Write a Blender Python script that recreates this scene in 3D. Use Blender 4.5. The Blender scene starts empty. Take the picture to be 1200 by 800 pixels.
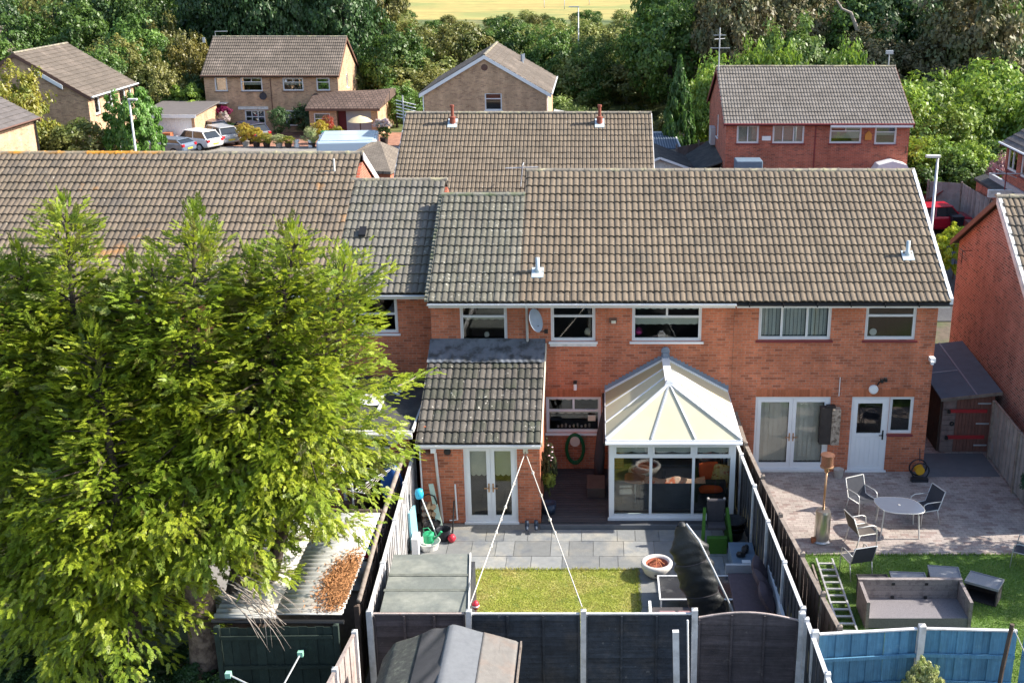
import bpy, math, random
import numpy as np
from mathutils import Vector, Matrix, Euler
R = math.radians
random.seed(7); np.random.seed(7)
S = bpy.context.scene
C = S.collection
# ---------------- camera, sky, sun, exposure
cd = bpy.data.cameras.new("camera"); cam = bpy.data.objects.new("camera", cd); C.objects.link(cam)
cam.location = (0, -30, 14.1); cam.rotation_euler = (R(90 - 18.8), 0, 0)
cd.sensor_width = 36; cd.lens = 40.92; cd.shift_x = -0.0833; cd.clip_end = 3000; cd.clip_start = .5
S.camera = cam
SUN = Vector((1.4, .12, 1.0)).normalized()
w = bpy.data.worlds.new("World"); S.world = w; w.use_nodes = True
nt = w.node_tree; bg = nt.nodes['Background']; sk = nt.nodes.new('ShaderNodeTexSky')
sk.sky_type = 'NISHITA'; sk.sun_disc = False; sk.sun_elevation = math.asin(SUN.z)
sk.sun_rotation = math.atan2(SUN.x, SUN.y); sk.air_density = 1.0; sk.dust_density = 1.5
nt.links.new(sk.outputs[0], bg.inputs[0]); bg.inputs[1].default_value = .14
sd = bpy.data.lights.new("sun", 'SUN'); so = bpy.data.objects.new("sun", sd); C.objects.link(so)
sd.energy = 4.8; sd.angle = R(.5); sd.color = (1, .93, .82)
so.rotation_euler = SUN.to_track_quat('Z', 'Y').to_euler(); so.location = (40, 10, 40)
S.view_settings.view_transform = 'Standard'; S.view_settings.look = 'None'
S.view_settings.exposure = 1.08; S.view_settings.gamma = 1
S.cycles.max_bounces = 8; S.cycles.transparent_max_bounces = 12; S.cycles.diffuse_bounces = 4

# ---------------- materials
def L(m, a, b): m.node_tree.links.new(a, b)
def N(m, t, **k):
    n = m.node_tree.nodes.new('ShaderNode' + t)
    for a, b in k.items(): setattr(n, a, b)
    return n
def rndval(m, amt):
    oi = N(m, 'ObjectInfo'); g = N(m, 'NewGeometry')
    a = N(m, 'Math', operation='ADD'); L(m, oi.outputs['Random'], a.inputs[0]); L(m, g.outputs['Random Per Island'], a.inputs[1])
    f = N(m, 'Math', operation='FRACT'); L(m, a.outputs[0], f.inputs[0])
    mr = N(m, 'MapRange'); L(m, f.outputs[0], mr.inputs[0]); mr.inputs[3].default_value = 1 - amt; mr.inputs[4].default_value = 1 + amt
    return mr.outputs[0], f.outputs[0]
def noise(m, scale, detail=4, vec=None, rough=.6):
    n = N(m, 'TexNoise'); n.inputs['Scale'].default_value = scale; n.inputs['Detail'].default_value = detail; n.inputs['Roughness'].default_value = rough
    if vec is None:
        g = N(m, 'NewGeometry'); vec = g.outputs['Position']
    L(m, vec, n.inputs['Vector']); return n.outputs['Fac']
def scalecol(m, col, fac):
    s = N(m, 'VectorMath', operation='SCALE'); L(m, col, s.inputs[0]); L(m, fac, s.inputs['Scale']); return s.outputs[0]
def mrange(m, fac, a, b, c, d):
    mr = N(m, 'MapRange'); L(m, fac, mr.inputs[0])
    for i, v in enumerate((a, b, c, d)): mr.inputs[i + 1].default_value = v
    return mr.outputs[0]
def mixc(m, fac, a, b):
    x = N(m, 'MixRGB'); L(m, fac, x.inputs[0])
    for i, v in ((1, a), (2, b)):
        if isinstance(v, tuple): x.inputs[i].default_value = (*v, 1)
        else: L(m, v, x.inputs[i])
    return x.outputs[0]
def mat(name, col, rough=.8, nz=(3, .12), rnd=0, patches=(), bump=None, metal=0, spec=.35, alpha=1, trans=0, streak=None):
    m = bpy.data.materials.new(name); m.use_nodes = True; b = m.node_tree.nodes['Principled BSDF']
    rgb = N(m, 'RGB'); rgb.outputs[0].default_value = (*col, 1); c = rgb.outputs[0]
    for pc, sc, lo, hi in patches:
        c = mixc(m, mrange(m, noise(m, sc, 5), lo, hi, 0, 1), c, pc)
    if nz:
        c = scalecol(m, c, mrange(m, noise(m, nz[0], 5), .25, .75, 1 - nz[1], 1 + nz[1]))
    if streak:
        g = N(m, 'NewGeometry'); mp = N(m, 'VectorMath', operation='MULTIPLY'); L(m, g.outputs['Position'], mp.inputs[0]); mp.inputs[1].default_value = streak[0]
        c = scalecol(m, c, mrange(m, noise(m, 1, 6, mp.outputs[0], .7), .3, .7, 1 - streak[1], 1 + streak[1]))
    if rnd: c = scalecol(m, c, rndval(m, rnd)[0])
    L(m, c, b.inputs['Base Color'])
    b.inputs['Roughness'].default_value = rough; b.inputs['Metallic'].default_value = metal
    b.inputs['Specular IOR Level'].default_value = spec; b.inputs['Alpha'].default_value = alpha
    if trans: b.inputs['Transmission Weight'].default_value = trans
    if bump:
        bp = N(m, 'Bump'); bp.inputs['Strength'].default_value = bump[1]; bp.inputs['Distance'].default_value = bump[2] if len(bump) > 2 else .02
        L(m, noise(m, bump[0], 6), bp.inputs['Height']); L(m, bp.outputs[0], b.inputs['Normal'])
    return m
def brick(name, c1, c2, mortar, w=.225, h=.075, vert=False, flat=False, msize=.008, off=.5, dark=(.10, .045, .03), rough=.9, bs=.5, dk=.5):
    m = bpy.data.materials.new(name); m.use_nodes = True; b = m.node_tree.nodes['Principled BSDF']
    g = N(m, 'NewGeometry'); sp = N(m, 'SeparateXYZ'); L(m, g.outputs['Position'], sp.inputs[0])
    cb = N(m, 'CombineXYZ')
    if flat:
        L(m, sp.outputs[0], cb.inputs[0]); L(m, sp.outputs[1], cb.inputs[1])
    else:
        a = N(m, 'Math', operation='ADD'); L(m, sp.outputs[0], a.inputs[0]); L(m, sp.outputs[1], a.inputs[1])
        L(m, a.outputs[0], cb.inputs[0]); L(m, sp.outputs[2], cb.inputs[1])
    bt = N(m, 'TexBrick'); L(m, cb.outputs[0], bt.inputs['Vector'])
    bt.inputs['Scale'].default_value = 1; bt.inputs['Brick Width'].default_value = w; bt.inputs['Row Height'].default_value = h
    bt.inputs['Mortar Size'].default_value = msize; bt.inputs['Mortar Smooth'].default_value = .3; bt.offset = off
    bt.inputs['Color1'].default_value = (*c1, 1); bt.inputs['Color2'].default_value = (*c2, 1); bt.inputs['Mortar'].default_value = (*mortar, 1)
    # a second brick pattern picks out single darker bricks
    b2 = N(m, 'TexBrick'); L(m, cb.outputs[0], b2.inputs['Vector'])
    b2.inputs['Scale'].default_value = 1; b2.inputs['Brick Width'].default_value = w; b2.inputs['Row Height'].default_value = h; b2.offset = off
    b2.inputs['Mortar Size'].default_value = 0; b2.inputs['Color1'].default_value = (0, 0, 0, 1); b2.inputs['Color2'].default_value = (1, 1, 1, 1)
    sel = mrange(m, b2.outputs['Color'], .72, .98, 0, dk)
    c = mixc(m, sel, bt.outputs['Color'], dark)
    c = mixc(m, bt.outputs['Fac'], c, mortar)
    c = scalecol(m, c, mrange(m, noise(m, 1.3, 4), .3, .7, .82, 1.15))
    mp = N(m, 'VectorMath', operation='MULTIPLY'); L(m, g.outputs['Position'], mp.inputs[0]); mp.inputs[1].default_value = (2.2, 2.2, .35)
    c = scalecol(m, c, mrange(m, noise(m, 1, 5, mp.outputs[0]), .35, .7, 1.08, .80))
    c = scalecol(m, c, mrange(m, noise(m, 14, 4), .3, .7, .85, 1.12))
    L(m, c, b.inputs['Base Color']); b.inputs['Roughness'].default_value = rough; b.inputs['Specular IOR Level'].default_value = .25
    iv = mrange(m, bt.outputs['Fac'], 0, 1, 1, 0)
    ad = N(m, 'Math', operation='MULTIPLY_ADD'); L(m, noise(m, 60, 3), ad.inputs[0]); ad.inputs[1].default_value = .3; L(m, iv, ad.inputs[2])
    bp = N(m, 'Bump'); bp.inputs['Strength'].default_value = bs; bp.inputs['Distance'].default_value = .012
    L(m, ad.outputs[0], bp.inputs['Height']); L(m, bp.outputs[0], b.inputs['Normal'])
    return m
def leafmat(name, c1, c2, c3, tr=.35, nsc=.5, objr=.25):
    m = bpy.data.materials.new(name); m.use_nodes = True; n = m.node_tree.nodes; n.remove(n['Principled BSDF'])
    val, fr = rndval(m, .25)
    g = N(m, 'NewGeometry')
    c = mixc(m, g.outputs['Random Per Island'], c1, c2)
    c = mixc(m, mrange(m, noise(m, nsc, 3), .45, .65, 0, .85), c, c3)
    oi = N(m, 'ObjectInfo'); c = scalecol(m, c, mrange(m, oi.outputs['Random'], 0, 1, 1 - objr, 1 + objr))
    c = scalecol(m, c, val)
    d = N(m, 'BsdfDiffuse'); t = N(m, 'BsdfTranslucent'); gl = N(m, 'BsdfGlossy'); gl.inputs['Roughness'].default_value = .45
    gl.inputs[0].default_value = (.6, .6, .6, 1)
    L(m, c, d.inputs[0]); L(m, c, t.inputs[0])
    x = N(m, 'MixShader'); x.inputs[0].default_value = tr; L(m, d.outputs[0], x.inputs[1]); L(m, t.outputs[0], x.inputs[2])
    y = N(m, 'MixShader'); y.inputs[0].default_value = .05; L(m, x.outputs[0], y.inputs[1]); L(m, gl.outputs[0], y.inputs[2])
    L(m, y.outputs[0], n['Material Output'].inputs[0]); return m
def glassmat(name, tint=(.90, .91, .90), refl=.012):
    m = bpy.data.materials.new(name); m.use_nodes = True; n = m.node_tree.nodes; n.remove(n['Principled BSDF'])
    t = N(m, 'BsdfTransparent'); t.inputs[0].default_value = (*tint, 1)
    g = N(m, 'BsdfGlossy'); g.inputs['Roughness'].default_value = .02; g.inputs[0].default_value = (1, 1, 1, 1)
    fr = N(m, 'Fresnel'); fr.inputs[0].default_value = 1.5
    a = N(m, 'Math', operation='ADD'); L(m, fr.outputs[0], a.inputs[0]); a.inputs[1].default_value = refl
    bp = N(m, 'Bump'); bp.inputs['Strength'].default_value = .04; L(m, noise(m, 2, 1), bp.inputs['Height']); L(m, bp.outputs[0], g.inputs['Normal'])
    x = N(m, 'MixShader'); L(m, a.outputs[0], x.inputs[0]); L(m, t.outputs[0], x.inputs[1]); L(m, g.outputs[0], x.inputs[2])
    L(m, x.outputs[0], n['Material Output'].inputs[0]); return m

M = {}
M['brick'] = brick('orange_brick', (.60, .195, .10), (.47, .145, .076), (.44, .26, .19), dark=(.22, .08, .05))
M['brick_red'] = brick('red_brick', (.52, .145, .085), (.40, .105, .065), (.42, .26, .21), dark=(.16, .07, .05))
M['brick_buff'] = brick('buff_brick', (.60, .38, .225), (.51, .31, .18), (.50, .39, .30), dark=(.28, .15, .1))
M['soldier'] = brick('soldier_brick', (.50, .16, .08), (.36, .10, .055), (.36, .22, .17), w=.075, h=.225, off=0)
M['paver'] = brick('block_paving', (.41, .36, .325), (.345, .29, .27), (.23, .20, .185), w=.21, h=.105, flat=True, msize=.006, dark=(.22, .14, .12), bs=.4)
M['drive_paver'] = brick('red_block_paving', (.42, .22, .15), (.36, .18, .12), (.2, .13, .1), w=.21, h=.105, flat=True, msize=.006, dark=(.25, .12, .09), bs=.3)
lich = ((.32, .30, .25), 9, .66, .72)
M['tile'] = mat('roof_tile_brown', (.165, .130, .094), .85, (5, .14), .10, [((.13, .108, .082), 1.2, .5, .75), lich], (40, .35), streak=((2.5, .35, .35), .16))
M['tile_grey'] = mat('roof_tile_grey', (.138, .128, .104), .85, (5, .16), .11, [((.108, .105, .083), 1.5, .45, .7), ((.36, .35, .30), 11, .62, .68)], (40, .35), streak=((2.5, .35, .35), .16))
M['tile_dark'] = mat('roof_tile_mossy', (.075, .072, .06), .88, (5, .2), .15, [((.06, .066, .046), 2, .45, .7), ((.5, .48, .42), 11, .64, .69)], (40, .4))
M['tile_lich'] = mat('roof_tile_lichen', (.162, .128, .095), .85, (5, .15), .13, [((.11, .094, .077), .7, .45, .7), ((.40, .19, .05), .8, .62, .74), lich], (40, .35))
M['tile_far'] = mat('roof_tile_far', (.135, .112, .092), .85, (2, .12), .12, [((.22, .18, .15), .6, .5, .75)])
M['tile_slate'] = mat('roof_tile_charcoal', (.14, .125, .12), .85, (2, .12), .12)
M['ridge'] = mat('ridge_tile', (.22, .195, .16), .9, (6, .25), .12, [((.34, .31, .2), 3, .5, .62), ((.48, .25, .08), 2, .66, .72)], (30, .4))
M['under'] = mat('roof_underlay', (.03, .027, .024), .95, None)
M['white'] = mat('white_upvc', (.78, .79, .80), .35, (2, .04), spec=.5)
M['whitedirty'] = mat('weathered_white', (.66, .65, .62), .6, (6, .18), patches=[((.42, .41, .36), 4, .55, .75)])
M['concrete'] = mat('white_concrete_post', (.62, .62, .63), .8, (7, .18), .06, [((.40, .39, .37), 3, .5, .8)], (50, .3))
M['maroon'] = mat('maroon_sill', (.20, .035, .04), .5)
M['black'] = mat('black_plastic', (.018, .018, .02), .45)
M['gutterblack'] = mat('black_gutter', (.02, .02, .022), .4)
M['brown'] = mat('brown_timber_trim', (.14, .075, .055), .6)
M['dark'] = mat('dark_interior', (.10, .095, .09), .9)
M['glass'] = glassmat('window_glass')
M['glassfar'] = glassmat('far_window_glass', (.88, .9, .9), .10)
M['carglass'] = mat('car_glass', (.02, .025, .03), .06, None, spec=.9)
M['lead'] = mat('lead_flashing', (.13, .145, .17), .55, (5, .2), patches=[((.05, .055, .06), 3, .45, .6)], bump=(12, .4))
M['felt'] = mat('grey_roofing_felt', (.17, .185, .172), .95, (9, .12), 0, [((.26, .27, .24), 1.6, .45, .65), ((.35, .24, .16), 7, .7, .74)], (90, .5))
M['feltdark'] = mat('dark_roofing_felt', (.055, .055, .055), .95, (9, .2), 0, [((.09, .088, .08), 2, .45, .65)], (90, .5))
M['feltblue'] = mat('slate_roofing_felt', (.085, .125, .17), .8, (3, .12), bump=(80, .4))
M['feltbrown'] = mat('brown_roofing_felt', (.19, .178, .165), .95, (9, .14), 0, [((.2, .17, .15), 2, .5, .6)], (90, .5))
M['lattice'] = mat('black_fence_paint', (.050, .054, .064), .75, (8, .3), .22, [((.085, .078, .082), 2, .5, .7)], (20, .4), streak=((25, 25, 1.2), .4))
M['fencebrown'] = mat('faded_black_fence', (.078, .066, .072), .8, (8, .25), .2, [((.04, .035, .04), 2, .5, .7), ((.13, .115, .11), 5, .64, .72)], (20, .4), streak=((1.5, 1.5, 30), .35))
M['fencegrey'] = mat('weathered_fence_board', (.30, .275, .26), .9, (6, .25), .16, [((.17, .15, .14), 3, .5, .75)], (25, .5))
M['fencegreen'] = mat('dark_green_fence', (.020, .032, .026), .8, (6, .25), .2, bump=(25, .4))
M['fenceblue'] = mat('blue_fence_paint', (.09, .235, .37), .75, (5, .14), .16, [((.15, .31, .43), 4, .58, .75)], (20, .4), streak=((30, 30, 1.5), .25))
M['timber'] = mat('weathered_timber', (.24, .20, .17), .9, (6, .25), .12, [((.13, .10, .085), 5, .5, .7)], (25, .5))
M['timberdark'] = mat('old_dark_timber', (.085, .062, .05), .9, (6, .3), .12, bump=(25, .5))
M['cedar'] = mat('red_brown_stain', (.19, .085, .065), .8, (5, .2), .1, bump=(25, .4))
M['redpaint'] = mat('red_painted_bar', (.40, .03, .035), .55)
M['deck'] = mat('dark_grey_decking', (.05, .05, .055), .8, (6, .15), .12)
M['slab'] = mat('grey_paving_slab', (.21, .218, .218), .85, (6, .12), .18, [((.29, .28, .25), .9, .5, .62), ((.155, .17, .19), 1.6, .55, .7)], (30, .3))
M['joint'] = mat('paving_joint', (.22, .21, .19), .95, (20, .2))
M['grey_step'] = mat('dark_grey_step', (.13, .14, .155), .8)
M['lawn'] = mat('lawn', (.28, .31, .055), .95, (14, .25), 0, [((.40, .35, .12), 1.1, .46, .64), ((.08, .15, .03), 3, .56, .7)], (60, .8, .03))
M['lawn2'] = mat('lawn_green', (.12, .20, .05), .95, (14, .2), 0, [((.18, .24, .06), 1.1, .5, .7)], (60, .8, .03))
M['soil'] = mat('soil', (.12, .095, .07), .98, (5, .25), 0, [((.08, .10, .04), .3, .45, .6)], (10, .6))
M['asphalt'] = mat('asphalt', (.075, .075, .08), .92, (8, .15), 0, [((.10, .10, .10), .4, .5, .7)], (90, .4))
M['pathgrey'] = mat('concrete_path', (.26, .245, .225), .92, (6, .15), bump=(40, .3))
M['gravel'] = mat('pink_gravel', (.42, .34, .31), .95, (30, .35), .25, bump=(60, .8))
M['field'] = mat('dry_field', (.40, .31, .10), .98, (.3, .2), 0, [((.25, .26, .08), .03, .45, .6)], streak=((.02, .25, 1), .3))
M['scrubground'] = mat('scrub_ground', (.12, .15, .045), .98, (.3, .3), 0, [((.22, .2, .08), .06, .5, .65), ((.05, .075, .02), .12, .5, .62)])
M['bark'] = mat('bark', (.26, .19, .15), .95, (8, .3), 0, [((.13, .09, .075), 6, .45, .6)], (18, .9, .05))
M['barkdark'] = mat('dark_bark', (.07, .055, .045), .95, (4, .3), bump=(10, .6))
M['deadwood'] = mat('dead_twig', (.34, .29, .25), .9, (9, .25), .15)
M['polycarb'] = None
M['metal'] = mat('brushed_steel', (.55, .54, .50), .28, (9, .1), metal=.9)
M['metalgrey'] = mat('galvanised_steel', (.50, .52, .54), .5, (6, .1), metal=.3)
M['copper'] = mat('copper_tint_steel', (.50, .30, .17), .3, (9, .15), metal=.8)
M['alu'] = mat('aluminium', (.62, .62, .60), .4, (6, .08), metal=.5)
M['rope'] = mat('rope', (.62, .58, .52), .9, (20, .15))
M['redball'] = mat('red_plastic', (.45, .03, .05), .4)
M['green'] = mat('green_plastic', (.03, .34, .15), .4)
M['greendark'] = mat('dark_green_plastic', (.01, .10, .035), .5)
M['cyan'] = mat('cyan_plastic', (.03, .38, .60), .4)
M['mint'] = mat('pale_green_board', (.42, .55, .47), .6)
M['cream'] = mat('cream_paint', (.66, .62, .50), .6)
M['orange'] = mat('orange_fabric', (.62, .10, .03), .9, (6, .15))
M['yellowpat'] = mat('patterned_fabric', (.55, .42, .16), .9, (30, .3), 0, [((.45, .14, .05), 12, .55, .6)])
M['peach'] = mat('peach_throw', (.70, .42, .32), .9, (12, .2), 0, [((.7, .16, .07), 5, .52, .6)])
M['charfab'] = mat('charcoal_fabric', (.06, .055, .06), .95, (12, .15))
M['mauvefab'] = mat('mauve_grey_fabric', (.115, .085, .095), .95, (12, .15))
M['pinkfab'] = mat('dusty_pink_cushion', (.28, .17, .18), .95, (20, .25))
M['cover'] = mat('black_parasol_cover', (.014, .016, .017), .52, (4, .2), spec=.5, bump=(5, .5, .05))
M['mesh'] = mat('dark_mesh_fabric', (.05, .053, .065), .8, (9, .1))
M['meshlight'] = mat('taupe_mesh_fabric', (.10, .085, .075), .85, (9, .1))
M['tableglass'] = mat('grey_glass_top', (.10, .12, .165), .22, (3, .06), spec=.6)
M['rattan'] = mat('taupe_rattan', (.27, .235, .225), .85, (60, .3), .06, [((.2, .17, .165), 8, .5, .6)], (120, .6))
M['rattandark'] = mat('charcoal_rattan', (.045, .042, .045), .8, (60, .2), bump=(120, .6))
M['rattangrey'] = mat('grey_rattan_lid', (.24, .25, .27), .7, (60, .2), bump=(120, .5))
M['firewhite'] = mat('off_white_firebowl', (.62, .58, .54), .8, (8, .1), bump=(30, .3))
M['rust'] = mat('rusty_bowl', (.25, .075, .045), .9, (8, .3))
M['astro'] = mat('artificial_grass', (.06, .16, .02), .9, (40, .4), bump=(80, .8))
M['needles'] = mat('fallen_brown_needles', (.38, .18, .075), .98, (18, .35), .2, bump=(40, .8))
M['corr'] = mat('white_corrugated_sheet', (.52, .52, .50), .8, (3, .16), 0, [((.36, .33, .28), 1.5, .45, .7), ((.22, .16, .10), 5, .62, .74)])
M['bluefab'] = mat('blue_fabric', (.02, .10, .34), .8)
M['blind'] = mat('vertical_blind_fabric', (.78, .76, .68), .9, (3, .08), .10)
M['blindwhite'] = mat('pale_blind', (.70, .73, .64), .9, (3, .05))
M['log'] = mat('cut_log', (.45, .30, .18), .9, (12, .2))
M['charred'] = mat('burnt_dark_wood', (.05, .042, .038), .9, (5, .3), bump=(15, .5))
M['splitlog'] = mat('pale_split_wood', (.40, .33, .26), .9, (9, .3), 0, [((.16, .12, .09), 7, .5, .6)], (15, .6))
M['flue'] = mat('terracotta_flue', (.25, .075, .05), .8)
M['binred'] = mat('maroon_bin', (.14, .05, .045), .5)
M['binblack'] = mat('black_bin', (.02, .022, .03), .5)
M['cargreen'] = mat('green_bin', (.01, .17, .06), .45)
M['yellowhose'] = mat('yellow_hose_reel', (.60, .32, .02), .5)
M['purple'] = mat('purple_flowers', (.22, .02, .10), .9)
M['pinkflower'] = mat('pink_white_flowers', (.75, .52, .58), .9, None, .2)
M['stone'] = mat('pale_pot', (.45, .42, .38), .8)
M['pot'] = mat('dark_pot', (.05, .035, .03), .7)
M['tyre'] = mat('tyre', (.02, .02, .02), .85)
M['headlamp'] = mat('headlamp', (.7, .7, .7), .15, None, spec=.8)
M['taillamp'] = mat('taillamp', (.4, .01, .02), .2, None, spec=.8)
M['plate'] = mat('yellow_number_plate', (.65, .5, .05), .5)
M['conifer'] = leafmat('golden_conifer_sprays', (.33, .45, .035), (.54, .57, .05), (.25, .38, .035), .5, .9, .06)
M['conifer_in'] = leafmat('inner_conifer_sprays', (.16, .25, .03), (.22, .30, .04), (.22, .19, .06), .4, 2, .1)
M['leaf'] = leafmat('green_leaves', (.09, .175, .03), (.16, .26, .05), (.055, .12, .025), .35, .35, .3)
M['leafdark'] = leafmat('dark_leaves', (.04, .09, .028), (.075, .14, .04), (.028, .07, .022), .25, .3, .25)
M['leaflime'] = leafmat('lime_leaves', (.18, .30, .035), (.28, .37, .05), (.11, .21, .035), .4, .4, .15)
M['leafyellow'] = leafmat('yellow_green_leaves', (.30, .30, .035), (.42, .36, .06), (.16, .22, .03), .4, .8, .1)
M['leafbronze'] = leafmat('bronze_leaves', (.12, .115, .05), (.19, .15, .075), (.075, .11, .04), .25, .5, .2)
M['leafolive'] = leafmat('olive_leaves', (.17, .18, .045), (.25, .23, .06), (.11, .15, .035), .35, .3, .25)
M['leafpale'] = leafmat('variegated_leaves', (.42, .46, .20), (.55, .55, .30), (.2, .3, .08), .35, 3, .1)
M['blade'] = leafmat('grass_blades', (.34, .42, .06), (.50, .50, .13), (.48, .42, .15), .35, 1.3, .05)
M['blade2'] = leafmat('green_grass_blades', (.13, .25, .04), (.20, .33, .055), (.15, .27, .045), .35, 1.3, .05)

# ---------------- mesh helpers
class MB:
    def __init__(s): s.v = []; s.f = []
    def add(s, vs, fs, T=None):
        n = len(s.v)
        s.v += [tuple(T @ Vector(p)) if T is not None else tuple(p) for p in vs]
        s.f += [tuple(i + n for i in f) for f in fs]; return s
    def box(s, x0, x1, y0, y1, z0, z1, T=None):
        return s.add([(x0, y0, z0), (x1, y0, z0), (x1, y1, z0), (x0, y1, z0), (x0, y0, z1), (x1, y0, z1), (x1, y1, z1), (x0, y1, z1)],
                     [(0, 3, 2, 1), (4, 5, 6, 7), (0, 1, 5, 4), (1, 2, 6, 5), (2, 3, 7, 6), (3, 0, 4, 7)], T)
    def bar(s, p, q, w=.05, h=None, up=(0, 0, 1)):
        h = h or w; p = Vector(p); q = Vector(q); d = (q - p); l = d.length; d.normalize(); up = Vector(up)
        if abs(d.dot(up)) > .99: up = Vector((0, 1, 0))
        x = up.cross(d).normalized(); z = d.cross(x)
        T = Matrix(((x.x, d.x, z.x, p.x), (x.y, d.y, z.y, p.y), (x.z, d.z, z.z, p.z), (0, 0, 0, 1)))
        return s.box(-w / 2, w / 2, 0, l, -h / 2, h / 2, T)
    def tube(s, pts, r, n=8, cap=True):
        pts = [Vector(p) for p in pts]; rs = r if isinstance(r, (list, tuple)) else [r] * len(pts)
        b = len(s.v); prev = None
        for i, p in enumerate(pts):
            d = (pts[min(i + 1, len(pts) - 1)] - pts[max(i - 1, 0)])
            if d.length < 1e-6: d = Vector((0, 0, 1))
            d.normalize()
            a = prev if prev is not None else (Vector((1, 0, 0)) if abs(d.x) < .8 else Vector((0, 1, 0)))
            u = (a - d * a.dot(d)).normalized(); vv = d.cross(u); prev = u
            for k in range(n):
                t = 2 * math.pi * k / n; s.v.append(tuple(p + (u * math.cos(t) + vv * math.sin(t)) * rs[i]))
        for i in range(len(pts) - 1):
            for k in range(n):
                k2 = (k + 1) % n; s.f.append((b + i * n + k, b + i * n + k2, b + (i + 1) * n + k2, b + (i + 1) * n + k))
        if cap:
            s.f.append(tuple(b + k for k in reversed(range(n)))); s.f.append(tuple(b + (len(pts) - 1) * n + k for k in range(n)))
        return s
    def lathe(s, prof, n=20, c=(0, 0, 0), T=None):
        vs = []; fs = []
        for r, z in prof:
            for k in range(n):
                t = 2 * math.pi * k / n; vs.append((c[0] + r * math.cos(t), c[1] + r * math.sin(t), c[2] + z))
        for i in range(len(prof) - 1):
            for k in range(n):
                k2 = (k + 1) % n; fs.append((i * n + k, i * n + k2, (i + 1) * n + k2, (i + 1) * n + k))
        return s.add(vs, fs, T)
    def poly(s, pts): return s.add(pts, [tuple(range(len(pts)))])
    def prism(s, pts, off):
        n = len(pts); o = Vector(off); vs = [Vector(p) for p in pts] + [Vector(p) + o for p in pts]
        fs = [tuple(reversed(range(n))), tuple(range(n, 2 * n))] + [(i, (i + 1) % n, n + (i + 1) % n, n + i) for i in range(n)]
        return s.add(vs, fs)
    def sheet(s, fn, nu, nv):
        vs = [fn(i / nu, j / nv) for j in range(nv + 1) for i in range(nu + 1)]
        fs = [(j * (nu + 1) + i, j * (nu + 1) + i + 1, (j + 1) * (nu + 1) + i + 1, (j + 1) * (nu + 1) + i) for j in range(nv) for i in range(nu)]
        return s.add(vs, fs)
    def build(s, name, m, parent=None, loc=None, rz=0, smooth=False, W=False, bevel=0, solid=0, rot=None):
        me = bpy.data.meshes.new(name)
        v = s.v
        if W and parent:
            o = Vector((0, 0, 0)); p = parent
            while p: o += p.location; p = p.parent
            v = [(a - o.x, b - o.y, c - o.z) for a, b, c in v]
        me.from_pydata(v, [], s.f); me.validate(); me.update()
        if solid == 0 and len(s.f) > 5:
            import bmesh
            if len(s.f) < 20000:
                bm = bmesh.new(); bm.from_mesh(me); bmesh.ops.recalc_face_normals(bm, faces=bm.faces); bm.to_mesh(me); bm.free()
        return put(name, me, m, parent, loc, rz, smooth, bevel, solid, rot)
def put(name, me, m, parent=None, loc=None, rz=0, smooth=False, bevel=0, solid=0, rot=None):
    ob = bpy.data.objects.new(name, me); C.objects.link(ob)
    if not me.materials: me.materials.append(M[m] if isinstance(m, str) else m)
    if parent: ob.parent = parent
    if loc is not None: ob.location = loc
    if rz: ob.rotation_euler = (0, 0, rz)
    if rot: ob.rotation_euler = rot
    if smooth:
        me.polygons.foreach_set('use_smooth', [True] * len(me.polygons))
    if solid:
        md = ob.modifiers.new('s', 'SOLIDIFY'); md.thickness = solid; md.offset = 0
    if bevel:
        md = ob.modifiers.new('b', 'BEVEL'); md.width = bevel; md.segments = 2; md.limit_method = 'ANGLE'
    return ob
def tag(o, label, cat, group=None):
    o['label'] = label; o['category'] = cat
    if group: o['group'] = group
    return o
def thing(name, label, cat, loc=(0, 0, 0), rz=0, group=None):
    o = bpy.data.objects.new(name, None); C.objects.link(o); o.location = loc; o.rotation_euler = (0, 0, rz)
    o.empty_display_size = .3
    return tag(o, label, cat, group)
def struct(o): o['kind'] = 'structure'; return o
def stuff(o): o['kind'] = 'stuff'; return o
def copy_tree(o, parent=None):
    c = o.copy(); C.objects.link(c); c.parent = parent
    for ch in list(o.children): copy_tree(ch, c)
    return c
def npmesh(name, V, F):
    """V (n,3) float array, F (m,k) int array"""
    me = bpy.data.meshes.new(name); V = np.asarray(V, dtype=np.float32); F = np.asarray(F, dtype=np.int32)
    m, k = F.shape
    me.vertices.add(len(V)); me.vertices.foreach_set('co', V.ravel())
    me.loops.add(m * k); me.loops.foreach_set('vertex_index', F.ravel())
    me.polygons.add(m); me.polygons.foreach_set('loop_start', np.arange(0, m * k, k, dtype=np.int32))
    me.update(calc_edges=True); me.shade_flat(); return me
# ---------------- ground
g = struct(put('ground', npmesh('ground', [(-900, -80, -.06), (900, -80, -.06), (900, 1500, -.06), (-900, 1500, -.06)], [(0, 1, 2, 3)]), 'soil'))
def ground(name, mt, x0, x1, y0, y1, z):
    o = MB().box(x0, x1, y0, y1, z - .1, z).build(name, mt); return struct(o)
ground('scrub_ground', 'scrubground', -300, 300, 64, 211, -.03)
ground('field', 'field', -600, 600, 210, 1200, -.02)
ground('road', 'asphalt', -70, 60, 14, 61, -.02)
ground('driveway', 'drive_paver', -34, -13, 55.8, 62.9, -.008)
ground('pavement', 'pathgrey', -34, -8, 53.4, 55.7, .08)
ground('patio_base', 'joint', -4.7, 3.85, -10.2, -3.0, -.012)
ground('brick_patio', 'paver', 4.35, 11.7, -4.75, 6.9, 0)
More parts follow.
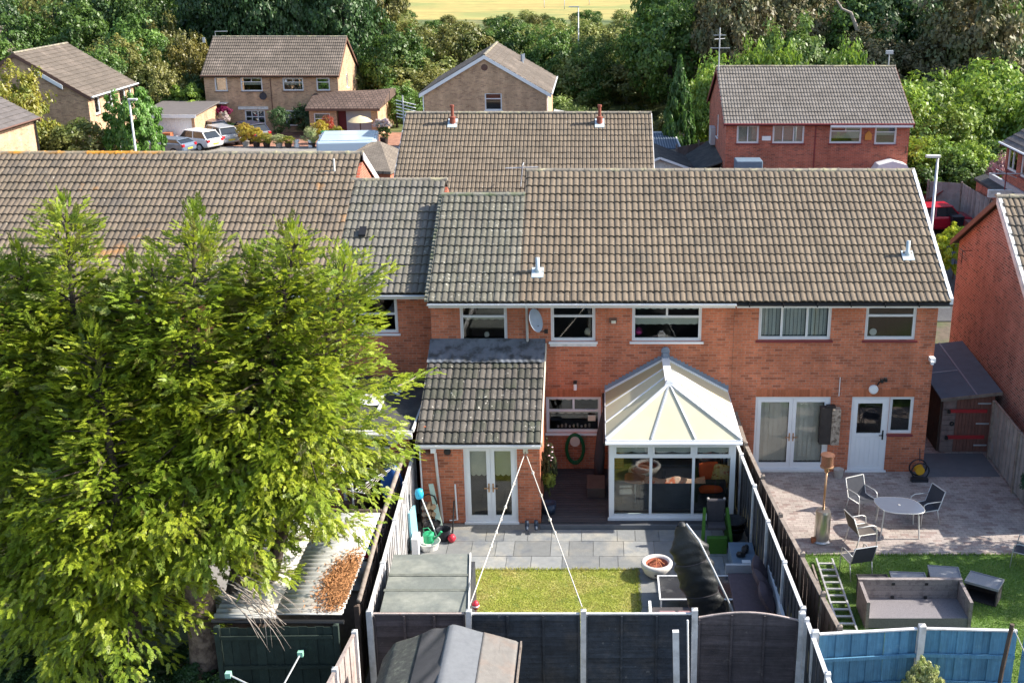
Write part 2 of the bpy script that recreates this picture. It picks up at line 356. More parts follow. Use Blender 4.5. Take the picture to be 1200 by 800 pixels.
# weathered concrete strip by the house and the shed
ground('side_path', 'grey_step', 8.9, 11.3, -.35, 1.25, .004)
ground('lawn_left', 'lawn', -2.95, .95, -10.0, -5.5, .015)
ground('lawn_right', 'lawn2', 5.0, 13.5, -10.5, -4.78, .0)
def blades(name, mt, x0, x1, y0, y1, z, n, h, seed):
    r = np.random.RandomState(seed)
    x = r.uniform(x0, x1, n); y = r.uniform(y0, y1, n); a = r.uniform(0, 6.28, n); hh = h * r.uniform(.5, 1.2, n)
    edge = (np.minimum(np.minimum(x - x0, x1 - x), np.minimum(y - y0, y1 - y)) < .1); hh[edge] *= 1.7
    w_ = .012; dx = np.cos(a) * w_; dy = np.sin(a) * w_; lx = r.normal(0, .4, n) * hh; ly = r.normal(0, .4, n) * hh
    V = np.stack([np.stack([x - dx, y - dy, np.full(n, z)], 1), np.stack([x + dx, y + dy, np.full(n, z)], 1), np.stack([x + lx, y + ly, z + hh], 1)], 1).reshape(-1, 3)
    stuff(put(name, npmesh(name, V, np.arange(3 * n).reshape(-1, 3)), mt))
blades('grass_left', 'blade', -3.0, 1.0, -10, -5.45, .0, 60000, .045, 1)
blades('grass_right', 'blade2', 4.95, 12.2, -10.5, -4.72, -.01, 90000, .045, 2)
tag(bpy.data.objects['grass_left'], 'short yellowing mown grass of the small lawn behind the dark fence', 'grass')
tag(bpy.data.objects['grass_right'], 'short green grass of the right hand lawn behind the blue fence', 'grass')
# paving slabs of the left patio, each a slab of its own
slab_root = struct(MB().box(-4.6, 3.7, -10.1, -3.45, -.03, -.002).build('patio', 'joint'))
def slabs():
    r = random.Random(5); y = -3.5
    cache = {}
    def slab(x0, x1, y0, y1):
        if x0 > -2.98 and x1 < .99 and y1 < -5.4: return
        wv, hv = round(x1 - x0, 2), round(y1 - y0, 2); k = (wv, hv)
        gp = .006
        if k not in cache:
            mb = MB().box(-wv / 2 + gp, wv / 2 - gp, -hv / 2 + gp, hv / 2 - gp, 0, .024); o = mb.build('paving_slab', 'slab', slab_root); cache[k] = o.data
        else: o = put('paving_slab', cache[k], 'slab', slab_root)
        o.location = ((x0 + x1) / 2, (y0 + y1) / 2, r.uniform(-.004, .003)); o.rotation_euler = (r.uniform(-.004, .004), r.uniform(-.004, .004), 0)
    rows = [.6, .75, .65]
    for h in rows:
        x = -4.6
        while x < 3.7:
            wv = r.choice([.45, .6, .6, .75, .9]); x1 = min(x + wv, 3.7)
            if 3.7 - x1 < .2: x1 = 3.7
            slab(x, x1, y - h, y); x = x1
        y -= h
    x0s = [(.95, 3.7), (-4.6, -2.95)]
    for a, b in x0s:
        yy = y
        while yy > -10.1:
            h = r.choice([.45, .6, .6]); h = min(h, yy + 10.1); x = a
            if h < .1: break
            while x < b - .01:
                wv = r.choice([.45, .6, .6, .9]); x1 = min(x + wv, b)
                if b - x1 < .2: x1 = b
                slab(x, x1, yy - h, yy); x = x1
            yy -= h
slabs()
# raised dark deck between the extension and the glass room
deck = struct(MB().box(-1.44, 3.62, -3.42, -.01, 0, .10).build('deck', 'deck'))
for i in range(24):
    x = -1.43 + i * .0; y = -.08 - i * .14
    if y < -3.3: break
    MB().box(-1.43, .22, y - .13, y, .10, .122).build('deck_board', 'deck', deck)
MB().box(-1.46, 3.62, -3.46, -3.422, 0, .135).build('deck_edge', 'grey_step', deck)

# ---------------- roof tiles
def tile_template(wd=.333, ln=.373, lap=.05):
    prof = []
    n = 5
    for q in range(2):
        x0 = q * wd / 2
        prof += [(x0 + .004, .000), (x0 + .026, .000)]
        for k in range(1, n): prof.append((x0 + .026 + (wd / 2 - .026) * k / n, (.020, .026, .025, .018)[k - 1]))
    prof.append((wd - .002, 0))
    V = []; F = []; t = .032; lift = .048; np_ = len(prof)
    for (x, z) in prof: V.append((x, 0, z + lift))
    for (x, z) in prof: V.append((x, ln + lap, z + .004))
    for (x, z) in prof: V.append((x, 0, z + lift - t - .006))
    for i in range(np_ - 1):
        F.append((i, i + 1, np_ + i + 1, np_ + i)); F.append((2 * np_ + i, 2 * np_ + i + 1, i + 1, i))
    F.append((0, np_, 2 * np_ + 0, 2 * np_)); F.append((np_ - 1, 3 * np_ - 1, 2 * np_ - 1, 2 * np_ - 1))
    F = [f if len(set(f)) == 4 else None for f in F]; F = [f for f in F if f]
    return np.array(V), F
TV, TF = tile_template()
# plainer tile for the roofs far away
_fx = [(.0, .0), (.03, .0), (.06, .024), (.14, .024), (.166, 0), (.196, 0), (.226, .024), (.306, .024), (.333, 0)]
FV = np.array([(x, 0, z + .042) for x, z in _fx] + [(x, .42, z + .004) for x, z in _fx] + [(.333, 0, .0), (0, 0, .0)]); FF = [(i, i + 1, 10 + i, 9 + i) for i in range(8)] + [(19, 18, 8, 0)]
_m = bpy.data.meshes.new('roof_tile'); _m.from_pydata([tuple(v) for v in TV], [], TF); _m.update()
TILEMESH = {}
def tilemesh(mt):
    if mt not in TILEMESH:
        me = _m.copy(); me.materials.append(M[mt]); TILEMESH[mt] = me
        me.polygons.foreach_set('use_smooth', [False] * len(me.polygons))
    return TILEMESH[mt]
def tile_roof(roof, org, u, up, width, length, mt, objs=lambda r, c: True, seed=1, cut=None, mat2=None, far=False):
    TV, TF = (FV, FF) if far else (globals()['TV'], globals()['TF'])
    """tiles over a plane: org = lower left corner, u along the eave, up the slope"""
    rr = random.Random(seed); u = Vector(u).normalized(); up = Vector(up).normalized(); nrm = u.cross(up)
    cols = max(1, round(width / .333)); rows = max(1, round(length / .373)); su = width / cols; sl = length / rows
    rest = []
    for r in range(rows):
        for c in range(cols):
            if cut and not cut(r / rows, c / cols): continue
            p = Vector(org) + u * (c * su) + up * (r * sl) + nrm * (.012 + rr.uniform(-.004, .006)) + up * rr.uniform(-.008, .008)
            a = rr.uniform(-.014, .014); sx = su / .333
            ua = u * math.cos(a) + up * math.sin(a); va = up * math.cos(a) - u * math.sin(a); va = (va + nrm * rr.uniform(-.010, .010)).normalized(); na = ua.cross(va)
            ps = sl / .373
            T = Matrix(((ua.x * sx, va.x * ps, na.x, p.x), (ua.y * sx, va.y * ps, na.y, p.y), (ua.z * sx, va.z * ps, na.z, p.z), (0, 0, 0, 1)))
            m_ = mat2 if (mat2 and rr.random() < .5) else mt
            if objs(r, c):
                o = bpy.data.objects.new('roof_tile', tilemesh(m_)); C.objects.link(o); o.parent = roof; o.matrix_local = T
            else: rest.append(np.array(T))
    if rest:
        A = np.array(rest); nv = len(TV); Vh = np.concatenate([TV, np.ones((nv, 1))], 1)
        V = np.einsum('nij,vj->nvi', A, Vh)[:, :, :3].reshape(-1, 3)
        TFa = np.array(TF); F = (TFa[None] + (np.arange(len(A)) * nv)[:, None, None]).reshape(-1, 4)
        return stuff(put('roof_tiles', npmesh('roof_tiles', V, F), mt, roof))
def ridge_caps(roof, p, q, mt='ridge', r=.11, seg=.45, objs=True):
    p = Vector(p); q = Vector(q); d = q - p; n = max(1, round(d.length / seg)); l = d.length / n; d.normalize()
    side = Vector((0, 0, 1)).cross(d).normalized(); me = None
    ang = math.atan2(d.y, d.x)
    mb = MB()
    for k in range(n if not objs else 1):
        o = k * l
        for e, (a, b, rr) in enumerate(((0, l * .93, r), (l * .88, l + .0, r * 1.1))):
            prof = [(rr * math.cos(t), rr * .75 * math.sin(t)) for t in [math.pi * i / 6 for i in range(7)]]
            vs = [(o + a, y, z) for y, z in prof] + [(o + b, y, z) for y, z in prof]
            mb.add(vs, [(i, i + 1, 8 + i, 7 + i) for i in range(6)] + [tuple(range(7)), tuple(reversed(range(7, 14)))])
    if objs:
        first = mb.build('ridge_tile', mt, roof)
        for k in range(n):
            o = first if k == 0 else put('ridge_tile', first.data, mt, roof)
            o.location = p + d * (k * l); o.rotation_euler = (random.uniform(-.05, .05), random.uniform(-.012, .012), ang)
    else:
        o = mb.build('ridge_tiles', mt, roof); o.location = p; o.rotation_euler = (0, 0, ang); stuff(o)

# ---------------- walls, windows, doors
def wall(parent, name, mt, x0, x1, z0, z1, y, th, ops, W=False, loc=None, rz=0):
    """wall in the XZ plane, outer face at y (towards -Y), holes ops = [(x0,x1,z0,z1)]"""
    xs = sorted(set([x0, x1] + [a for o in ops for a in o[:2]])); mb = MB()
    xs = [x for x in xs if x0 <= x <= x1]
    for a, b in zip(xs, xs[1:]):
        hs = sorted([(o[2], o[3]) for o in ops if o[0] < (a + b) / 2 < o[1]]); z = z0
        for h0, h1 in hs:
            if h0 > z + .001: mb.box(a, b, y, y + th, z, h0)
            z = max(z, h1)
        if z < z1 - .001: mb.box(a, b, y, y + th, z, z1)
    return mb.build(name, mt, parent, W=W, loc=loc, rz=rz)
def window(parent, x, y, z, w, h, cells, rz=0, mt='white', sill='white', sillw=.06, name='window', glass='glass', blind=None, fw=.055, handle=False, deep=.05):
    """x,y,z lower left outer corner on the wall face. cells=[(u0,u1,v0,v1)] in 0..1 of each light"""
    T = Matrix.Rotation(rz, 3, 'Z')
    mb = MB(); d0, d1 = deep, deep + .07; mx = .028
    mb.box(0, w, d0, d1, 0, fw); mb.box(0, w, d0, d1, h - fw, h); mb.box(0, fw, d0, d1, fw, h - fw); mb.box(w - fw, w, d0, d1, fw, h - fw)
    iw, ih = w - 2 * fw, h - 2 * fw; gl = []
    e = .004
    for u0, u1, v0, v1 in cells:
        a0, a1, b0, b1 = fw + iw * u0, fw + iw * u1, fw + ih * v0, fw + ih * v1
        s = mx; yy0, yy1 = d0 - .012, d1 - .01
        mb.box(a0 + e, a1 - e, yy0, yy1, b0 + e, b0 + s); mb.box(a0 + e, a1 - e, yy0, yy1, b1 - s, b1 - e); mb.box(a0 + e, a0 + s, yy0, yy1, b0 + s, b1 - s); mb.box(a1 - s, a1 - e, yy0, yy1, b0 + s, b1 - s)
        gl.append((a0 + s, a1 - s, b0 + s, b1 - s))
    us = sorted(set(round(c[0], 3) for c in cells if 0 < c[0] < 1)); 
    for c in cells:  # mullions and transoms behind the sashes
        if 0 < c[0] < 1: mb.box(fw + iw * c[0] - .02, fw + iw * c[0] + .02, d0 + .004, d1 - .004, fw + ih * c[2], fw + ih * c[3])
        if 0 < c[2] < 1: mb.box(fw + iw * c[0], fw + iw * c[1], d0 + .006, d1 - .006, fw + ih * c[2] - .02, fw + ih * c[2] + .02)
    fo = mb.build(name, mt, parent, loc=(x, y, z), rz=rz)
    for a0, a1, b0, b1 in gl:
        MB().box(a0, a1, d0 + .02, d0 + .032, b0, b1).build('pane', glass, fo)
    if sill: MB().box(-sillw, w + sillw, -.07, d1 - .01, -.055, -.004).build('sill', sill, fo)
    if blind:
        kind, bt, frac = (tuple(blind) + (0,))[:3]
        for a0, a1, b0, b1 in (gl if kind != 'roller1' else gl[:1]):
            if kind == 'vertical':
                n = max(3, int((a1 - a0) / .10)); st = (a1 - a0) / n
                for k in range(n):
                    cx = a0 + st * (k + .5)
                    MB().box(-st * .52, st * .52, -.001, .001, b0, b1).build('blind_slat', bt, fo, loc=(cx, d1 + .07, 0), rz=random.uniform(.25, .5))
            elif kind == 'scallop':
                n = 18; zb = b1 - (b1 - b0) * frac; pts = [(a0, d1 + .04, b1), (a0, d1 + .04, zb)]
                for k in range(n + 1):
                    t = k / n; pts.append((a0 + (a1 - a0) * t, d1 + .04, zb - .03 * abs(math.sin(t * math.pi * max(2, round((a1 - a0) / .22))))))
                pts += [(a1, d1 + .04, b1)]
                MB().prism(pts, (0, .004, 0)).build('blind', bt, fo)
            elif kind == 'solid':
                MB().box(a0, a1, d1 + .05, d1 + .054, b1 - (b1 - b0) * frac, b1).build('curtain', bt, fo)
    return fo
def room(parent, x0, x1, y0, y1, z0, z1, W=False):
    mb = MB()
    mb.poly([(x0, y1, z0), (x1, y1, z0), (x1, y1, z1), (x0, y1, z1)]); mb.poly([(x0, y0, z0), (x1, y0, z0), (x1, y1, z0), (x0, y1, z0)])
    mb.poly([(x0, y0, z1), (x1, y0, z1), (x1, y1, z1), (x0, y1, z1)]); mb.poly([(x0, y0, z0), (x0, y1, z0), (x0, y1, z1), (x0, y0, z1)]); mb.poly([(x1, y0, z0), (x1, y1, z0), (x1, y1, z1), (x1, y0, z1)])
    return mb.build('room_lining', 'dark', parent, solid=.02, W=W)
def gable_wall(parent, mt, x, th, ya, yb, z0, ze_a, ze_b, yr, zr, name='gable_wall', ops=()):
    """side wall in plane x..x+th with gable top"""
    mb = MB(); 
    mb.prism([(x, ya, z0), (x, yb, z0), (x, yb, ze_b), (x, yr, zr), (x, ya, ze_a)], (th, 0, 0))
    return mb.build(name, mt, parent)
def roof_slab(parent, x0, x1, pts, th=.06, name='roof', mt='under'):
    """pts = [(y,z),...] profile from front eave to back eave, extruded along x"""
    mb = MB(); n = len(pts); vs = [(x0, y, z) for y, z in pts] + [(x1, y, z) for y, z in pts] + [(x0, y, z - th) for y, z in pts] + [(x1, y, z - th) for y, z in pts]
    fs = []
    for i in range(n - 1):
        fs += [(i, i + 1, n + i + 1, n + i), (2 * n + i, 3 * n + i, 3 * n + i + 1, 2 * n + i + 1), (i, 2 * n + i, 2 * n + i + 1, i + 1), (n + i, n + i + 1, 3 * n + i + 1, 3 * n + i)]
    fs += [(0, n, 3 * n, 2 * n), (n - 1, 3 * n - 1, 4 * n - 1, 2 * n - 1)]
    fs[-1] = (n - 1, 2 * n - 1, 4 * n - 1, 3 * n - 1)
    return mb.add(vs, fs).build(name, mt, parent)
PITCH = .53
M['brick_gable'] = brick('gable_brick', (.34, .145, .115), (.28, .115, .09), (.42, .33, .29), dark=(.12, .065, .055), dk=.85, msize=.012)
M['tile_greymoss'] = mat('roof_tile_grey_moss', (.125, .12, .095), .88, (5, .18), .13, [((.36, .35, .30), 11, .60, .66)], (40, .4))
M['tile_grey2'] = mat('roof_tile_grey_warm', (.14, .13, .112), .85, (5, .16), .11, [((.17, .16, .13), 1.5, .45, .7)], (40, .35))
M['tile_dark2'] = mat('roof_tile_dark_warm', (.10, .09, .078), .88, (5, .2), .14, [((.4, .38, .34), 11, .64, .69)], (40, .4))
M['ridgegrey'] = mat('grey_ridge_tile', (.22, .215, .175), .9, (6, .25), .12, [((.15, .17, .1), 3, .5, .62)], (30, .4))
M['ridgelich'] = mat('lichen_ridge_tile', (.29, .24, .17), .9, (6, .25), .12, [((.55, .26, .04), .8, .50, .6)], (30, .4))
M['leadmid'] = mat('blue_grey_lead', (.20, .235, .29), .5, (9, .15))
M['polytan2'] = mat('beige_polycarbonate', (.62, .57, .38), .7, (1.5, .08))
M['floorgrey'] = mat('grey_floor', (.12, .12, .13), .5)
M['glassclear'] = glassmat('conservatory_glass', (.85, .9, .9), .03)
M['rustor'] = mat('rust_fabric', (.36, .13, .06), .9)
# ---------------- the terrace: helper for eaves
def settle(t, P):
    P = Vector(P); t.location = P
    for ch in t.children: ch.location = ch.location - P
def eaves(h, x0, x1, y, z, gm='white', fm='white', depth=.36, name='fascia'):
    MB().box(x0, x1, y + .04, y + .065, z - .17, z - .005).box(x0, x1, y + .066, y + depth + .04, z - .17, z - .15).build(name, fm, h)
    mb = MB(); pr = [(y - .055 + .055 * math.cos(t), z - .035 + .055 * math.sin(t)) for t in [math.pi + math.pi * i / 8 for i in range(9)]]
    pr += [((y - .055 + .045 * math.cos(t)), z - .035 + .045 * math.sin(t)) for t in [2 * math.pi - math.pi * i / 8 for i in range(9)]]
    mb.prism([(x0 - .02, a, b) for a, b in pr], (x1 - x0 + .04, 0, 0)); mb.build('gutter', gm, h)
    if gm != 'white':
        for k in range(int((x1 - x0) / .9)): MB().box(x0 + .3 + k * .9, x0 + .33 + k * .9, y - .118, y + .04, z - .10, z - .01).build('gutter_bracket', gm, h)
def sol(h, x0, x1, z, y=-.006):  # soldier course over an opening
    n = max(2, round((x1 - x0) / .075)); st = (x1 - x0) / n; rr = random.Random(int(x0 * 100)); mb = MB()
    for k in range(n):
        mb.box(x0 + k * st + .004, x0 + (k + 1) * st - .004, y - rr.uniform(0, .004), .05 + y, z, z + .215)
    stuff(mb.build('soldier_course', M['soldplain'], h))
M['soldplain'] = mat('soldier_brick_plain', (.44, .145, .07), .9, (9, .15), .22, bump=(60, .4))
def front_slope(h, roof, x0, x1, y, z, length, mt, objs, seed, mat2=None):
    up = Vector((0, 1, PITCH)).normalized()
    tile_roof(roof, (x0, y - .03, z), (1, 0, 0), up, x1 - x0, length, mt, objs, seed, mat2=mat2)
SL = math.sqrt(1 + PITCH ** 2)
def vent_pipe(name, x, y, parent, h=.42, mt='lead', label=None):
    z = 5.12 + PITCH * (y + .4) + .05
    mb = MB().box(x - .16, x + .16, y - .22, y + .12, -.02, .035, Matrix.Translation((0, 0, z + .02)) @ Matrix.Identity(4))
    mb.v = [(a, b, c + PITCH * (b - y)) for a, b, c in mb.v]
    o = mb.build('flashing_plate', 'leadpale', parent)
    MB().lathe([(.0, z), (.085, z), (.075, z + .12), (.055, z + .14), (.055, z + h), (.0, z + h)], 14, (x, y, 0)).build(name, 'leadpale', parent, smooth=True)
M['leadpale'] = mat('pale_lead', (.48, .55, .58), .45, (9, .12), spec=.5)
# ---- left house (white trimmed) with its two storey side bay
h1 = thing('brick_house', 'orange brick house with satellite dish and mossy tiled extension, behind the glass room', 'house')
ops = [(-3.72, -2.44, 3.86, 4.96), (-1.26, -.05, 3.89, 4.96), (.94, 2.83, 3.89, 4.96), (-1.42, .10, 1.19, 2.27), (.75, 3.0, 0, 2.1)]
wall(h1, 'wall', 'brick', -4.5, 3.697, 0, 5.0, 0, .28, ops)
MB().box(-4.5, 3.69, 8.9, 9.0, 0, 5.0).build('back_wall', 'brick', h1)
gable_wall(h1, 'brick', -4.5, .2, .282, 7.0, 0, 5.0, 5.0, 3.5, 7.15)
gable_wall(h1, 'brick', -2.08, .2, .282, 8.89, 2.6, 5.0, 5.0, 4.5, 7.68)
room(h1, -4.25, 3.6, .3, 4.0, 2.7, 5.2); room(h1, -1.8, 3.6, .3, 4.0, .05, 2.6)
roof = roof_slab(h1, -2.1, 3.7, [(-.4, 5.12), (4.5, 5.12 + PITCH * 4.9), (9.4, 5.12)])
front_slope(h1, roof, -2.1, 3.7, -.4, 5.12, 4.9 * SL, 'tile', lambda r, c: r < 9, 11)
ridge_caps(roof, (-2.12, 4.5, 7.72), (3.7, 4.5, 7.72))
roofb = roof_slab(h1, -4.52, -2.11, [(-.4, 5.115), (3.5, 5.115 + PITCH * 3.9), (7.4, 5.115)])
front_slope(h1, roofb, -4.52, -2.1, -.4, 5.115, 3.9 * SL, 'tile_grey', lambda r, c: True, 12, 'tile_greymoss')
ridge_caps(roofb, (-4.54, 3.5, 7.20), (-2.1, 3.5, 7.20), 'ridgegrey')
eaves(h1, -4.5, 3.68, -.4, 5.12)
mb = MB()
for k in range(30):
    a = k / 30; y = -.4 + 3.9 * a; mb.box(-4.60, -4.515, y, y + .135, 5.13 + PITCH * (y + .4), 5.20 + PITCH * (y + .4))
stuff(mb.build('verge_mortar', 'ridgegrey', roofb))
C1 = [(0, 1, 0, .68), (0, 1, .68, 1)]
window(h1, -3.72, 0, 3.86, 1.28, 1.10, C1, blind=('scallop', 'blindwhite', .12))
window(h1, -1.26, 0, 3.89, 1.21, 1.07, C1)
MB().box(-1.29, -.02, -.06, -.002, 3.76, 3.83).build('sill', 'whitedirty', h1)
window(h1, .94, 0, 3.89, 1.89, 1.07, [(0, 1, 0, .66), (0, .5, .66, 1), (.5, 1, .66, 1)], blind=('scallop', 'blindwhite', .35))
window(h1, -1.42, 0, 1.19, 1.52, 1.08, [(0, 1, 0, .62), (0, .5, .62, 1), (.5, 1, .62, 1)], blind=('scallop', 'blindwhite', .15))
for a, b in ((-1.42, .10),): sol(h1, a, b, 2.272)
# ornaments seen on the sills
MB().lathe([(0, 0), (.06, .01), (.075, .07), (.05, .13), (0, .15)], 12, (-3.02, .16, 3.97)).build('ornament', 'white', h1, smooth=True)
MB().lathe([(0, 0), (.07, .01), (.09, .08), (.05, .17), (0, .19)], 12, (-.27, .17, 4.03)).build('ornament', 'cream', h1, smooth=True)
MB().lathe([(0, 0), (.09, .02), (.12, .1), (.06, .2), (0, .22)], 12, (1.13, .17, 4.03)).build('ornament', 'purple', h1, smooth=True)
for k in range(9): MB().lathe([(0, 0), (.028, .01), (.03, .05 + .03 * (k % 3)), (0, .07 + .03 * (k % 3))], 8, (-1.1 + k * .11, .17, 1.29)).build('ornament', ['white', 'cream', 'stone'][k % 3], h1)
# downpipe
MB().tube([(-1.90, -.44, 5.06), (-1.90, -.40, 4.98), (-1.90, -.06, 4.86), (-1.90, -.05, 3.72)], .036, 10).build('downpipe', 'white', h1, smooth=True)
MB().tube([(-1.93, -.42, 5.2), (-1.72, -.3, 5.13), (-1.62, -.05, 5.05), (-1.6, -.02, 4.7)], .008, 5).build('cable', 'black', h1)
# satellite dish
d = MB(); prof = [(0.0, 0), (.1, .012), (.2, .045), (.29, .10), (.30, .10), (.2, .035), (.0, -.012)]
d.lathe(prof, 24)
T = Matrix.Translation((-1.72, -.34, 4.58)) @ Euler((R(70), 0, R(62))).to_matrix().to_4x4()
d.v = [tuple(T @ Vector((a, b * 1.1, c))) for a, b, c in d.v]
M['dish'] = mat('grey_dish', (.27, .33, .40), .5, (5, .1)); dish = d.build('satellite_dish', 'dish', h1, smooth=True)
MB().tube([(-1.6, -.36, 4.3), (-1.36, -.42, 4.32)], .014, 6).tube([(-1.6, -.32, 4.42), (-1.5, -.02, 4.44)], .018, 6).box(-1.42, -1.32, -.47, -.38, 4.27, 4.37).build('dish_arm', 'black', h1)
MB().box(-.10 + .42, .33 + .2, -.05, -.004, 4.44, 4.56).build('wall_vent', 'brown', h1); MB().box(.38, .50, -.075, -.051, 4.42, 4.50).build('vent_cowl', 'cream', h1)
MB().lathe([(0, -.09), (.045, -.09), (.045, .09), (0, .09)], 10, (-.61, -.09, 2.60)).build('wall_light', 'white', h1); MB().box(-.66, -.56, -.13, -.004, 2.69, 2.75).build('wall_light_bracket', 'black', h1)
MB().box(-.26, -.05, -.07, -.004, 1.58, 1.73).build('meter_box', 'cream', h1)
vent_pipe('vent_pipe', -1.62, .55, h1)
# lower step of the main gable seen above the side bay
MB().prism([(-2.115, 2.0, 6.2), (-2.115, 4.5, 7.74), (-2.115, 4.5, 7.62), (-2.115, 2.0, 6.08)], (.012, 0, 0)).build('verge_strip', 'ridge', h1)
# ---- single storey extension
AX0, AX1 = -4.5, -1.45
wall(h1, 'extension_wall', 'brick', AX0, AX1, 0, 2.22, -3.1, .2, [(-3.39, -2.03, -.1, 2.2)])
MB().box(AX0, AX0 + .2, -2.898, -.002, 0, 2.6).prism([(AX0 + .001, -2.898, 2.2), (AX0 + .001, -.002, 2.2), (AX0 + .001, -.002, 3.6), (AX0 + .001, -3.0, 2.35)], (.19, 0, 0)).build('extension_side_wall', 'brick', h1)
MB().prism([(AX1 - .2, -2.898, 0), (AX1 - .2, -.002, 0), (AX1 - .2, -.002, 3.6), (AX1 - .2, -3.0, 2.35), (AX1 - .2, -2.898, 2.3)], (.2, 0, 0)).build('extension_side_wall', 'brick', h1)
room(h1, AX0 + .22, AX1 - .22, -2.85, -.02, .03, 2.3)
er = MB(); ps = (3.84 - 2.36) / 3.3
er.add([(AX0 - .04, -3.32, 2.33), (AX1 + .03, -3.32, 2.33), (AX1 + .03, -.0, 3.80), (AX0 - .04, -.0, 3.80), (AX0 - .04, -3.32, 2.27), (AX1 + .03, -3.32, 2.27), (AX1 + .03, -.0, 3.74), (AX0 - .04, -.0, 3.74)],
       [(0, 1, 2, 3), (7, 6, 5, 4), (0, 4, 5, 1), (1, 5, 6, 2), (2, 6, 7, 3), (3, 7, 4, 0)])
eroof = er.build('extension_roof', 'under', h1)
tile_roof(eroof, (AX0 - .04, -3.36, 2.325), (1, 0, 0), (0, 1, 1.47 / 3.32), AX1 - AX0 + .06, 3.05, 'tile_dark', lambda r, c: True, 21, mat2='tile_dark2')
# lead dressed over the top tiles, following the rolls
def lead(u, v):
    x = AX0 - .05 + u * (AX1 - AX0 + .09); yy = -.78 * (1 - v) - .012
    z = 3.80 + 1.47 / 3.32 * yy + .085 + .028 * abs(math.sin(x * math.pi / .1665)) * max(0, 1 - v * 1.6) + .02 * (1 - v)
    if v > .74: z += (v - .74) * .35
    return (x, yy, z)
MB().sheet(lead, 90, 10).build('lead_flashing', 'lead', eroof, smooth=True)
eaves(h1, AX0 - .02, AX1 + .02, -3.32, 2.33, depth=.22)
MB().bar((AX1 + .055, -3.34, 2.30), (AX1 + .055, 0, 3.78), .03, .16).build('bargeboard', 'cream', h1)
MB().tube([(-4.10, -3.38, 2.24), (-4.10, -3.3, 2.1), (-4.08, -3.17, 2.0), (-3.98, -3.16, .05)], .036, 10).build('downpipe', 'white', h1, smooth=True)
MB().box(-4.16, -4.04, -3.40, -3.24, 2.10, 2.24).build('hopper', 'white', h1)
MB().tube([(-4.47, -3.16, 2.1), (-4.45, -3.15, .1)], .02, 8).build('waste_pipe', 'white', h1)
MB().tube([(-3.62, -3.14, 1.12), (-3.60, -3.14, .12), (-3.80, -3.14, .10)], .022, 8).build('waste_pipe', 'white', h1)
MB().lathe([(0, 0), (.09, 0), (.09, .04), (.05, .06), (0, .06)], 16, T=Matrix.Translation((-3.78, -3.105, 2.02)) @ Matrix.Rotation(R(90), 4, 'X')).build('wall_vent', 'black', h1)
MB().lathe([(0, 0), (.07, 0), (.07, .04), (.03, .09), (0, .09)], 14, T=Matrix.Translation((-4.28, -3.105, 2.0)) @ Matrix.Rotation(R(90), 4, 'X')).build('wall_light', 'brown', h1)
MB().box(-1.87, -1.75, -3.17, -3.105, 1.99, 2.13).build('hook_plate', 'cream', h1)
# french doors: frame and two leaves
def french(h, x0, x1, z0, z1, y, blind, sillm='white', lab=None):
    W_ = x1 - x0; f = MB(); d = y + .03
    f.box(x0, x0 + .06, d, d + .07, z0, z1).box(x1 - .06, x1, d, d + .07, z0, z1).box(x0 + .06, x1 - .06, d, d + .07, z1 - .06, z1).box(x0 - .02, x1 + .02, y - .05, d + .07, z0 - .03, z0 + .04)
    fo = f.build('french_doors_frame', 'white', h)
    mid = (x0 + x1) / 2
    for k, (a, b) in enumerate(((x0 + .062, mid - .003), (mid + .003, x1 - .062))):
        t = d - .012; s = .1; D = MB()
        D.box(a, b, t, t + .06, z0 + .045, z0 + .045 + .17).box(a, b, t, t + .06, z1 - .062 - s, z1 - .062).box(a, a + s, t, t + .06, z0 + .215, z1 - .062 - s).box(b - s, b, t, t + .06, z0 + .215, z1 - .062 - s)
        do = D.build('door', 'white', h)
        MB().box(a + s, b - s, t + .02, t + .035, z0 + .215, z1 - .062 - s).build('pane', 'glass', do)
        hx = b - .05 if k == 0 else a + .05; zc = z0 + 1.0
        MB().box(hx - .018, hx + .018, t - .012, t - .001, zc - .12, zc + .12).box(hx - .01 - (0 if k else .11), hx + .01 + (.11 if k else 0), t - .05, t - .03, zc - .012, zc + .012).box(hx - .01, hx + .01, t - .05, t - .012, zc - .012, zc + .012).build('handle', 'copper', do)
        ga, gb, zb, zt = a + s, b - s, z0 + .215, z1 - .162
        if blind == 'vertical':
            n = 6; st = (gb - ga) / n
            for q in range(n): MB().box(-st * .55, st * .55, -.001, .001, zb, zt).build('blind_slat', 'blind', do, loc=(ga + st * (q + .5), t + .14, 0), rz=random.uniform(.15, .35))
        else:
            zz = zt - (zt - zb) * .38; pts = [(ga, t + .1, zt), (ga, t + .1, zz)]
            for q in range(13): pts.append((ga + (gb - ga) * q / 12, t + .1, zz - .05 * abs(math.sin(q / 12 * math.pi * 3))))
            pts.append((gb, t + .1, zt)); MB().prism(pts, (0, .004, 0)).build('blind', 'blindgreen', do)
M['blindgreen'] = mat('pale_green_blind', (.66, .68, .54), .9, (3, .05))
french(h1, -3.39, -2.03, .0, 2.18, -3.1, 'scallop')
settle(h1, (-.4, 0, 0))

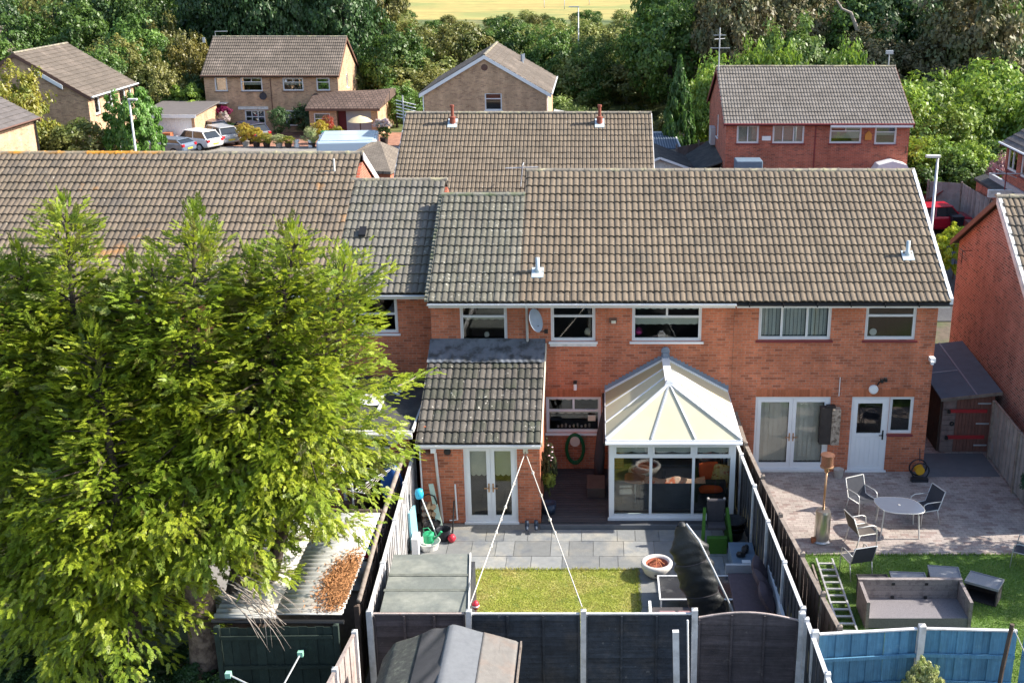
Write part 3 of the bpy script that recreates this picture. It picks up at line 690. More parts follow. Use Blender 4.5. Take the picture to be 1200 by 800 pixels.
# ---- right house
h2 = thing('brick_house', 'orange brick house with black gutter, maroon sills and white back door', 'house')
wall(h2, 'wall', 'brick', 3.703, 9.2, 0, 5.0, 0, .28, [(4.37, 6.34, 3.93, 4.96), (7.26, 8.64, 3.93, 4.96), (4.39, 6.47, 0, 2.27), (7.06, 8.11, 0, 2.27), (8.1101, 8.79, 1.16, 2.27)])
MB().box(3.71, 9.2, 8.9, 9.0, 0, 5.0).build('back_wall', 'brick', h2)
gable_wall(h2, 'brick', 9.0, .2, .282, 8.89, 0, 5.0, 5.0, 4.5, 7.55)
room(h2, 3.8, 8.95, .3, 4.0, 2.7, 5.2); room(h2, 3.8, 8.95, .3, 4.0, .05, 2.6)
roof = roof_slab(h2, 3.702, 9.40, [(-.4, 5.12), (4.5, 5.12 + PITCH * 4.9), (9.4, 5.12)])
front_slope(h2, roof, 3.7, 9.38, -.4, 5.12, 4.9 * SL, 'tile', lambda r, c: True, 13)
ridge_caps(roof, (3.7, 4.5, 7.72), (9.42, 4.5, 7.72))
eaves(h2, 3.72, 9.40, -.4, 5.12, gm='gutterblack')
vc = None
for k in range(14):
    a = -.42 + k * .35; b = a + .36; z = 5.14 + PITCH * (a + .4)
    mb = MB().prism([(0, 0, .10), (0, .36, .10 + PITCH * .36 - .02), (0, .36, -.08 + PITCH * .36), (0, 0, -.08)], (.09, 0, 0))
    if vc is None: vc = mb.build('verge_cap', 'vergeblue' if 'vergeblue' in M else 'white', roof); o = vc
    else: o = put('verge_cap', vc.data, 'white', roof)
    o.location = (9.36, a, z)
window(h2, 4.37, 0, 3.93, 1.97, 1.03, [(0, .31, 0, 1), (.31, .68, 0, 1), (.68, 1, 0, 1)], sill='maroon', blind=('vertical', 'blind'))
window(h2, 7.26, 0, 3.93, 1.38, 1.03, [(0, 1, 0, .68), (0, 1, .68, 1)], sill='maroon')
MB().lathe([(0, 0), (.10, 0), (.10, .02), (0, .03)], 18, T=Matrix.Translation((7.52, .14, 4.12)) @ Matrix.Rotation(R(90), 4, 'X')).build('ornament', 'white', h2)
french(h2, 4.39, 6.47, .06, 2.27, 0, 'vertical')
MB().box(4.3, 6.55, -.04, .25, 0, .03).build('door_step', 'whitedirty', h2)
# back door and side light
f = MB(); f.box(7.06, 7.12, .03, .10, .05, 2.27).box(8.05, 8.11, .03, .10, .05, 2.27).box(7.12, 8.05, .03, .10, 2.21, 2.27).box(7.0, 8.15, -.04, .10, .0, .05)
f.build('door_frame', 'white', h2)
D = MB(); a, b = 7.122, 8.048
D.box(a, b, .02, .075, .06, .16).box(a, a + .12, .02, .075, .16, 2.205).box(b - .12, b, .02, .075, .16, 2.205).box(a + .12, b - .12, .02, .075, 2.07, 2.205).box(a + .12, b - .12, .02, .075, 1.07, 1.17).box(a + .12, b - .12, .035, .07, .16, 1.07)
do = D.build('door', 'white', h2)
for k in range(5): MB().box(a + .14 + k * .13, a + .14 + k * .13 + .115, .028, .034, .18, 1.04).build('door_board', 'white', do)
MB().box(a + .12, b - .12, .04, .055, 1.17, 2.07).build('pane', 'glass', do)
MB().box(b - .08, b - .04, .0, .018, .98, 1.26).box(b - .17, b - .05, -.04, -.02, 1.11, 1.135).build('handle', 'black', do)
window(h2, 8.113, 0, 1.16, .677, 1.11, [(0, 1, 0, 1)], sill='maroon', sillw=.02)
for a, b in ((4.39, 6.47), (7.06, 8.79)): sol(h2, a, b, 2.275)
MB().lathe([(0, 0), (.13, 0), (.13, .05), (.10, .08), (0, .085)], 20, T=Matrix.Translation((7.62, -.004, 2.50)) @ Matrix.Rotation(R(90), 4, 'X')).build('round_wall_lamp', 'white', h2, smooth=False)
MB().tube([(7.72, -.02, 2.62), (7.74, -.10, 2.74), (7.82, -.14, 2.80)], .02, 6).box(7.76, 7.84, -.2, -.1, 2.75, 2.85).box(7.86, 7.94, -.2, -.1, 2.78, 2.88).build('flood_light', 'black', h2)
MB().tube([(6.68, -.02, 2.3), (6.68, -.02, 2.85)], .012, 6).build('cable', 'white', h2)
MB().box(9.06, 9.20, -.22, -.004, 3.35, 3.47).box(9.05, 9.12, -.34, -.2, 3.33, 3.41).build('security_camera', 'white', h2)
vent_pipe('vent_pipe', 8.55, 1.15, h2)
settle(h2, (6.4, 0, 0))

# ---- left neighbours
h3 = thing('brick_house', 'brick house with brown roof and grey tiled side bay, partly hidden by the tall conifers', 'house')
wall(h3, 'wall', 'brick', -13.0, -4.51, 0, 5.0, .8, .28, [(-6.82, -5.54, 3.86, 4.96), (-9.8, -8.2, 3.86, 4.96), (-6.45, -5.3, 0, 2.05)])
gable_wall(h3, 'brick_red', -4.71, .2, 1.09, 8.3, 0, 5.0, 5.0, 4.7, 7.2)
gable_wall(h3, 'brick_red', -7.47, .2, 1.09, 10.7, 3, 5.0, 5.0, 5.9, 7.75)
MB().box(-12.9, -7.5, 10.7, 10.8, 0, 5).build('back_wall', 'brick_red', h3)
room(h3, -12.8, -4.8, 1.1, 4.6, 2.7, 5.2)
zc = 5.12; yc = .4
rc = roof_slab(h3, -7.29, -4.56, [(yc, zc), (yc + 4.3, zc + PITCH * 4.3), (yc + 8.4, zc)])
front_slope(h3, rc, -7.28, -4.56, yc, zc, 4.3 * SL, 'tile_grey', lambda r, c: True, 31, 'tile_grey2')
ridge_caps(rc, (-7.4, yc + 4.3, zc + PITCH * 4.3), (-4.5, yc + 4.3, zc + PITCH * 4.3), 'ridge')
ra = roof_slab(h3, -13.0, -7.295, [(yc, zc), (yc + 5.45, zc + PITCH * 5.45), (yc + 10.9, zc)])
front_slope(h3, ra, -13.0, -7.28, yc, zc, 5.45 * SL, 'tile', lambda r, c: r > 5, 32, 'tile_lich')
ridge_caps(ra, (-13, yc + 5.45, zc + PITCH * 5.45), (-7.22, yc + 5.45, zc + PITCH * 5.45), 'ridge')
eaves(h3, -13, -4.6, yc, zc)
# far verge and bargeboard of the brown roof beyond the bay's ridge
for (a, b, nm, mt, off) in ((0, 5.2, 'bargeboard', 'white', -.02),):
    MB().prism([(-7.24, yc + 5.45, zc + PITCH * 5.45 + .05), (-7.24, yc + 10.9, zc + .05), (-7.24, yc + 10.9, zc - .17), (-7.24, yc + 5.45, zc + PITCH * 5.45 - .2)], (.03, 0, 0)).build(nm, mt, h3)
window(h3, -6.82, .8, 3.86, 1.28, 1.10, [(0, 1, 0, .5), (0, 1, .5, 1)])
window(h3, -9.8, .8, 3.86, 1.6, 1.10, [(0, .5, 0, 1), (.5, 1, 0, 1)])
MB().lathe([(0, 0), (.07, .01), (.08, .08), (0, .14)], 12, (-6.4, .96, 3.97)).build('ornament', 'cyan', h3, smooth=True)
# flat roofed back extension
MB().box(-8.3, -4.66, -3.1, .79, 2.45, 2.58).build('flat_roof', 'feltdark', h3)
MB().box(-8.32, -4.64, -3.17, -3.11, 2.38, 2.60).tube([(-8.3, -3.21, 2.52), (-4.64, -3.21, 2.52)], .045, 8).build('gutter', 'whitedirty', h3)
MB().bar((-4.62, -3.15, 2.60), (-4.62, .75, 2.62), .05, .09).build('roof_edge', 'whitedirty', h3)
MB().box(-8.2, -8.0, -2.899, .79, 0, 2.45).build('extension_wall', 'brick_red', h3); MB().box(-8.2, -6.5, -3.0, -2.9, 0, 2.3).build('extension_wall', 'brick_red', h3); MB().box(-5.25, -4.75, -3.0, -2.9, 0, 2.3).build('extension_wall', 'brick_red', h3)
MB().box(-6.5, -6.42, -3.03, -2.95, 0, 2.1).box(-5.33, -5.25, -3.03, -2.95, 0, 2.1).box(-6.42, -5.33, -3.03, -2.95, 2.02, 2.1).build('door_frame', 'whitedirty', h3)
window(h3, -7.9, -3.02, .95, 1.1, 1.1, [(0, 1, 0, 1)], deep=-.03)
MB().lathe([(0, 0), (.13, 0), (.12, .05), (.06, .08), (0, .085)], 18, T=Matrix.Translation((-5.15, -3.02, 2.25)) @ Matrix.Rotation(R(90), 4, 'X')).build('round_vent', 'whitedirty', h3)
MB().prism([(-6.8, 1.9 + yc, 6.13 + .12), (-6.6, 1.9 + yc, 6.25), (-6.6, 2.2 + yc, 6.42), (-6.8, 2.2 + yc, 6.42)], (0, 0, .06)).build('roof_vent', 'black', h3)
MB().tube([(-7.95, 5.0, 7.4), (-7.95, 5.0, 8.0)], .03, 8).build('flue_pipe', 'whitedirty', h3)
settle(h3, (-8.9, .8, 0))
# things lying on that flat roof
MB().sheet(lambda u, v: (-6.75 + 1.05 * u, -1.4 + .75 * v + .1 * math.sin(u * 6), 2.62 + .10 * abs(math.sin(u * 9 + v * 4)) * (1 - abs(2 * v - 1))), 18, 10).build('plastic_sheet', 'white', solid=.008)
tag(bpy.data.objects['plastic_sheet'], 'crumpled white plastic sheet lying on the dark flat roof beside the conifer', 'plastic sheet')
tag(MB().bar((-5.7, -1.2, 2.64), (-5.70, -1.9, 2.64), .07, .05).build('pipe_offcut', 'white'), 'short white square offcut lying on the dark flat roof, the one nearest the gutter', 'pipe')
tag(MB().bar((-5.9, -.1, 2.63), (-5.35, -.75, 2.63), .06, .04).bar((-5.8, -.05, 2.67), (-5.3, -.62, 2.67), .05, .04).build('white_trim', 'white'), 'bundle of long white trim lying slanted on the dark flat roof', 'plastic trim')

h4 = thing('brick_house', 'leftmost terraced house whose brown roof carries orange lichen at its ridge', 'house')
MB().box(-30, -13.02, .8, 1.05, 0, 5).build('wall', 'brick_red', h4); MB().box(-30, -13.02, 10.7, 10.9, 0, 5).build('back_wall', 'brick_red', h4)
r4 = roof_slab(h4, -30.0, -13.005, [(yc, zc), (yc + 5.45, zc + PITCH * 5.45), (yc + 10.9, zc)])
front_slope(h4, r4, -19.66, -13.005, yc, zc, 5.45 * SL, 'tile_lich', lambda r, c: r > 4, 33, 'tile')
ridge_caps(r4, (-19.7, yc + 5.45, zc + PITCH * 5.45), (-13, yc + 5.45, zc + PITCH * 5.45), 'ridgelich')
eaves(h4, -30, -13.02, yc, zc)
settle(h4, (-21, .8, 0))

# ---- right neighbour, gable end with a long rear slope
h5 = thing('brick_house', 'red brick gable end house at the right edge with a long tiled rear slope', 'house')
gy, gz, ge, gez, gf = 3.3, 7.15, -3.0, 3.0, 7.1
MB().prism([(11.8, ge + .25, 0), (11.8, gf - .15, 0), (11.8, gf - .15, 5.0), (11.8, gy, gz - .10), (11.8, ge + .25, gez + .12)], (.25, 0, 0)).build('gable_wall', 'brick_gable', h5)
MB().box(12.06, 19, ge + .25, ge + .5, 0, 3.0).box(12.06, 19, gf - .4, gf - .15, 0, 4.9).build('wall', 'brick_red', h5)
sf = (gz - gez) / (gy - ge); r5 = roof_slab(h5, 11.62, 19, [(ge, gez), (gy, gz), (gf + .1, 4.9)])
tile_roof(r5, (11.66, ge - .04, gez), (1, 0, 0), (0, 1, sf), 3.33, (gy - ge) * math.sqrt(1 + sf * sf), 'tile', lambda r, c: r > 10 and c < 8, 41, mat2='tile_lich')
ridge_caps(r5, (11.55, gy, gz + .04), (15, gy, gz + .04), 'ridge')
for k in range(19):
    a = ge + k * .335; z = gez + sf * (a - ge)
    MB().prism([(0, 0, .10), (0, .35, .10 + sf * .35 - .02), (0, .35, .02 + sf * .35), (0, 0, .02)], (.1, 0, 0)).build('verge_cap', 'whitedirty', r5, loc=(11.60, a, z))
MB().prism([(11.585, gy, gz + .03), (11.585, gf + .12, 4.95), (11.585, gf + .12, 4.78), (11.585, gy, gz - .16)], (.045, 0, 0)).build('bargeboard', 'brown', h5)
MB().prism([(11.586, gy, gz + .03), (11.586, ge, gez + .02), (11.586, ge, gez - .16), (11.586, gy, gz - .16)], (.045, 0, 0)).build('bargeboard', 'whitedirty', h5)
MB().tube([(11.82, 5.6, 5.0), (11.5, 5.6, 5.0), (11.5, 5.6, 4.6)], .015, 6).tube([(11.5, 5.3, 5.0), (11.5, 5.9, 5.0)], .012, 6).tube([(11.5, 5.35, 4.85), (11.5, 5.85, 4.85)], .012, 6).build('aerial', 'black', h5)
settle(h5, (15, 0, 0))
# ---- glass room (conservatory)
cv = thing('conservatory', 'white framed glass room with cream hipped roof panels built against the brick house', 'conservatory')
x0, x1, yf, ze = .30, 3.50, -3.10, 2.30
fr = MB(); 
for a, b in ((x0, x0 + .13), (x1 - .13, x1)): fr.box(a, b, yf, yf + .1, .10, ze)
fr.box(x0 + .13, x1 - .13, yf, yf + .1, .10, .24); fr.box(x0 + .13, x1 - .13, yf, yf + .1, ze - .12, ze); fr.box(x0 - .03, x1 + .03, yf - .05, yf - .002, .10, .17)
fr.build('front_frame', 'white', cv)
bx = [x0 + .13, 1.36, 2.44, x1 - .13]
for k in range(3):
    a, b = bx[k], bx[k + 1]
    if k < 2: MB().box(b - .035, b + .035, yf + .003, yf + .097, .24, ze - .12).build('mullion', 'white', cv)
    zt = 1.86; s = MB(); e = .036 if k else 0
    a2, b2 = a + (.036 if k else .001), b - (.036 if k < 2 else .001)
    s.box(a2, b2, yf + .01, yf + .09, zt - .03, zt + .03)
    so_ = s.build('transom', 'white', cv)
    t = MB(); t.box(a2, b2, yf - .012, yf + .05, zt + .032, zt + .075).box(a2, b2, yf - .012, yf + .05, ze - .165, ze - .122).box(a2, a2 + .05, yf - .012, yf + .05, zt + .075, ze - .165).box(b2 - .05, b2, yf - .012, yf + .05, zt + .075, ze - .165)
    to = t.build('fanlight', 'white', cv); MB().box(a2 + .05, b2 - .05, yf + .01, yf + .02, zt + .075, ze - .165).build('pane', 'glass', to)
    MB().box(a2, b2, yf + .05, yf + .062, .24, zt - .03).build('pane', 'glassclear', cv)
    n = 12; pts = [(a2 + .02, yf + .14, ze - .12)] + [(a2 + .02 + (b2 - a2 - .04) * q / n, yf + .14, zt + .09 - .04 * abs(math.sin(q / n * math.pi * 2))) for q in range(n + 1)] + [(b2 - .02, yf + .14, ze - .12)]
    MB().prism(pts, (0, .004, 0)).build('blind', 'blindwhite', cv)
M_ = MB()
for xa in (x0, x1 - .08):  # side walls: frames with panes
    sd_ = MB(); ys = [yf + .102, -2.1, -1.1, -.03]
    sd_.box(xa, xa + .08, yf + .102, -.01, .10, .22).box(xa, xa + .08, yf + .102, -.01, ze - .12, ze).box(xa, xa + .08, yf + .102, -.01, 1.8, 1.88)
    for yy in (-2.1, -1.1, -.09): sd_.box(xa + .002, xa + .078, yy, yy + .07, .22, ze - .12)
    s_ = sd_.build('side_frame', 'white', cv)
    for q in range(3): MB().box(xa + .03, xa + .042, ys[q] + .07, ys[q + 1], .22, ze - .12).build('pane', 'glassclear', s_)
# roof
E_ = dict(xl=.22, xr=3.60, yf=-3.30, ze=2.40, xm=1.86, zr=3.36, yr=-1.92)
P_ = lambda a, b, t: Vector(a).lerp(Vector(b), t)
Rr = Vector((E_['xm'], E_['yr'], E_['zr'])); Rw = Vector((E_['xm'], -.02, E_['zr']))
FL = Vector((E_['xl'], E_['yf'], E_['ze'])); FR = Vector((E_['xr'], E_['yf'], E_['ze'])); WL = Vector((E_['xl'], -.02, E_['ze'])); WR = Vector((E_['xr'], -.02, E_['ze']))
panels = []
fp = [FL, FL.lerp(FR, .335), FL.lerp(FR, .66), FR]
for k in range(3): panels.append([fp[k], fp[k + 1], Rr])
cr = MB().box(E_['xl'] - .02, E_['xr'] + .02, E_['yf'] - .03, E_['yf'] + .02, 2.30, 2.42).box(E_['xl'] - .02, E_['xl'] + .03, E_['yf'] + .02, -.02, 2.30, 2.42).box(E_['xr'] - .03, E_['xr'] + .02, E_['yf'] + .02, -.02, 2.30, 2.42).box(E_['xl'] + .03, E_['xr'] - .03, E_['yf'] + .021, -3.0, 2.30, 2.38).build('eaves_beam', 'white', cv)
MB().tube([(E_['xl'] - .02, -3.36, 2.34), (E_['xr'] + .02, -3.36, 2.34)], .045, 8).build('gutter', 'white', cv)
MB().tube([(E_['xl'] - .03, -3.36, 2.34), (E_['xl'] - .05, -.03, 2.36)], .04, 8).build('gutter', 'black', cv)
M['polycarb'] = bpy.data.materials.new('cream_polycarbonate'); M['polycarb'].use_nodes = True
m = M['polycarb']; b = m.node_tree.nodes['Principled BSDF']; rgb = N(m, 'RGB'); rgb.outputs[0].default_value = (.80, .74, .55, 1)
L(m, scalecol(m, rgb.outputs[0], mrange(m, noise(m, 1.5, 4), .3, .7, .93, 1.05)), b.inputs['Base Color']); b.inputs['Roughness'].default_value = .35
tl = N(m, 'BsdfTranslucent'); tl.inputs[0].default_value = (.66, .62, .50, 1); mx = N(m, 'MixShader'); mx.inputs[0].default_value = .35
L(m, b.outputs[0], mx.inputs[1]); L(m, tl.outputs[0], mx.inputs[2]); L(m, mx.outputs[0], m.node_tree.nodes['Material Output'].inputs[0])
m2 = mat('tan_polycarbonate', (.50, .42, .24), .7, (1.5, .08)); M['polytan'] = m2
def side(a, b, r0, r1, mats, ns):
    for k in range(ns):
        p0, p1 = a.lerp(b, k / ns), a.lerp(b, (k + 1) / ns); q0, q1 = r0.lerp(r1, k / ns), r0.lerp(r1, (k + 1) / ns)
        MB().prism([p0, p1, q1, q0], (0, 0, .025)).build('roof_panel', mats[k], cv)
        if k: MB().bar(p0 + Vector((0, 0, .03)), q0 + Vector((0, 0, .03)), .045, .04).build('glazing_bar', 'white', cv)
for t in panels: MB().prism(t, (0, 0, .025)).build('roof_panel', 'polycarb', cv)
RL1 = WL.lerp(FL, 0)
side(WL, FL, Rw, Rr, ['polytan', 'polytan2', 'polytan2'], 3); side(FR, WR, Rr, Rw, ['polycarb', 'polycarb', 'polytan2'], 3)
for k, p in enumerate(fp):
    mt = 'white' if k in (0,) else 'metalgrey'
    MB().bar(p + Vector((0, 0, .035)), Rr + Vector((0, 0, .035)), .07 if k in (0, 3) else .045, .05).build('hip_bar' if k in (0, 3) else 'glazing_bar', mt, cv)
for p, q in ((WL, Rw), (WR, Rw)):
    MB().bar(p + Vector((0, -.02, .05)), q + Vector((0, -.02, .05)), .05, .05).build('wall_bar', 'white', cv)
# stepped lead flashing
for sgn, p, q in ((-1, WL, Rw), (1, WR, Rw)):
    n = 17
    for k in range(n):
        a = p.lerp(q, k / n); b = p.lerp(q, (k + 1) / n)
        MB().box(min(a.x, b.x) - .02, max(a.x, b.x) + .02, -.02 - .002 * (k % 2), -.001, min(a.z, b.z) + .03, max(a.z, b.z) + .16).build('flashing_step', 'leadmid', cv)
M_ = None
MB().box(1.76, 1.96, -1.98, -.02, 3.36, 3.44).prism([(1.72, -2.02, 3.34), (2.0, -2.02, 3.34), (1.92, -1.95, 3.50), (1.80, -1.95, 3.50)], (0, .12, 0)).build('ridge_cap', 'white', cv)
MB().lathe([(0, 0), (.12, 0), (.12, .05), (.07, .07), (0, .07)], 16, T=Matrix.Translation((1.86, -.003, 3.62)) @ Matrix.Rotation(R(90), 4, 'X')).box(1.78, 1.94, -.10, -.003, 3.42, 3.58).build('ridge_end', 'leadmid', cv)
MB().box(x0, x1, yf + .05, -.01, .10, .11).build('floor', 'floorgrey', cv)
settle(cv, (1.9, -3.1, 0))
# inside the glass room
so1 = thing('sofa', 'dark corner sofa with orange cushions inside the glass room', 'sofa', (2.0, -1.6, .11))
MB().box(-.9, 1.35, -.75, -.05, .0, .42).box(.75, 1.35, -.05, 1.3, 0, .42).build('seat', 'charfab', so1, bevel=.04)
MB().box(-.9, 1.35, -.95, -.76, .0, .80).box(1.18, 1.34, -.05, 1.3, .42, .85).build('backrest', 'charfab', so1, bevel=.04)
def cushion(name, mt, c, w_, h_, t, rot, label, group=None):
    def f(u, v, s):
        a, b = 2 * u - 1, 2 * v - 1; k = (1 - a ** 4) * (1 - b ** 4); return (a * w_ / 2 * (1 - .08 * b * b), b * h_ / 2 * (1 - .08 * a * a), s * t / 2 * k ** .6)
    mb = MB(); mb.sheet(lambda u, v: f(u, v, 1), 10, 10); mb.sheet(lambda u, v: f(u, v, -1), 10, 10)
    o = mb.build(name, mt, None, loc=c, rot=rot, smooth=True); return tag(o, label, 'cushion', group)
cushion('cushion', 'orange', (2.95, -2.05, .95), .55, .55, .2, (R(68), 0, R(12)), 'large orange cushion upright at the right end of the sofa in the glass room')
cushion('cushion', 'yellowpat', (3.24, -2.2, .92), .5, .6, .18, (R(60), 0, R(-20)), 'yellow patterned cushion beside the orange one in the glass room')
cushion('cushion', 'orange', (2.95, -2.56, .72), .62, .3, .17, (R(20), 0, R(5)), 'orange bolster cushion lying on the sofa back, right hand window of the glass room')
cushion('cushion', 'rustor', (.98, -2.50, .98), .55, .32, .16, (R(30), R(5), R(-6)), 'rust coloured cushion at the left end of the sofa in the glass room')
tag(MB().sheet(lambda u, v: (1.15 + 1.65 * u, -2.68 + .32 * v, .925 + .04 * math.sin(u * 14) * v + .045 * math.sin(v * 3)), 24, 6).build('throw_blanket', 'peach', solid=.015), 'peach and white patterned throw laid over the sofa back in the glass room', 'throw')
sw = thing('round_table', 'small round glass topped table with cream rim inside the glass room', 'table', (1.15, -1.9, .11))
MB().lathe([(.26, .80), (.33, .80), (.33, .84), (.26, .84), (.26, .80)], 24).build('rim', 'cream', sw); MB().lathe([(0, .815), (.262, .815), (.262, .828), (0, .828)], 24).build('tabletop', 'rustor', sw)
for k in range(3):
    a = k * 2.1; MB().tube([(.24 * math.cos(a), .24 * math.sin(a), .8), (.3 * math.cos(a), .3 * math.sin(a), 0)], .014, 6).build('leg', 'metalgrey', sw)
vs_ = thing('flower_vase', 'vase of pale flowers on a thin stand inside the glass room', 'vase', (1.75, -2.1, .11))
MB().lathe([(0, 0), (.05, 0), (.03, .3), (.05, .75), (.06, .9), (0, .9)], 12).build('vase', 'glass', vs_)
M['lattice2'] = mat('blue_black_fence_paint', (.034, .043, .058), .75, (8, .3), .22, [((.055, .055, .06), 2, .5, .7), ((.12, .125, .13), 6, .66, .72)], (20, .4), streak=((1.5, 1.5, 30), .35))
M['feltblack'] = mat('black_grey_felt', (.085, .088, .08), .95, (14, .3), 0, [((.15, .16, .13), 9, .55, .68)], (90, .6))
M['feltcreased'] = mat('creased_black_felt', (.060, .060, .064), .75, (9, .15), bump=(60, .3))
M['feltmid'] = mat('mid_grey_felt', (.155, .165, .18), .9, (9, .12), bump=(90, .4))
M['feltseam'] = mat('felt_seam', (.15, .16, .14), .95, (9, .2), bump=(90, .5))
M['timberpink'] = mat('pinkish_weathered_plank', (.23, .17, .155), .9, (6, .25), .14, [((.13, .095, .085), 4, .5, .7)], (25, .5))
M['bluebox'] = mat('blue_grey_box', (.13, .185, .25), .7, (4, .1))
M['deckbox'] = mat('dark_brown_box', (.085, .062, .055), .75, (4, .15))
M['cyanpale'] = mat('pale_cyan_sheet', (.25, .52, .60), .5)
M['bootblue'] = mat('dark_blue_rubber', (.03, .045, .075), .5)
M['mintplastic'] = mat('mint_plastic', (.30, .60, .45), .5)
M['limeplastic'] = mat('lime_plastic', (.40, .58, .12), .5)
M['copperdark'] = mat('copper_mesh', (.34, .17, .11), .4, (30, .2), metal=.7)
M['rattanseat'] = mat('grey_rattan_seat', (.21, .195, .205), .85, (60, .3), 0, bump=(120, .6))
# ---------------- fences
M['board_light'] = mat('pale_grey_fence_board', (.40, .39, .39), .85, (7, .2), .12, [((.26, .24, .23), 3, .5, .75)], (25, .4))
M['pinkboard'] = mat('pinkish_grey_board', (.36, .30, .28), .85, (7, .2), .12, [((.28, .13, .10), 3, .6, .75)], (25, .4))
def fence(label, pts, h, board, post, cap=None, bw=.15, orient='v', postw=.1, ph=None, battens=0, rails=(), arch=0, side=1, capw=.06, group=None, posts=None, name='fence', lap=.018):
    """pts: post positions; boards between. side: which side (left of travel = 1) carries the rails"""
    t = thing(name, label, 'fence', (pts[0][0], pts[0][1], 0), group=group); o0 = Vector((pts[0][0], pts[0][1], 0)); cache = {}
    rr = random.Random(len(label))
    ph = ph or h + .06
    for i, p in enumerate(pts):
        if posts and not posts[i]: continue
        z = ph if not isinstance(ph, (list, tuple)) else ph[i]
        T = MB().box(-postw / 2, postw / 2, -postw / 2, postw / 2, 0, z - .03); T.add([(-postw / 2, -postw / 2, z - .03), (postw / 2, -postw / 2, z - .03), (postw / 2, postw / 2, z - .03), (-postw / 2, postw / 2, z - .03), (0, 0, z)], [(0, 1, 4), (1, 2, 4), (2, 3, 4), (3, 0, 4)])
        T.build('post', post, t, loc=Vector((p[0], p[1], 0)) - o0, rz=rr.uniform(-.06, .06), rot=(rr.uniform(-.008, .008), rr.uniform(-.012, .012), 0))
    for i in range(len(pts) - 1):
        a = Vector((*pts[i][:2], 0)); b = Vector((*pts[i + 1][:2], 0)); d = b - a; l = d.length - postw - .01; d.normalize(); ang = math.atan2(d.y, d.x); s = a + d * (postw / 2 + .005) - o0
        if orient == 'v':
            n = max(1, round(l / bw)); st = l / n; k = round(st, 4)
            if k not in cache: cache[k] = MB().box(.0, st + (.008 if lap > .008 else -.004), -.007, .007, 0, 1).build('board', board, t).data; C.objects  # noqa
            for q in range(n):
                o = [c for c in t.children if c.data == cache[k]][0] if (q == 0 and i == 0) else put('board', cache[k], board, t)
                o.location = s + d * (st * q) + Vector((0, 0, .08)) + Vector((-d.y, d.x, 0)) * (lap * (q % 2)); o.rotation_euler = (0, rr.uniform(-.006, .006), ang); o.scale = (1, 1, h - .09 + rr.uniform(-.008, .008))
        else:
            n = round((h - .05) / bw); bhh = (h - .05) / n
            for q in range(n):
                z0 = .05 + q * bhh; top = arch * (1 - 0) if False else 0
                mb = MB()
                if q < n - 1 or not arch:
                    mb.add([(0, .012, z0 - .015), (l, .012, z0 - .015), (l, -.004, z0 + bhh), (0, -.004, z0 + bhh), (0, .002, z0 - .015), (l, .002, z0 - .015), (l, -.014, z0 + bhh), (0, -.014, z0 + bhh)], [(0, 1, 2, 3), (7, 6, 5, 4), (0, 4, 5, 1), (3, 2, 6, 7), (0, 3, 7, 4), (1, 5, 6, 2)])
                    # front of the boards faces the camera side (-y)
                    mb.v = [(x, -y, z) for x, y, z in mb.v]
                else:
                    m_ = 12; pt = [(0, 0, z0 - .01), (l, 0, z0 - .01)] + [(l * (1 - j / m_), 0, h + arch * math.sin(math.pi * (1 - j / m_))) for j in range(m_ + 1)]
                    mb.prism(pt, (0, -.012, 0))
                mb.build('board', board, t, loc=s + Vector((0, 0, rr.uniform(-.003, .003))), rot=(0, rr.uniform(-.002, .002), ang))
        N_ = Vector((-d.y, d.x, 0)) * side
        for q in range(battens):
            f = (q + (0.5 if battens < 3 else 0.02)) / (battens if battens < 3 else battens - .96)
            hh = h + (arch * math.sin(math.pi * f) if arch else 0)
            MB().box(-.02, .02, -.014, .014, .04, hh - .02).build('batten', board, t, loc=s + d * (l * f) + N_ * .034, rz=ang)
        for z in rails:
            MB().box(0, l, -.018, .018, z - .035, z + .035).build('rail', board, t, loc=s + N_ * (.028 + lap), rz=ang)
        if cap:
            if arch:
                P = [(l * j / 14, 0, h + arch * math.sin(math.pi * j / 14) + .012) for j in range(15)]; mb = MB()
                for u, v in zip(P, P[1:]): mb.bar(u, v, capw, .025)
                mb.build('cap_rail', cap, t, loc=s, rz=ang)
            else: MB().box(0, l, -capw / 2, capw / 2, h, h + .028).build('cap_rail', cap, t, loc=s, rz=ang, rot=None)
    return t
def lin(a, b, n): return [(a[0] + (b[0] - a[0]) * i / n, a[1] + (b[1] - a[1]) * i / n) for i in range(n + 1)]
fence('black painted board fence with white posts and pale cap, right side of the paved garden', lin((3.60, -1.0), (4.03, -10.1), 5), 1.76, 'lattice', 'concrete', 'concrete', .16, side=1, ph=1.86, capw=.07)
fence('weathered brown grey fence standing between the black fence and the brick patio', [(3.86, -.15), (3.88, -2.2), (4.02, -4.2), (4.18, -6.2), (4.36, -8.0), (4.50, -9.6), (4.62, -10.8)], 1.76, 'timberdark', 'timber', 'timber', .15, ph=1.9, capw=.09, postw=.09)
fence('pale grey board fence with white concrete posts on the left side of the paved garden', lin((-4.72, -2.5), (-4.46, -10.2), 4), 1.76, 'board_light', 'concrete', 'concrete', .13, side=-1, ph=1.84, rails=(), capw=.07, lap=.02)
fence('old brown timber fence with a round log rail beside the corrugated roof', lin((-4.95, -2.6), (-4.72, -10.1), 3), 1.62, 'timberdark', 'timberdark', None, .16, ph=1.9, lap=.02)
rl = MB().tube([(-4.86, -2.0, 2.12), (-4.84, -4.2, 2.03), (-4.80, -7, 2.0), (-4.66, -10.1, 1.98)], [.055, .06, .055, .05], 8)
tag(rl.build('log_rail', 'timber', smooth=True), 'long weathered round log laid along the top of the left hand fence', 'log rail')
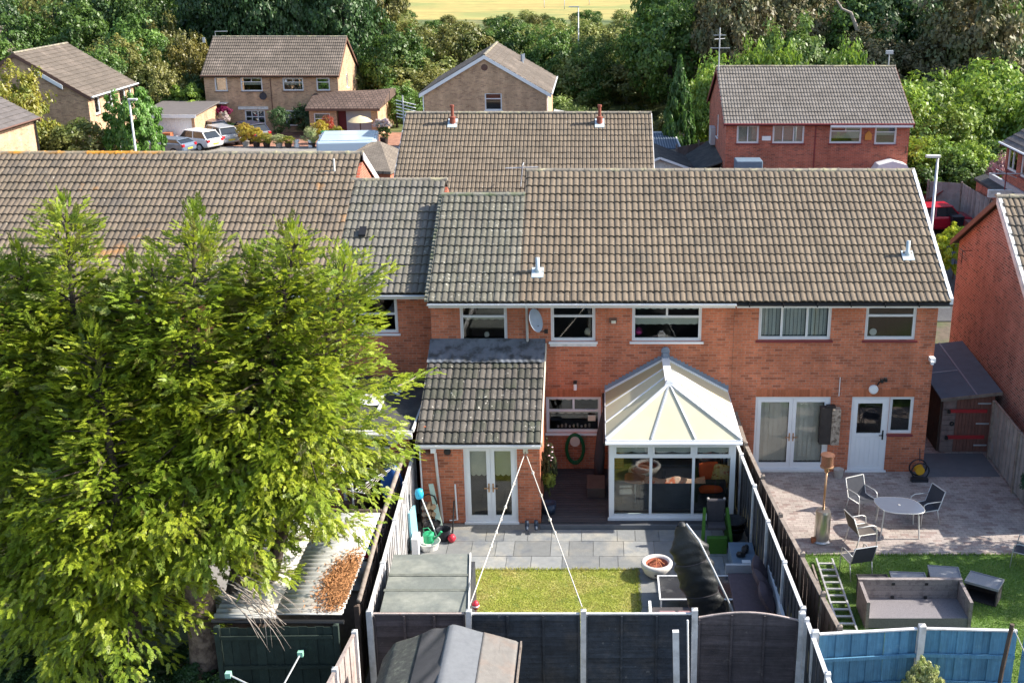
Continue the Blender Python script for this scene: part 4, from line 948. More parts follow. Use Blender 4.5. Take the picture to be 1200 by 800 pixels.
for x0_, x1_, lb, bd in ((-4.43, -2.53, 'dark brown lap fence panel behind the small felt roof, first from the left', 'fencebrown'), (-2.53, -.28, 'black lap fence panel behind the round topped shed, second from the left', 'lattice2'), (-.28, 1.92, 'black lap fence panel between two white posts, with a loose white post before it', 'lattice2')):
    fence(lb, [(x0_, -10.2), (x1_, -10.2)], 1.74, bd, 'concrete', 'concrete' if bd != 'fencebrown' else 'pinkboard', .118, 'h', .11, 1.86, battens=4, side=-1, posts=[True, False], capw=.05, name='lap_fence') if True else None
fence('arched top brown black lap fence panel at the right end of the bottom fence', [(1.92, -10.2), (3.97, -10.3)], 1.66, 'fencebrown', 'concrete', 'pinkboard', .118, 'h', .12, 1.88, battens=4, side=-1, arch=.14, capw=.04, name='lap_fence')
fence('dark green board fence below the corrugated roof at the lower left', lin((-7.15, -11.0), (-4.95, -10.95), 1), 1.95, 'fencegreen', 'fencegreen', None, .16, rails=(.45, 1.1, 1.75), side=-1)
fence('pinkish grey fence with white posts running out of the picture at the lower left', lin((-4.62, -10.85), (-4.95, -14.5), 3), 1.72, 'pinkboard', 'concrete', 'pinkboard', .15, ph=1.82)
fence('blue painted board fence with white cap and post across the lower right', [(4.14, -10.95), (6.17, -10.75), (8.05, -10.83), (10.0, -10.9)], 1.76, 'fenceblue', 'concrete', 'concrete', .155, rails=(.62, 1.22), side=-1, ph=1.88, capw=.07, lap=.024, posts=[True, True, False, True], postw=.13)
fence('short black fence with white posts leaving the picture below the blue fence', lin((4.06, -10.45), (4.16, -14.0), 2), 1.72, 'lattice', 'concrete', 'concrete', .16, ph=1.84, capw=.08)
fence('weathered panel fence beside the right hand brick gable', lin((11.35, .9), (11.25, -3.6), 2), 1.78, 'fencegrey', 'timber', 'timber', .15, ph=1.82)
tag(MB().box(-.06, .06, -.05, .05, 0, 1.78).build('concrete_post', 'concrete', loc=(1.55, -10.85, 0), rot=(0, R(-2), 0)), 'free standing white concrete post in front of the black panel', 'post')
tag(MB().tube([(1.80, -10.55, 0), (1.74, -10.5, 1.80)], .018, 8).build('thin_pole', 'white'), 'thin white pole leaning on the black fence beside the free standing post', 'pole')
tag(MB().tube([(7.55, -11.3, 0), (7.62, -11.25, 1.2), (7.72, -11.2, 2.15)], .045, 8).build('wooden_pole', 'timberdark'), 'dark wooden pole holding a washing line before the blue fence', 'pole')
tag(MB().tube([(7.72, -11.2, 2.13), (7.95, -11.7, 1.6), (8.3, -12.5, .8)], .008, 5).build('washing_line', 'rope'), 'thin line slanting down from the wooden pole at the lower right', 'line')

# ---------------- sheds and roofs in the gardens
sd1 = thing('garden_shed', 'low shed with flat grey green felt roof in the left corner of the paved garden', 'shed', (-3.5, -9, 0))
MB().box(-4.33, -2.62, -10.08, -7.9, 0, 1.60).build('wall', 'lattice', sd1, W=True)
MB().prism([(-4.38, -7.78, 1.70), (-2.76, -7.74, 1.70), (-2.54, -10.10, 1.73), (-4.26, -10.10, 1.73)], (0, 0, -.05)).build('roof', 'felt', sd1, W=True)
for yy in (-8.72, -9.32): MB().sheet(lambda u, v: (-4.33 + 1.70 * u + .0, yy + .09 * v, 1.718 + .006 + .003 * math.sin(u * 40)), 20, 1).build('felt_seam', 'feltseam' if 'feltseam' in M else 'felt', sd1, W=True, solid=.006)
MB().bar((-2.73, -7.75, 1.70), (-2.52, -10.1, 1.73), .03, .07).build('roof_edge', 'whitedirty', sd1, W=True)
# curved roof shed
sd2 = thing('curved_shed', 'garden shed with a curved felt roof patched in greys, bottom of the picture', 'shed', (-2.7, -12.6, 0))
prof = [(-1.40, 1.0), (-1.30, 1.5), (-1.05, 1.86), (-.55, 2.05), (0.05, 2.24), (.62, 2.06), (1.22, 1.87), (1.26, 1.80)]
def prz(x):
    for (a, za), (b, zb) in zip(prof, prof[1:]):
        if a <= x <= b: return za + (zb - za) * (x - a) / (b - a)
    return prof[-1][1] - 2.5 * (x - prof[-1][0])
MB().prism([(x * .96, 1.15, z - .06) for x, z in prof] + [(1.2, 1.15, 0), (-1.3, 1.15, 0)], (0, -3.0, 0)).build('wall', 'timber', sd2)
def strip(xa, xb, mt, wr, name, dz=0, ya=1.22):
    def f(u, v):
        x = xa + (xb - xa) * u; y = ya - 3.1 * v
        z = prz(x) + dz + wr * (math.sin(7 * v * 3.1 + 5 * u) * math.sin(math.pi * u) * (.5 + .5 * math.sin(11 * v + 3 * u)))
        return (x, y, z)
    MB().sheet(f, 16, 60).build(name, mt, sd2, solid=.012, smooth=True)
strip(-1.40, -.52, 'feltblack', .012, 'roof_felt'); strip(-.55, .02, 'feltcreased', .045, 'roof_felt', .012); strip(-.05, .64, 'feltmid', .008, 'roof_felt', .02); strip(.60, 1.28, 'feltbrown', .004, 'roof_felt', .03)
MB().box(.905, .925, -1.85, 1.2, 1.985, 2.0).build('felt_seam', 'feltbrown', sd2, rot=(0, 0, 0))
MB().bar((1.29, 1.22, 1.86), (1.29, -1.85, 1.86), .03, .10).build('roof_edge', 'timber', sd2)
# corrugated roofed lean-to
sd3 = thing('lean_to', 'lean-to with white corrugated sheet roof beside the left fence, under the conifer', 'shed', (-6.6, -9, 0))
def corr(x0c, x1c, y0c, y1c):
    def f(u, v):
        y = y0c + (y1c - y0c) * v; x = x0c + (x1c - x0c) * u
        return (x, y, 2.02 + .02 * (1 - v) + .026 * math.sin(y * 2 * math.pi / .17))
    return MB().sheet(f, 2, 140)
for k_, (a, b) in enumerate(((-7.3, -6.1), (-6.15, -4.86))):
    corr(a, b, -6.45, -10.75 + .05 * k_).build('roof_sheet', 'corr', sd3, W=True, solid=.008, smooth=True).location.z += .012 * k_
MB().box(-7.3, -4.84, -6.5, -6.42, 1.98, 2.10).build('roof_edge', 'timberdark', sd3, W=True)
MB().box(-7.3, -7.22, -6.5, -6.42, 0, 1.98).box(-4.97, -4.89, -6.5, -6.42, 0, 1.98).build('post', 'timberdark', sd3, W=True)
MB().box(-7.3, -7.23, -10.8, -6.5, 0, 1.96).build('side_wall', 'timberdark', sd3, W=True)
MB().tube([(-7.3, -10.84, 1.99), (-4.80, -10.84, 1.97)], .045, 8).build('gutter', 'black', sd3, W=True)
r = np.random.RandomState(3); n = 5000
px = -4.9 - np.abs(r.normal(0, .26, n)); py = -9.55 + r.normal(0, .55, n); keep = (px > -5.9) & (py < -8.2) & (py > -10.7) & (px < -4.9 ) & ((-4.9 - px) < (.95 - .25 * (py + 9.6)) ); px, py = px[keep], py[keep]; n = len(px)
a = r.uniform(0, 6.28, n); ln = r.uniform(.04, .1, n); z = 2.055 + r.uniform(0, .07, n) * np.exp(-((px + 5.1) / .5) ** 2)
dx, dy = np.cos(a), np.sin(a)
V = np.stack([np.stack([px, py, z], 1), np.stack([px + dx * ln, py + dy * ln, z + .01], 1), np.stack([px + dx * ln - dy * .012, py + dy * ln + dx * .012, z + .02], 1), np.stack([px - dy * .012, py + dx * .012, z + .005], 1)], 1).reshape(-1, 3)
pile = stuff(put('fallen_needles', npmesh('fallen_needles', V, np.arange(4 * n).reshape(-1, 4)), 'needles')); tag(pile, 'drift of orange brown conifer needles on the white corrugated roof', 'needles')
tag(MB().tube([(-5.95, -7.6, 2.14), (-5.65, -7.35, 2.16)], .06, 8).build('log', 'timber', smooth=True), 'short cut branch lying on the white corrugated roof', 'branch')
# right hand shed with double doors
sd4 = thing('garden_shed', 'brown plank shed with blue grey felt roof and red barred doors between the houses', 'shed', (10.8, 2.8, 0))
MB().box(10.02, 11.52, 1.34, 1.42, 0, 1.66).build('front_wall', 'timberpink', sd4, W=True)
MB().box(9.98, 10.06, 1.425, 4.9, 0, 1.66).build('side_wall', 'timberdark', sd4, W=True); MB().box(11.48, 11.56, 1.425, 4.9, 0, 1.75).build('side_wall', 'timberdark', sd4, W=True)
MB().prism([(9.90, 1.20, 1.74), (11.66, 1.20, 1.94), (11.66, 5.2, 2.14), (9.90, 5.2, 1.94)], (0, 0, -.05)).build('roof', 'feltblue', sd4, W=True)
MB().bar((10.92, 1.22, 1.865), (10.92, 5.2, 2.065), .05, .02).build('roof_seam', 'leadmid', sd4, W=True); MB().bar((9.9, 3.0, 1.838), (10.9, 3.0, 1.95), .05, .02).build('roof_seam', 'leadmid', sd4, W=True)
MB().bar((9.90, 1.19, 1.70), (11.66, 1.19, 1.90), .03, .09).build('roof_edge', 'timber', sd4, W=True)
for k in range(11): MB().box(10.42 + k * .098, 10.42 + k * .098 + .09, 1.315, 1.338, .04, 1.68 + .011 * k).build('door_board', 'cedar', sd4, W=True)
for k in range(10): MB().box(10.03, 10.39, 1.318, 1.338, .05 + k * .163, .05 + k * .163 + .155).build('wall_board', 'timberpink', sd4, W=True)
for z in (1.32, .50): MB().box(10.22, 11.30, 1.27, 1.314, z - .05, z + .05).build('red_bar', 'redpaint', sd4, W=True); MB().box(10.16, 10.24, 1.262, 1.33, z - .07, z + .04).build('bar_bracket', 'black', sd4, W=True)
for z in (1.55, .92, .24): MB().box(11.02, 11.40, 1.29, 1.313, z - .02, z + .02).build('hinge', 'metalgrey', sd4, W=True)
MB().lathe([(.03, 0), (.07, 0), (.07, .03), (.03, .03)], 12, T=Matrix.Translation((10.32, 1.315, .92)) @ Matrix.Rotation(R(90), 4, 'X')).build('padlock', 'black', sd4, W=True)

# ---------------- left paved garden
def rope(name, label, pts, r=.012, sag=.0, knots=()):
    t = thing(name, label, 'rope', pts[0]); o = Vector(pts[0]); P = []
    for a, b in zip(pts, pts[1:]):
        a, b = Vector(a), Vector(b)
        for k in range(13): P.append(a.lerp(b, k / 12) - Vector((0, 0, sag * 4 * (k / 12) * (1 - k / 12))) - o)
    MB().tube(P, r, 6).build('cord', 'rope', t, smooth=True)
    for f in knots:
        p = P[int(f * (len(P) - 1))]; MB().lathe([(0, -.05), (.03, -.03), (.036, 0), (.03, .03), (0, .05)], 8, p).build('knot', 'rope', t, smooth=True)
    return t
rope('rope', 'knotted rope from the extension wall down to the left hand fence post', [(-1.81, -3.2, 2.04), (-2.50, -10.15, 1.88)], knots=(.3, .46, .56, .6, .72))
rope('rope', 'knotted rope from the extension wall down to the right hand fence post', [(-1.81, -3.2, 2.04), (-.30, -10.15, 1.88)], knots=(.22, .34, .38, .52, .6))
bl = thing('hanging_ornament', 'red and white balloon ornament hanging at the lower end of the left rope', 'ornament', (-2.43, -9.7, 1.62))
MB().lathe([(0, .12), (.05, .10), (.075, .04), (.065, -.03), (.03, -.08), (0, -.08)], 14).build('balloon', 'redball', bl, smooth=True); MB().lathe([(.076, .03), (.079, .01), (.076, -.005)], 14).build('band', 'white', bl); MB().box(-.02, .02, -.02, .02, -.17, -.13).tube([(0, 0, .12), (0, 0, .26)], .004, 4).tube([(0, 0, -.08), (0, 0, -.13)], .004, 4).build('basket', 'brown', bl)
fb = thing('fire_bowl', 'round white concrete fire bowl standing on the grey slabs', 'fire bowl', (1.40, -5.75, .024))
MB().lathe([(0, 0), (.20, 0), (.30, .10), (.375, .27), (.375, .33), (.35, .365), (.30, .365), (.27, .33), (.26, .30)], 40).build('bowl', 'firewhite', fb, smooth=True)
MB().lathe([(0, .22), (.15, .24), (.262, .31), (.285, .34)], 32).build('fire_pan', 'rust', fb, smooth=True)
for k in range(7):
    a = k * .9; MB().tube([(.18 * math.cos(a), .18 * math.sin(a), .29), (.02 * math.cos(a), .02 * math.sin(a), .42)], .014, 6).build('stick', 'rustor', fb)
MB().box(-.07, .05, -.378, -.36, .18, .205).build('handle', 'black', fb)
# low glass table
def frame_table(name, label, c, w_, l_, h, top, frame, leg='metalgrey', slab=.025, rz=0, cat='table'):
    t = thing(name, label, cat, (*c, .024), rz); a, b = w_ / 2, l_ / 2; f = .035
    MB().box(-a, a, -b, -b + f, h - slab, h).box(-a, a, b - f, b, h - slab, h).box(-a, -a + f, -b + f, b - f, h - slab, h).box(a - f, a, -b + f, b - f, h - slab, h).build('frame', frame, t)
    MB().box(-a + f, a - f, -b + f, b - f, h - slab, h - .006).build('tabletop', top, t)
    for sx in (-1, 1):
        for sy in (-1, 1): MB().box(sx * (a - .04) - .02, sx * (a - .04) + .02, sy * (b - .04) - .02, sy * (b - .04) + .02, 0, h - slab).build('leg', frame, t)
    return t
M['blackglass'] = mat('black_glass', (.025, .025, .03), .12, (3, .1), 0, [((.10, .10, .10), 4, .55, .8)], spec=.7)
frame_table('low_table', 'low garden table with white frame and black glass top behind the covered parasol', (2.24, -7.02), 1.74, 1.04, .43, 'blackglass', 'white')
b_ = thing('low_bench', 'white framed garden bench with dusty pink cushion beside the low table', 'bench', (1.72, -8.0, .024))
MB().box(-.55, .55, -.40, -.34, 0, .42).box(-.60, -.54, -.40, .36, 0, .46).box(.55, .61, -.40, .36, 0, .46).box(-.54, .55, -.34, .34, .24, .28).build('frame', 'white', b_)
MB().box(-.52, .53, -.32, .32, .28, .33).build('seat_pad', 'charfab', b_, bevel=.02); MB().box(-.40, -.02, -.33, .05, .33, .42).build('cushion', 'pinkfab', b_, bevel=.04); MB().box(0.01, .42, -.33, .05, .33, .42).build('cushion', 'pinkfab', b_, bevel=.04)
# covered parasol leaning over the table
um = thing('covered_parasol', 'large cantilever parasol folded in a black cover, leaning over the low table', 'parasol', (2.50, -8.35, .024))
def cov(u, v):
    top = Vector((-.74, .05, 2.66)); bot = Vector((.02, .0, .25)); c = bot.lerp(top, v); c.x += .16 * math.sin(math.pi * v) * -.2
    wd = (.31 + .08 * math.sin(v * 2.6)) * min(1, (1.03 - v) * 3.2 + .2) ; a = 2 * math.pi * u
    wr = 1 + .05 * math.sin(3 * a + 11 * v) + .05 * math.sin(v * 34 + 2.5 * math.sin(a)) * (.4 + .6 * abs(math.cos(a))) + .03 * math.sin(v * 71 + 3 * math.cos(2 * a)) - .10 * (math.exp(-((v - .34) / .02) ** 2) + math.exp(-((v - .66) / .02) ** 2))
    return (c.x + wd * math.cos(a) * wr, c.y + wd * .55 * math.sin(a) * wr, c.z + .20 * math.cos(a) * wd)
MB().sheet(cov, 44, 60).lathe([(.09, 0), (.06, .05), (0, .07)], 12, (-.74, .05, 2.66)).build('cover', 'cover', um, smooth=True)
MB().tube([(-.66, -.05, 2.74), (-.40, -.12, 2.4), (-.08, -.18, 1.75), (.26, -.2, 1.0), (.52, -.16, .3), (.55, -.1, 0)], .022, 8).build('pole', 'metalgrey', um, smooth=True)
for v_ in (.34, .66):
    MB().tube([tuple(Vector(cov(q / 24, v_)) + Vector((.006 * math.cos(q / 24 * 6.283), -.004, 0))) for q in range(25)], .014, 5, False).build('strap', 'charfab', um)
MB().box(-.1, .9, -.45, .45, 0, .07).build('base', 'charfab', um)
# corner seat along the fence
cs = thing('corner_sofa', 'charcoal cushioned garden corner sofa with white frame along the black fence', 'sofa', (3.5, -7.8, .024))
MB().box(-.55, .42, -1.9, 1.5, 0, .28).build('frame', 'metalgrey', cs); MB().box(-.52, .34, -1.88, 1.40, .28, .44).build('seat_pad', 'mauvefab', cs, bevel=.03)
MB().box(-.55, .42, 1.42, 1.50, .28, .62).build('arm', 'metalgrey', cs); MB().box(.36, .43, -1.9, 1.42, .28, .80).build('back_rail', 'white', cs)
for k, (yy, rx, rz_) in enumerate(((1.0, 62, 78), (.45, 55, 98), (-.15, 60, 84))):
    cushion('cushion', 'mauvefab', (3.66, -7.8 + yy, .75), .62, .62, .22, (R(rx), 0, R(rz_)), ['mauve grey cushion at the far end of the charcoal corner sofa, nearest the planter', 'middle mauve grey cushion slumped on the charcoal corner sofa by the fence', 'mauve grey cushion nearest the bottom fence on the charcoal corner sofa'][k], 'cushions on the corner sofa')
pb = tag(MB().box(3.16, 3.74, -6.15, -4.95, .024, .46).build('storage_box', 'bluebox', bevel=.01), 'blue grey storage box beside the black fence, at the end of the corner sofa', 'box')
tag(MB().box(3.38, 3.58, -6.02, -5.88, .461, .50).build('white_box', 'white'), 'small white box lying on the blue grey storage box', 'box')
lg = MB()
for k in range(9): lg.lathe([(0, 0), (.05, .01), (.06, .07), (.03, .12), (0, .12)], 8, (3.42 + random.uniform(-.1, .14), -5.6 + random.uniform(-.18, .22), .46 + random.uniform(0, .05)))
tag(stuff(lg.build('small_pots', 'black')), 'clutter of small black pots on the blue grey storage box', 'pots')
gc = thing('garden_chair', 'high backed dark chair with bright green sides in front of the glass room', 'chair', (2.92, -4.25, .024))
MB().box(-.22, .22, -.02, .10, .62, 1.22).build('backrest', 'charfab', gc, bevel=.04); MB().box(-.22, .22, -.34, .08, .56, .64).build('seat', 'charfab', gc, bevel=.02)
for sx in (-1, 1): MB().prism([(sx * .24, .12, 0), (sx * .24, .12, .95), (sx * .24, .02, 1.0), (sx * .30, -.40, .45), (sx * .34, -.52, 0)], (sx * .07, 0, 0)).build('side', 'astro', gc); MB().lathe([(0, 0), (.03, 0), (.03, .05), (0, .06)], 8, (sx * .2, .04, 1.2)).build('finial', 'stone', gc)
MB().box(-.24, .24, -.50, -.35, 0, .42).build('front', 'astro', gc)
bk = thing('pot_stack', 'stack of black tubs between the dark chair and the black fence', 'tubs', (3.40, -3.95, .024))
for k in range(3): MB().lathe([(0, 0), (.20 + .01 * k, 0), (.27 + .01 * k, .26), (.29 + .01 * k, .26), (.27 + .01 * k, .23), (.2, .03), (0, .03)], 24, (0, 0, k * .13)).build('tub', 'black', bk, smooth=True)
# deck side
tag(MB().box(-.28, .2, -1.9, -1.05, .123, .40).build('storage_box', 'deckbox', bevel=.01), 'low dark brown box on the deck against the glass room', 'box')
hr = thing('hose_reel', 'dark green hose reel hanging under the kitchen window', 'hose reel', (-.62, -.22, .75))
for k in range(5): MB().tube([((.26 + .018 * k) * math.cos(t) * .8, -.02 * (k % 2), (.30 + .018 * k) * math.sin(t) * 1.25 + .05) for t in [i * 2 * math.pi / 28 for i in range(29)]], .018, 6, False).build('hose_loop', 'greendark', hr, smooth=True)
MB().lathe([(0, -.04), (.14, -.04), (.14, .14), (0, .14)], 16, T=Matrix.Translation((0, .05, .30)) @ Matrix.Rotation(R(90), 4, 'X')).build('drum', 'stone', hr)
fp_ = thing('folded_parasol', 'furled black garden parasol leaning between the hose reel and the glass room', 'parasol', (.04, -.55, .12))
MB().tube([(.0, 0, 0), (.02, .12, .5), (.06, .25, 1.2), (.1, .42, 1.75)], [.13, .15, .11, .02], 12).build('canopy', 'charfab', fp_, smooth=True); MB().tube([(.1, .42, 1.7), (.11, .44, 1.9)], .015, 6).build('pole', 'metalgrey', fp_)
# corner with tools
br_ = thing('broom', 'broom with bright cyan head leaning head up in the corner by the left fence', 'broom', (-4.05, -4.1, .024))
MB().tube([(.05, .05, .1), (-.28, .05, 1.15)], .016, 8).build('handle', 'white', br_); MB().lathe([(0, -.14), (.09, -.11), (.11, 0), (.09, .11), (0, .14)], 14, (-.34, .05, 1.28)).build('head', 'cyan', br_, smooth=True)
wc = thing('watering_can', 'green watering can on the slabs beside the grey bucket', 'watering can', (-4.15, -4.45, .20))
MB().lathe([(0, 0), (.13, 0), (.14, .22), (.10, .25), (0, .25)], 18).build('body', 'green', wc, smooth=False); MB().tube([(.12, 0, .06), (.26, -.03, .2), (.33, -.04, .30)], [.03, .022, .03], 8).build('spout', 'green', wc); MB().tube([(-.1, 0, .24), (-.12, 0, .36), (.0, 0, .38), (.08, 0, .27)], .012, 6).build('handle', 'green', wc)
tag(MB().lathe([(0, 0), (.22, 0), (.27, .20), (.29, .20), (.27, .17), (.22, .05), (0, .05)], 24, (-4.15, -4.45, .024)).build('trug', 'whitedirty', smooth=False), 'shallow cream tub holding the green watering can', 'tub')
tag(MB().lathe([(0, 0), (.13, 0), (.18, .30), (.19, .30), (.17, .27), (.12, .02), (0, .02)], 20, (-3.84, -4.02, .024)).build('bucket', 'binblack'), 'dark grey bucket between the watering can and the red ball', 'bucket')
tag(MB().lathe([(0, -.11), (.07, -.085), (.11, 0), (.07, .085), (0, .11)], 14, (-3.62, -4.15, .135)).build('ball', 'redball', smooth=True), 'small red ball on the slabs below the white waste pipe', 'ball')
tag(MB().tube([(-3.66, -3.7, .03), (-3.64, -3.3, .75)], .02, 6).build('trowel_handle', 'black'), 'short black handled tool standing beside the red ball', 'tool')
tag(MB().prism([(-4.27, -3.28, 1.20), (-4.15, -3.28, 1.22), (-3.88, -3.66, .03), (-4.02, -3.66, .03)], (0, -.03, 0)).build('pale_board', 'mint'), 'pale green board leaning on the extension wall next to the downpipe', 'board')
ba = thing('log_basket', 'dark arched log holder full of cut wood against the extension wall', 'log holder', (-4.26, -3.45, .024))
MB().tube([(-.2, 0, 0), (-.2, 0, .75), (-.14, 0, .92), (0, 0, .98), (.14, 0, .92), (.2, 0, .75), (.2, 0, 0)], .022, 6).build('hoop', 'black', ba)
for k in range(12): MB().tube([(-.12 + .12 * (k % 3), -.12, .08 + .19 * (k // 3)), (-.12 + .12 * (k % 3) + .01, .14, .08 + .19 * (k // 3))], .062, 8).build('log', 'log' if k % 3 else 'timber', ba)
tag(MB().lathe([(0, 0), (.17, 0), (.21, .34), (.22, .34), (.2, .3), (0, .28)], 20, (-4.15, -3.78, .024)).build('bucket', 'black'), 'black tub standing before the arched log holder', 'bucket')
tag(MB().prism([(-4.58, -4.6, .03), (-4.50, -4.1, .03), (-4.55, -4.05, 1.0), (-4.62, -4.5, 1.0)], (.05, 0, 0)).build('board', 'cyanpale'), 'pale cyan sheet propped against the left fence behind the watering can', 'sheet')
tag(MB().box(-4.50, -4.34, -4.9, -4.5, .024, .5).build('box', 'white'), 'white upright box between the left fence and the watering can', 'box')
tag(MB().bar((-4.62, -5.6, .1), (-4.60, -5.0, 1.5), .05, .03).build('plank', 'white'), 'white plank leaning on the pale left fence beyond the low shed', 'plank')
for k, (xx, yy) in enumerate(((-1.78, -3.62), (-1.55, -3.60))):
    b = thing('boot', ['dark blue boot outside the french doors, the left one', 'dark blue boot outside the french doors, the right one'][k], 'boot', (xx, yy, .14 - .115 * 0), group='pair of boots')
    MB().lathe([(0, 0), (.05, 0), (.055, .12), (.045, .2), (.0, .2)], 10).build('shaft', 'bootblue', b, smooth=True); MB().tube([(0, 0, .035), (0, -.16, .03)], [.05, .035], 8).build('foot', 'bootblue', b, smooth=True)
# ---------------- neighbour's yard under the conifer
rd = thing('rotary_dryer', 'rotary clothes dryer with white arms standing in the yard left of the fence', 'clothes dryer', (-5.95, -4.4, 0))
MB().tube([(0, 0, 0), (0, 0, 1.75)], .025, 8).build('pole', 'metalgrey', rd)
for k in range(4):
    a = R(28 + 90 * k); e = (1.05 * math.cos(a), 1.05 * math.sin(a), 1.95); MB().tube([(0, 0, 1.55), e], .014, 6).build('arm', 'white', rd)
for q in (.45, .65, .85, 1.0):
    P = [(1.05 * q * math.cos(R(28 + 90 * k)), 1.05 * q * math.sin(R(28 + 90 * k)), 1.55 + .40 * q) for k in range(5)]; MB().tube(P, .006, 4, False).build('line', 'rope', rd)
tb = thing('round_basin', 'round brown tub standing in the yard below the clothes dryer', 'tub', (-6.35, -2.9, .45))
MB().lathe([(0, 0), (.40, .0), (.52, .25), (.54, .25), (.50, .18), (0, .16)], 26).build('tub', 'brown', tb, smooth=False)
for k in range(3):
    a = k * 2.1; MB().tube([(.35 * math.cos(a), .35 * math.sin(a), .02), (.42 * math.cos(a), .42 * math.sin(a), -.45)], .02, 6).build('leg', 'black', tb)
st_ = ground('neighbour_yard', 'pathgrey', -9.5, -5.0, -6.4, -3.1, .0)
for k, (xx, yy, mt, nm, lb) in enumerate(((-5.12, -3.6, 'bluefab', 'bag', 'blue fabric bag hanging by the neighbour back door'), (-5.2, -4.3, 'mauvefab', 'bag', 'dark plum bag slumped against the old timber fence'), (-5.45, -5.2, 'cyanpale', 'bag', 'pale blue bag on the ground by the old timber fence'), (-5.75, -5.5, 'redball', 'bag', 'small red bag on the ground before the corrugated roof'), (-5.35, -5.9, 'stone', 'bag', 'crumpled pale sack by the edge of the corrugated roof'))):
    def bag(u, v, s=.28 + .03 * k, hh=(1.2 if k == 0 else .5)):
        a = 2 * math.pi * u; rr_ = s * math.sin(math.pi * (v * .92 + .04)) ** .6 * (1 + .12 * math.sin(3 * a + 5 * v + k)); return (rr_ * math.cos(a), rr_ * .7 * math.sin(a), hh * v)
    tag(MB().sheet(bag, 20, 12).build(nm, mt, loc=(xx, yy, .7 if k == 0 else .01), smooth=True), lb, 'bag')
gd = thing('rotary_dryer', 'clothes dryer with mint green arm ends at the lower left under dead twigs', 'clothes dryer', (-5.85, -12.0, -.28))
MB().tube([(0, 0, 0), (0, 0, 1.5)], .025, 8).build('pole', 'metalgrey', gd)
for k in range(4):
    a = R(75 + 90 * k); e = (.95 * math.cos(a), .95 * math.sin(a), 1.72); MB().tube([(0, 0, 1.4), e], .016, 6).build('arm', 'metalgrey', gd); MB().box(-.05, .05, -.05, .05, -.05, .05).build('arm_end', 'mintplastic', gd, loc=e)
for k in range(5): tag(MB().box(-.012, .012, -.01, .01, -.16, .0).build('clothes_peg', 'limeplastic', loc=(-6.45 + .27 * k, -12.05 + .12 * k - .25, 1.34)), 'lime green clothes peg on the line at the lower left, ' + {0: 'leftmost', 2: 'middle one', 3: 'rightmost'}[k], 'clothes peg', 'lime green pegs') if k in (0, 2, 3) else None

# ---------------- right garden
sd_strip = ground('gravel_strip', 'gravel', 4.68, 5.0, -10.7, -4.7, .012)
def mesh_chair(loc, rz, label, fab='mesh'):
    t = thing('garden_chair', label, 'chair', (*loc, .002), rz, 'aluminium garden chairs'); w_ = .27
    MB().sheet(lambda u, v: (-w_ + 2 * w_ * u, -.25 + .48 * v, .43 - .03 * math.sin(math.pi * v)), 4, 6).build('seat', fab, t, solid=.012)
    MB().sheet(lambda u, v: (-w_ + 2 * w_ * u, .23 + .16 * v, .43 + .46 * v), 4, 6).build('backrest', fab, t, solid=.012)
    for s in (-1, 1):
        x = s * (w_ + .012); n = 'leg'
        MB().tube([(x, -.25, .43), (x, .23, .42), (x, .39, .90)], .014, 6).build('side_frame', 'alu', t, smooth=True)
        MB().tube([(x, -.27, 0), (x, -.25, .40), (x, -.22, .62), (x, -.12, .66), (x, .12, .65), (x, .31, .64)], .014, 6).build('arm', 'alu', t, smooth=True)
        MB().tube([(x, .30, 0), (x, .20, .42)], .014, 6).build(n, 'alu', t, smooth=True)
    MB().tube([(-w_, .39, .90), (w_, .39, .90)], .014, 6).build('top_bar', 'alu', t)
    return t
mesh_chair((6.92, -2.55), R(25), 'grey mesh chair at the left of the glass table, half in sun')
mesh_chair((6.55, -4.25), R(105), 'taupe mesh chair in the sun between the heater and the glass table', 'meshlight')
mesh_chair((6.12, -5.65), R(196), 'dark mesh chair with its back to the camera at the lawn edge')
mesh_chair((8.42, -3.0), R(-70), 'dark mesh chair tucked in at the far right of the glass table')
mesh_chair((10.25, -5.25), R(-120), 'dark mesh chair at the right edge of the picture')
gt = thing('garden_table', 'grey glass garden table with curved sides and aluminium legs', 'table', (7.62, -3.52, .002), R(-4))
tp = []
for k in range(40):
    a = 2 * math.pi * k / 40; c_, s_ = math.cos(a), math.sin(a); q = (abs(c_) ** 3 + abs(s_) ** 3) ** (-1 / 3)
    x, y = .56 * c_ * q, .45 * s_ * q; x += .22 * (y / .5) * -1 if False else -.12 * (y / .5); tp.append((x, y))
MB().prism([(x, y, .715) for x, y in tp], (0, 0, .012)).build('tabletop', 'tableglass', gt)
MB().tube([(x, y, .715) for x, y in tp + tp[:1]], .013, 6, False).build('rim', 'alu', gt, smooth=True); MB().lathe([(0, 0), (.03, 0), (.03, .01), (0, .01)], 10, (0, 0, .728)).build('centre_cap', 'alu', gt)
for sx, sy in ((-1, -1), (1, -1), (1, 1), (-1, 1)): MB().tube([(sx * .42, sy * .33, .71), (sx * .48, sy * .40, 0)], .02, 8).build('leg', 'alu', gt)
ht = thing('patio_heater', 'steel patio heater with copper coloured head on the brick patio', 'patio heater', (5.60, -4.05, .002), 0)
MB().lathe([(0, 0), (.24, 0), (.24, .03), (.19, .06), (.185, .80), (.17, .86), (.02, .88)], 28).build('gas_housing', 'metal', ht, smooth=False)
MB().tube([(-.12, -.02, .85), (-.12, -.02, .86)], .03, 8).tube([(0, 0, .88), (.02, .02, 1.9)], .028, 10).build('pole', 'copper', ht, smooth=True)
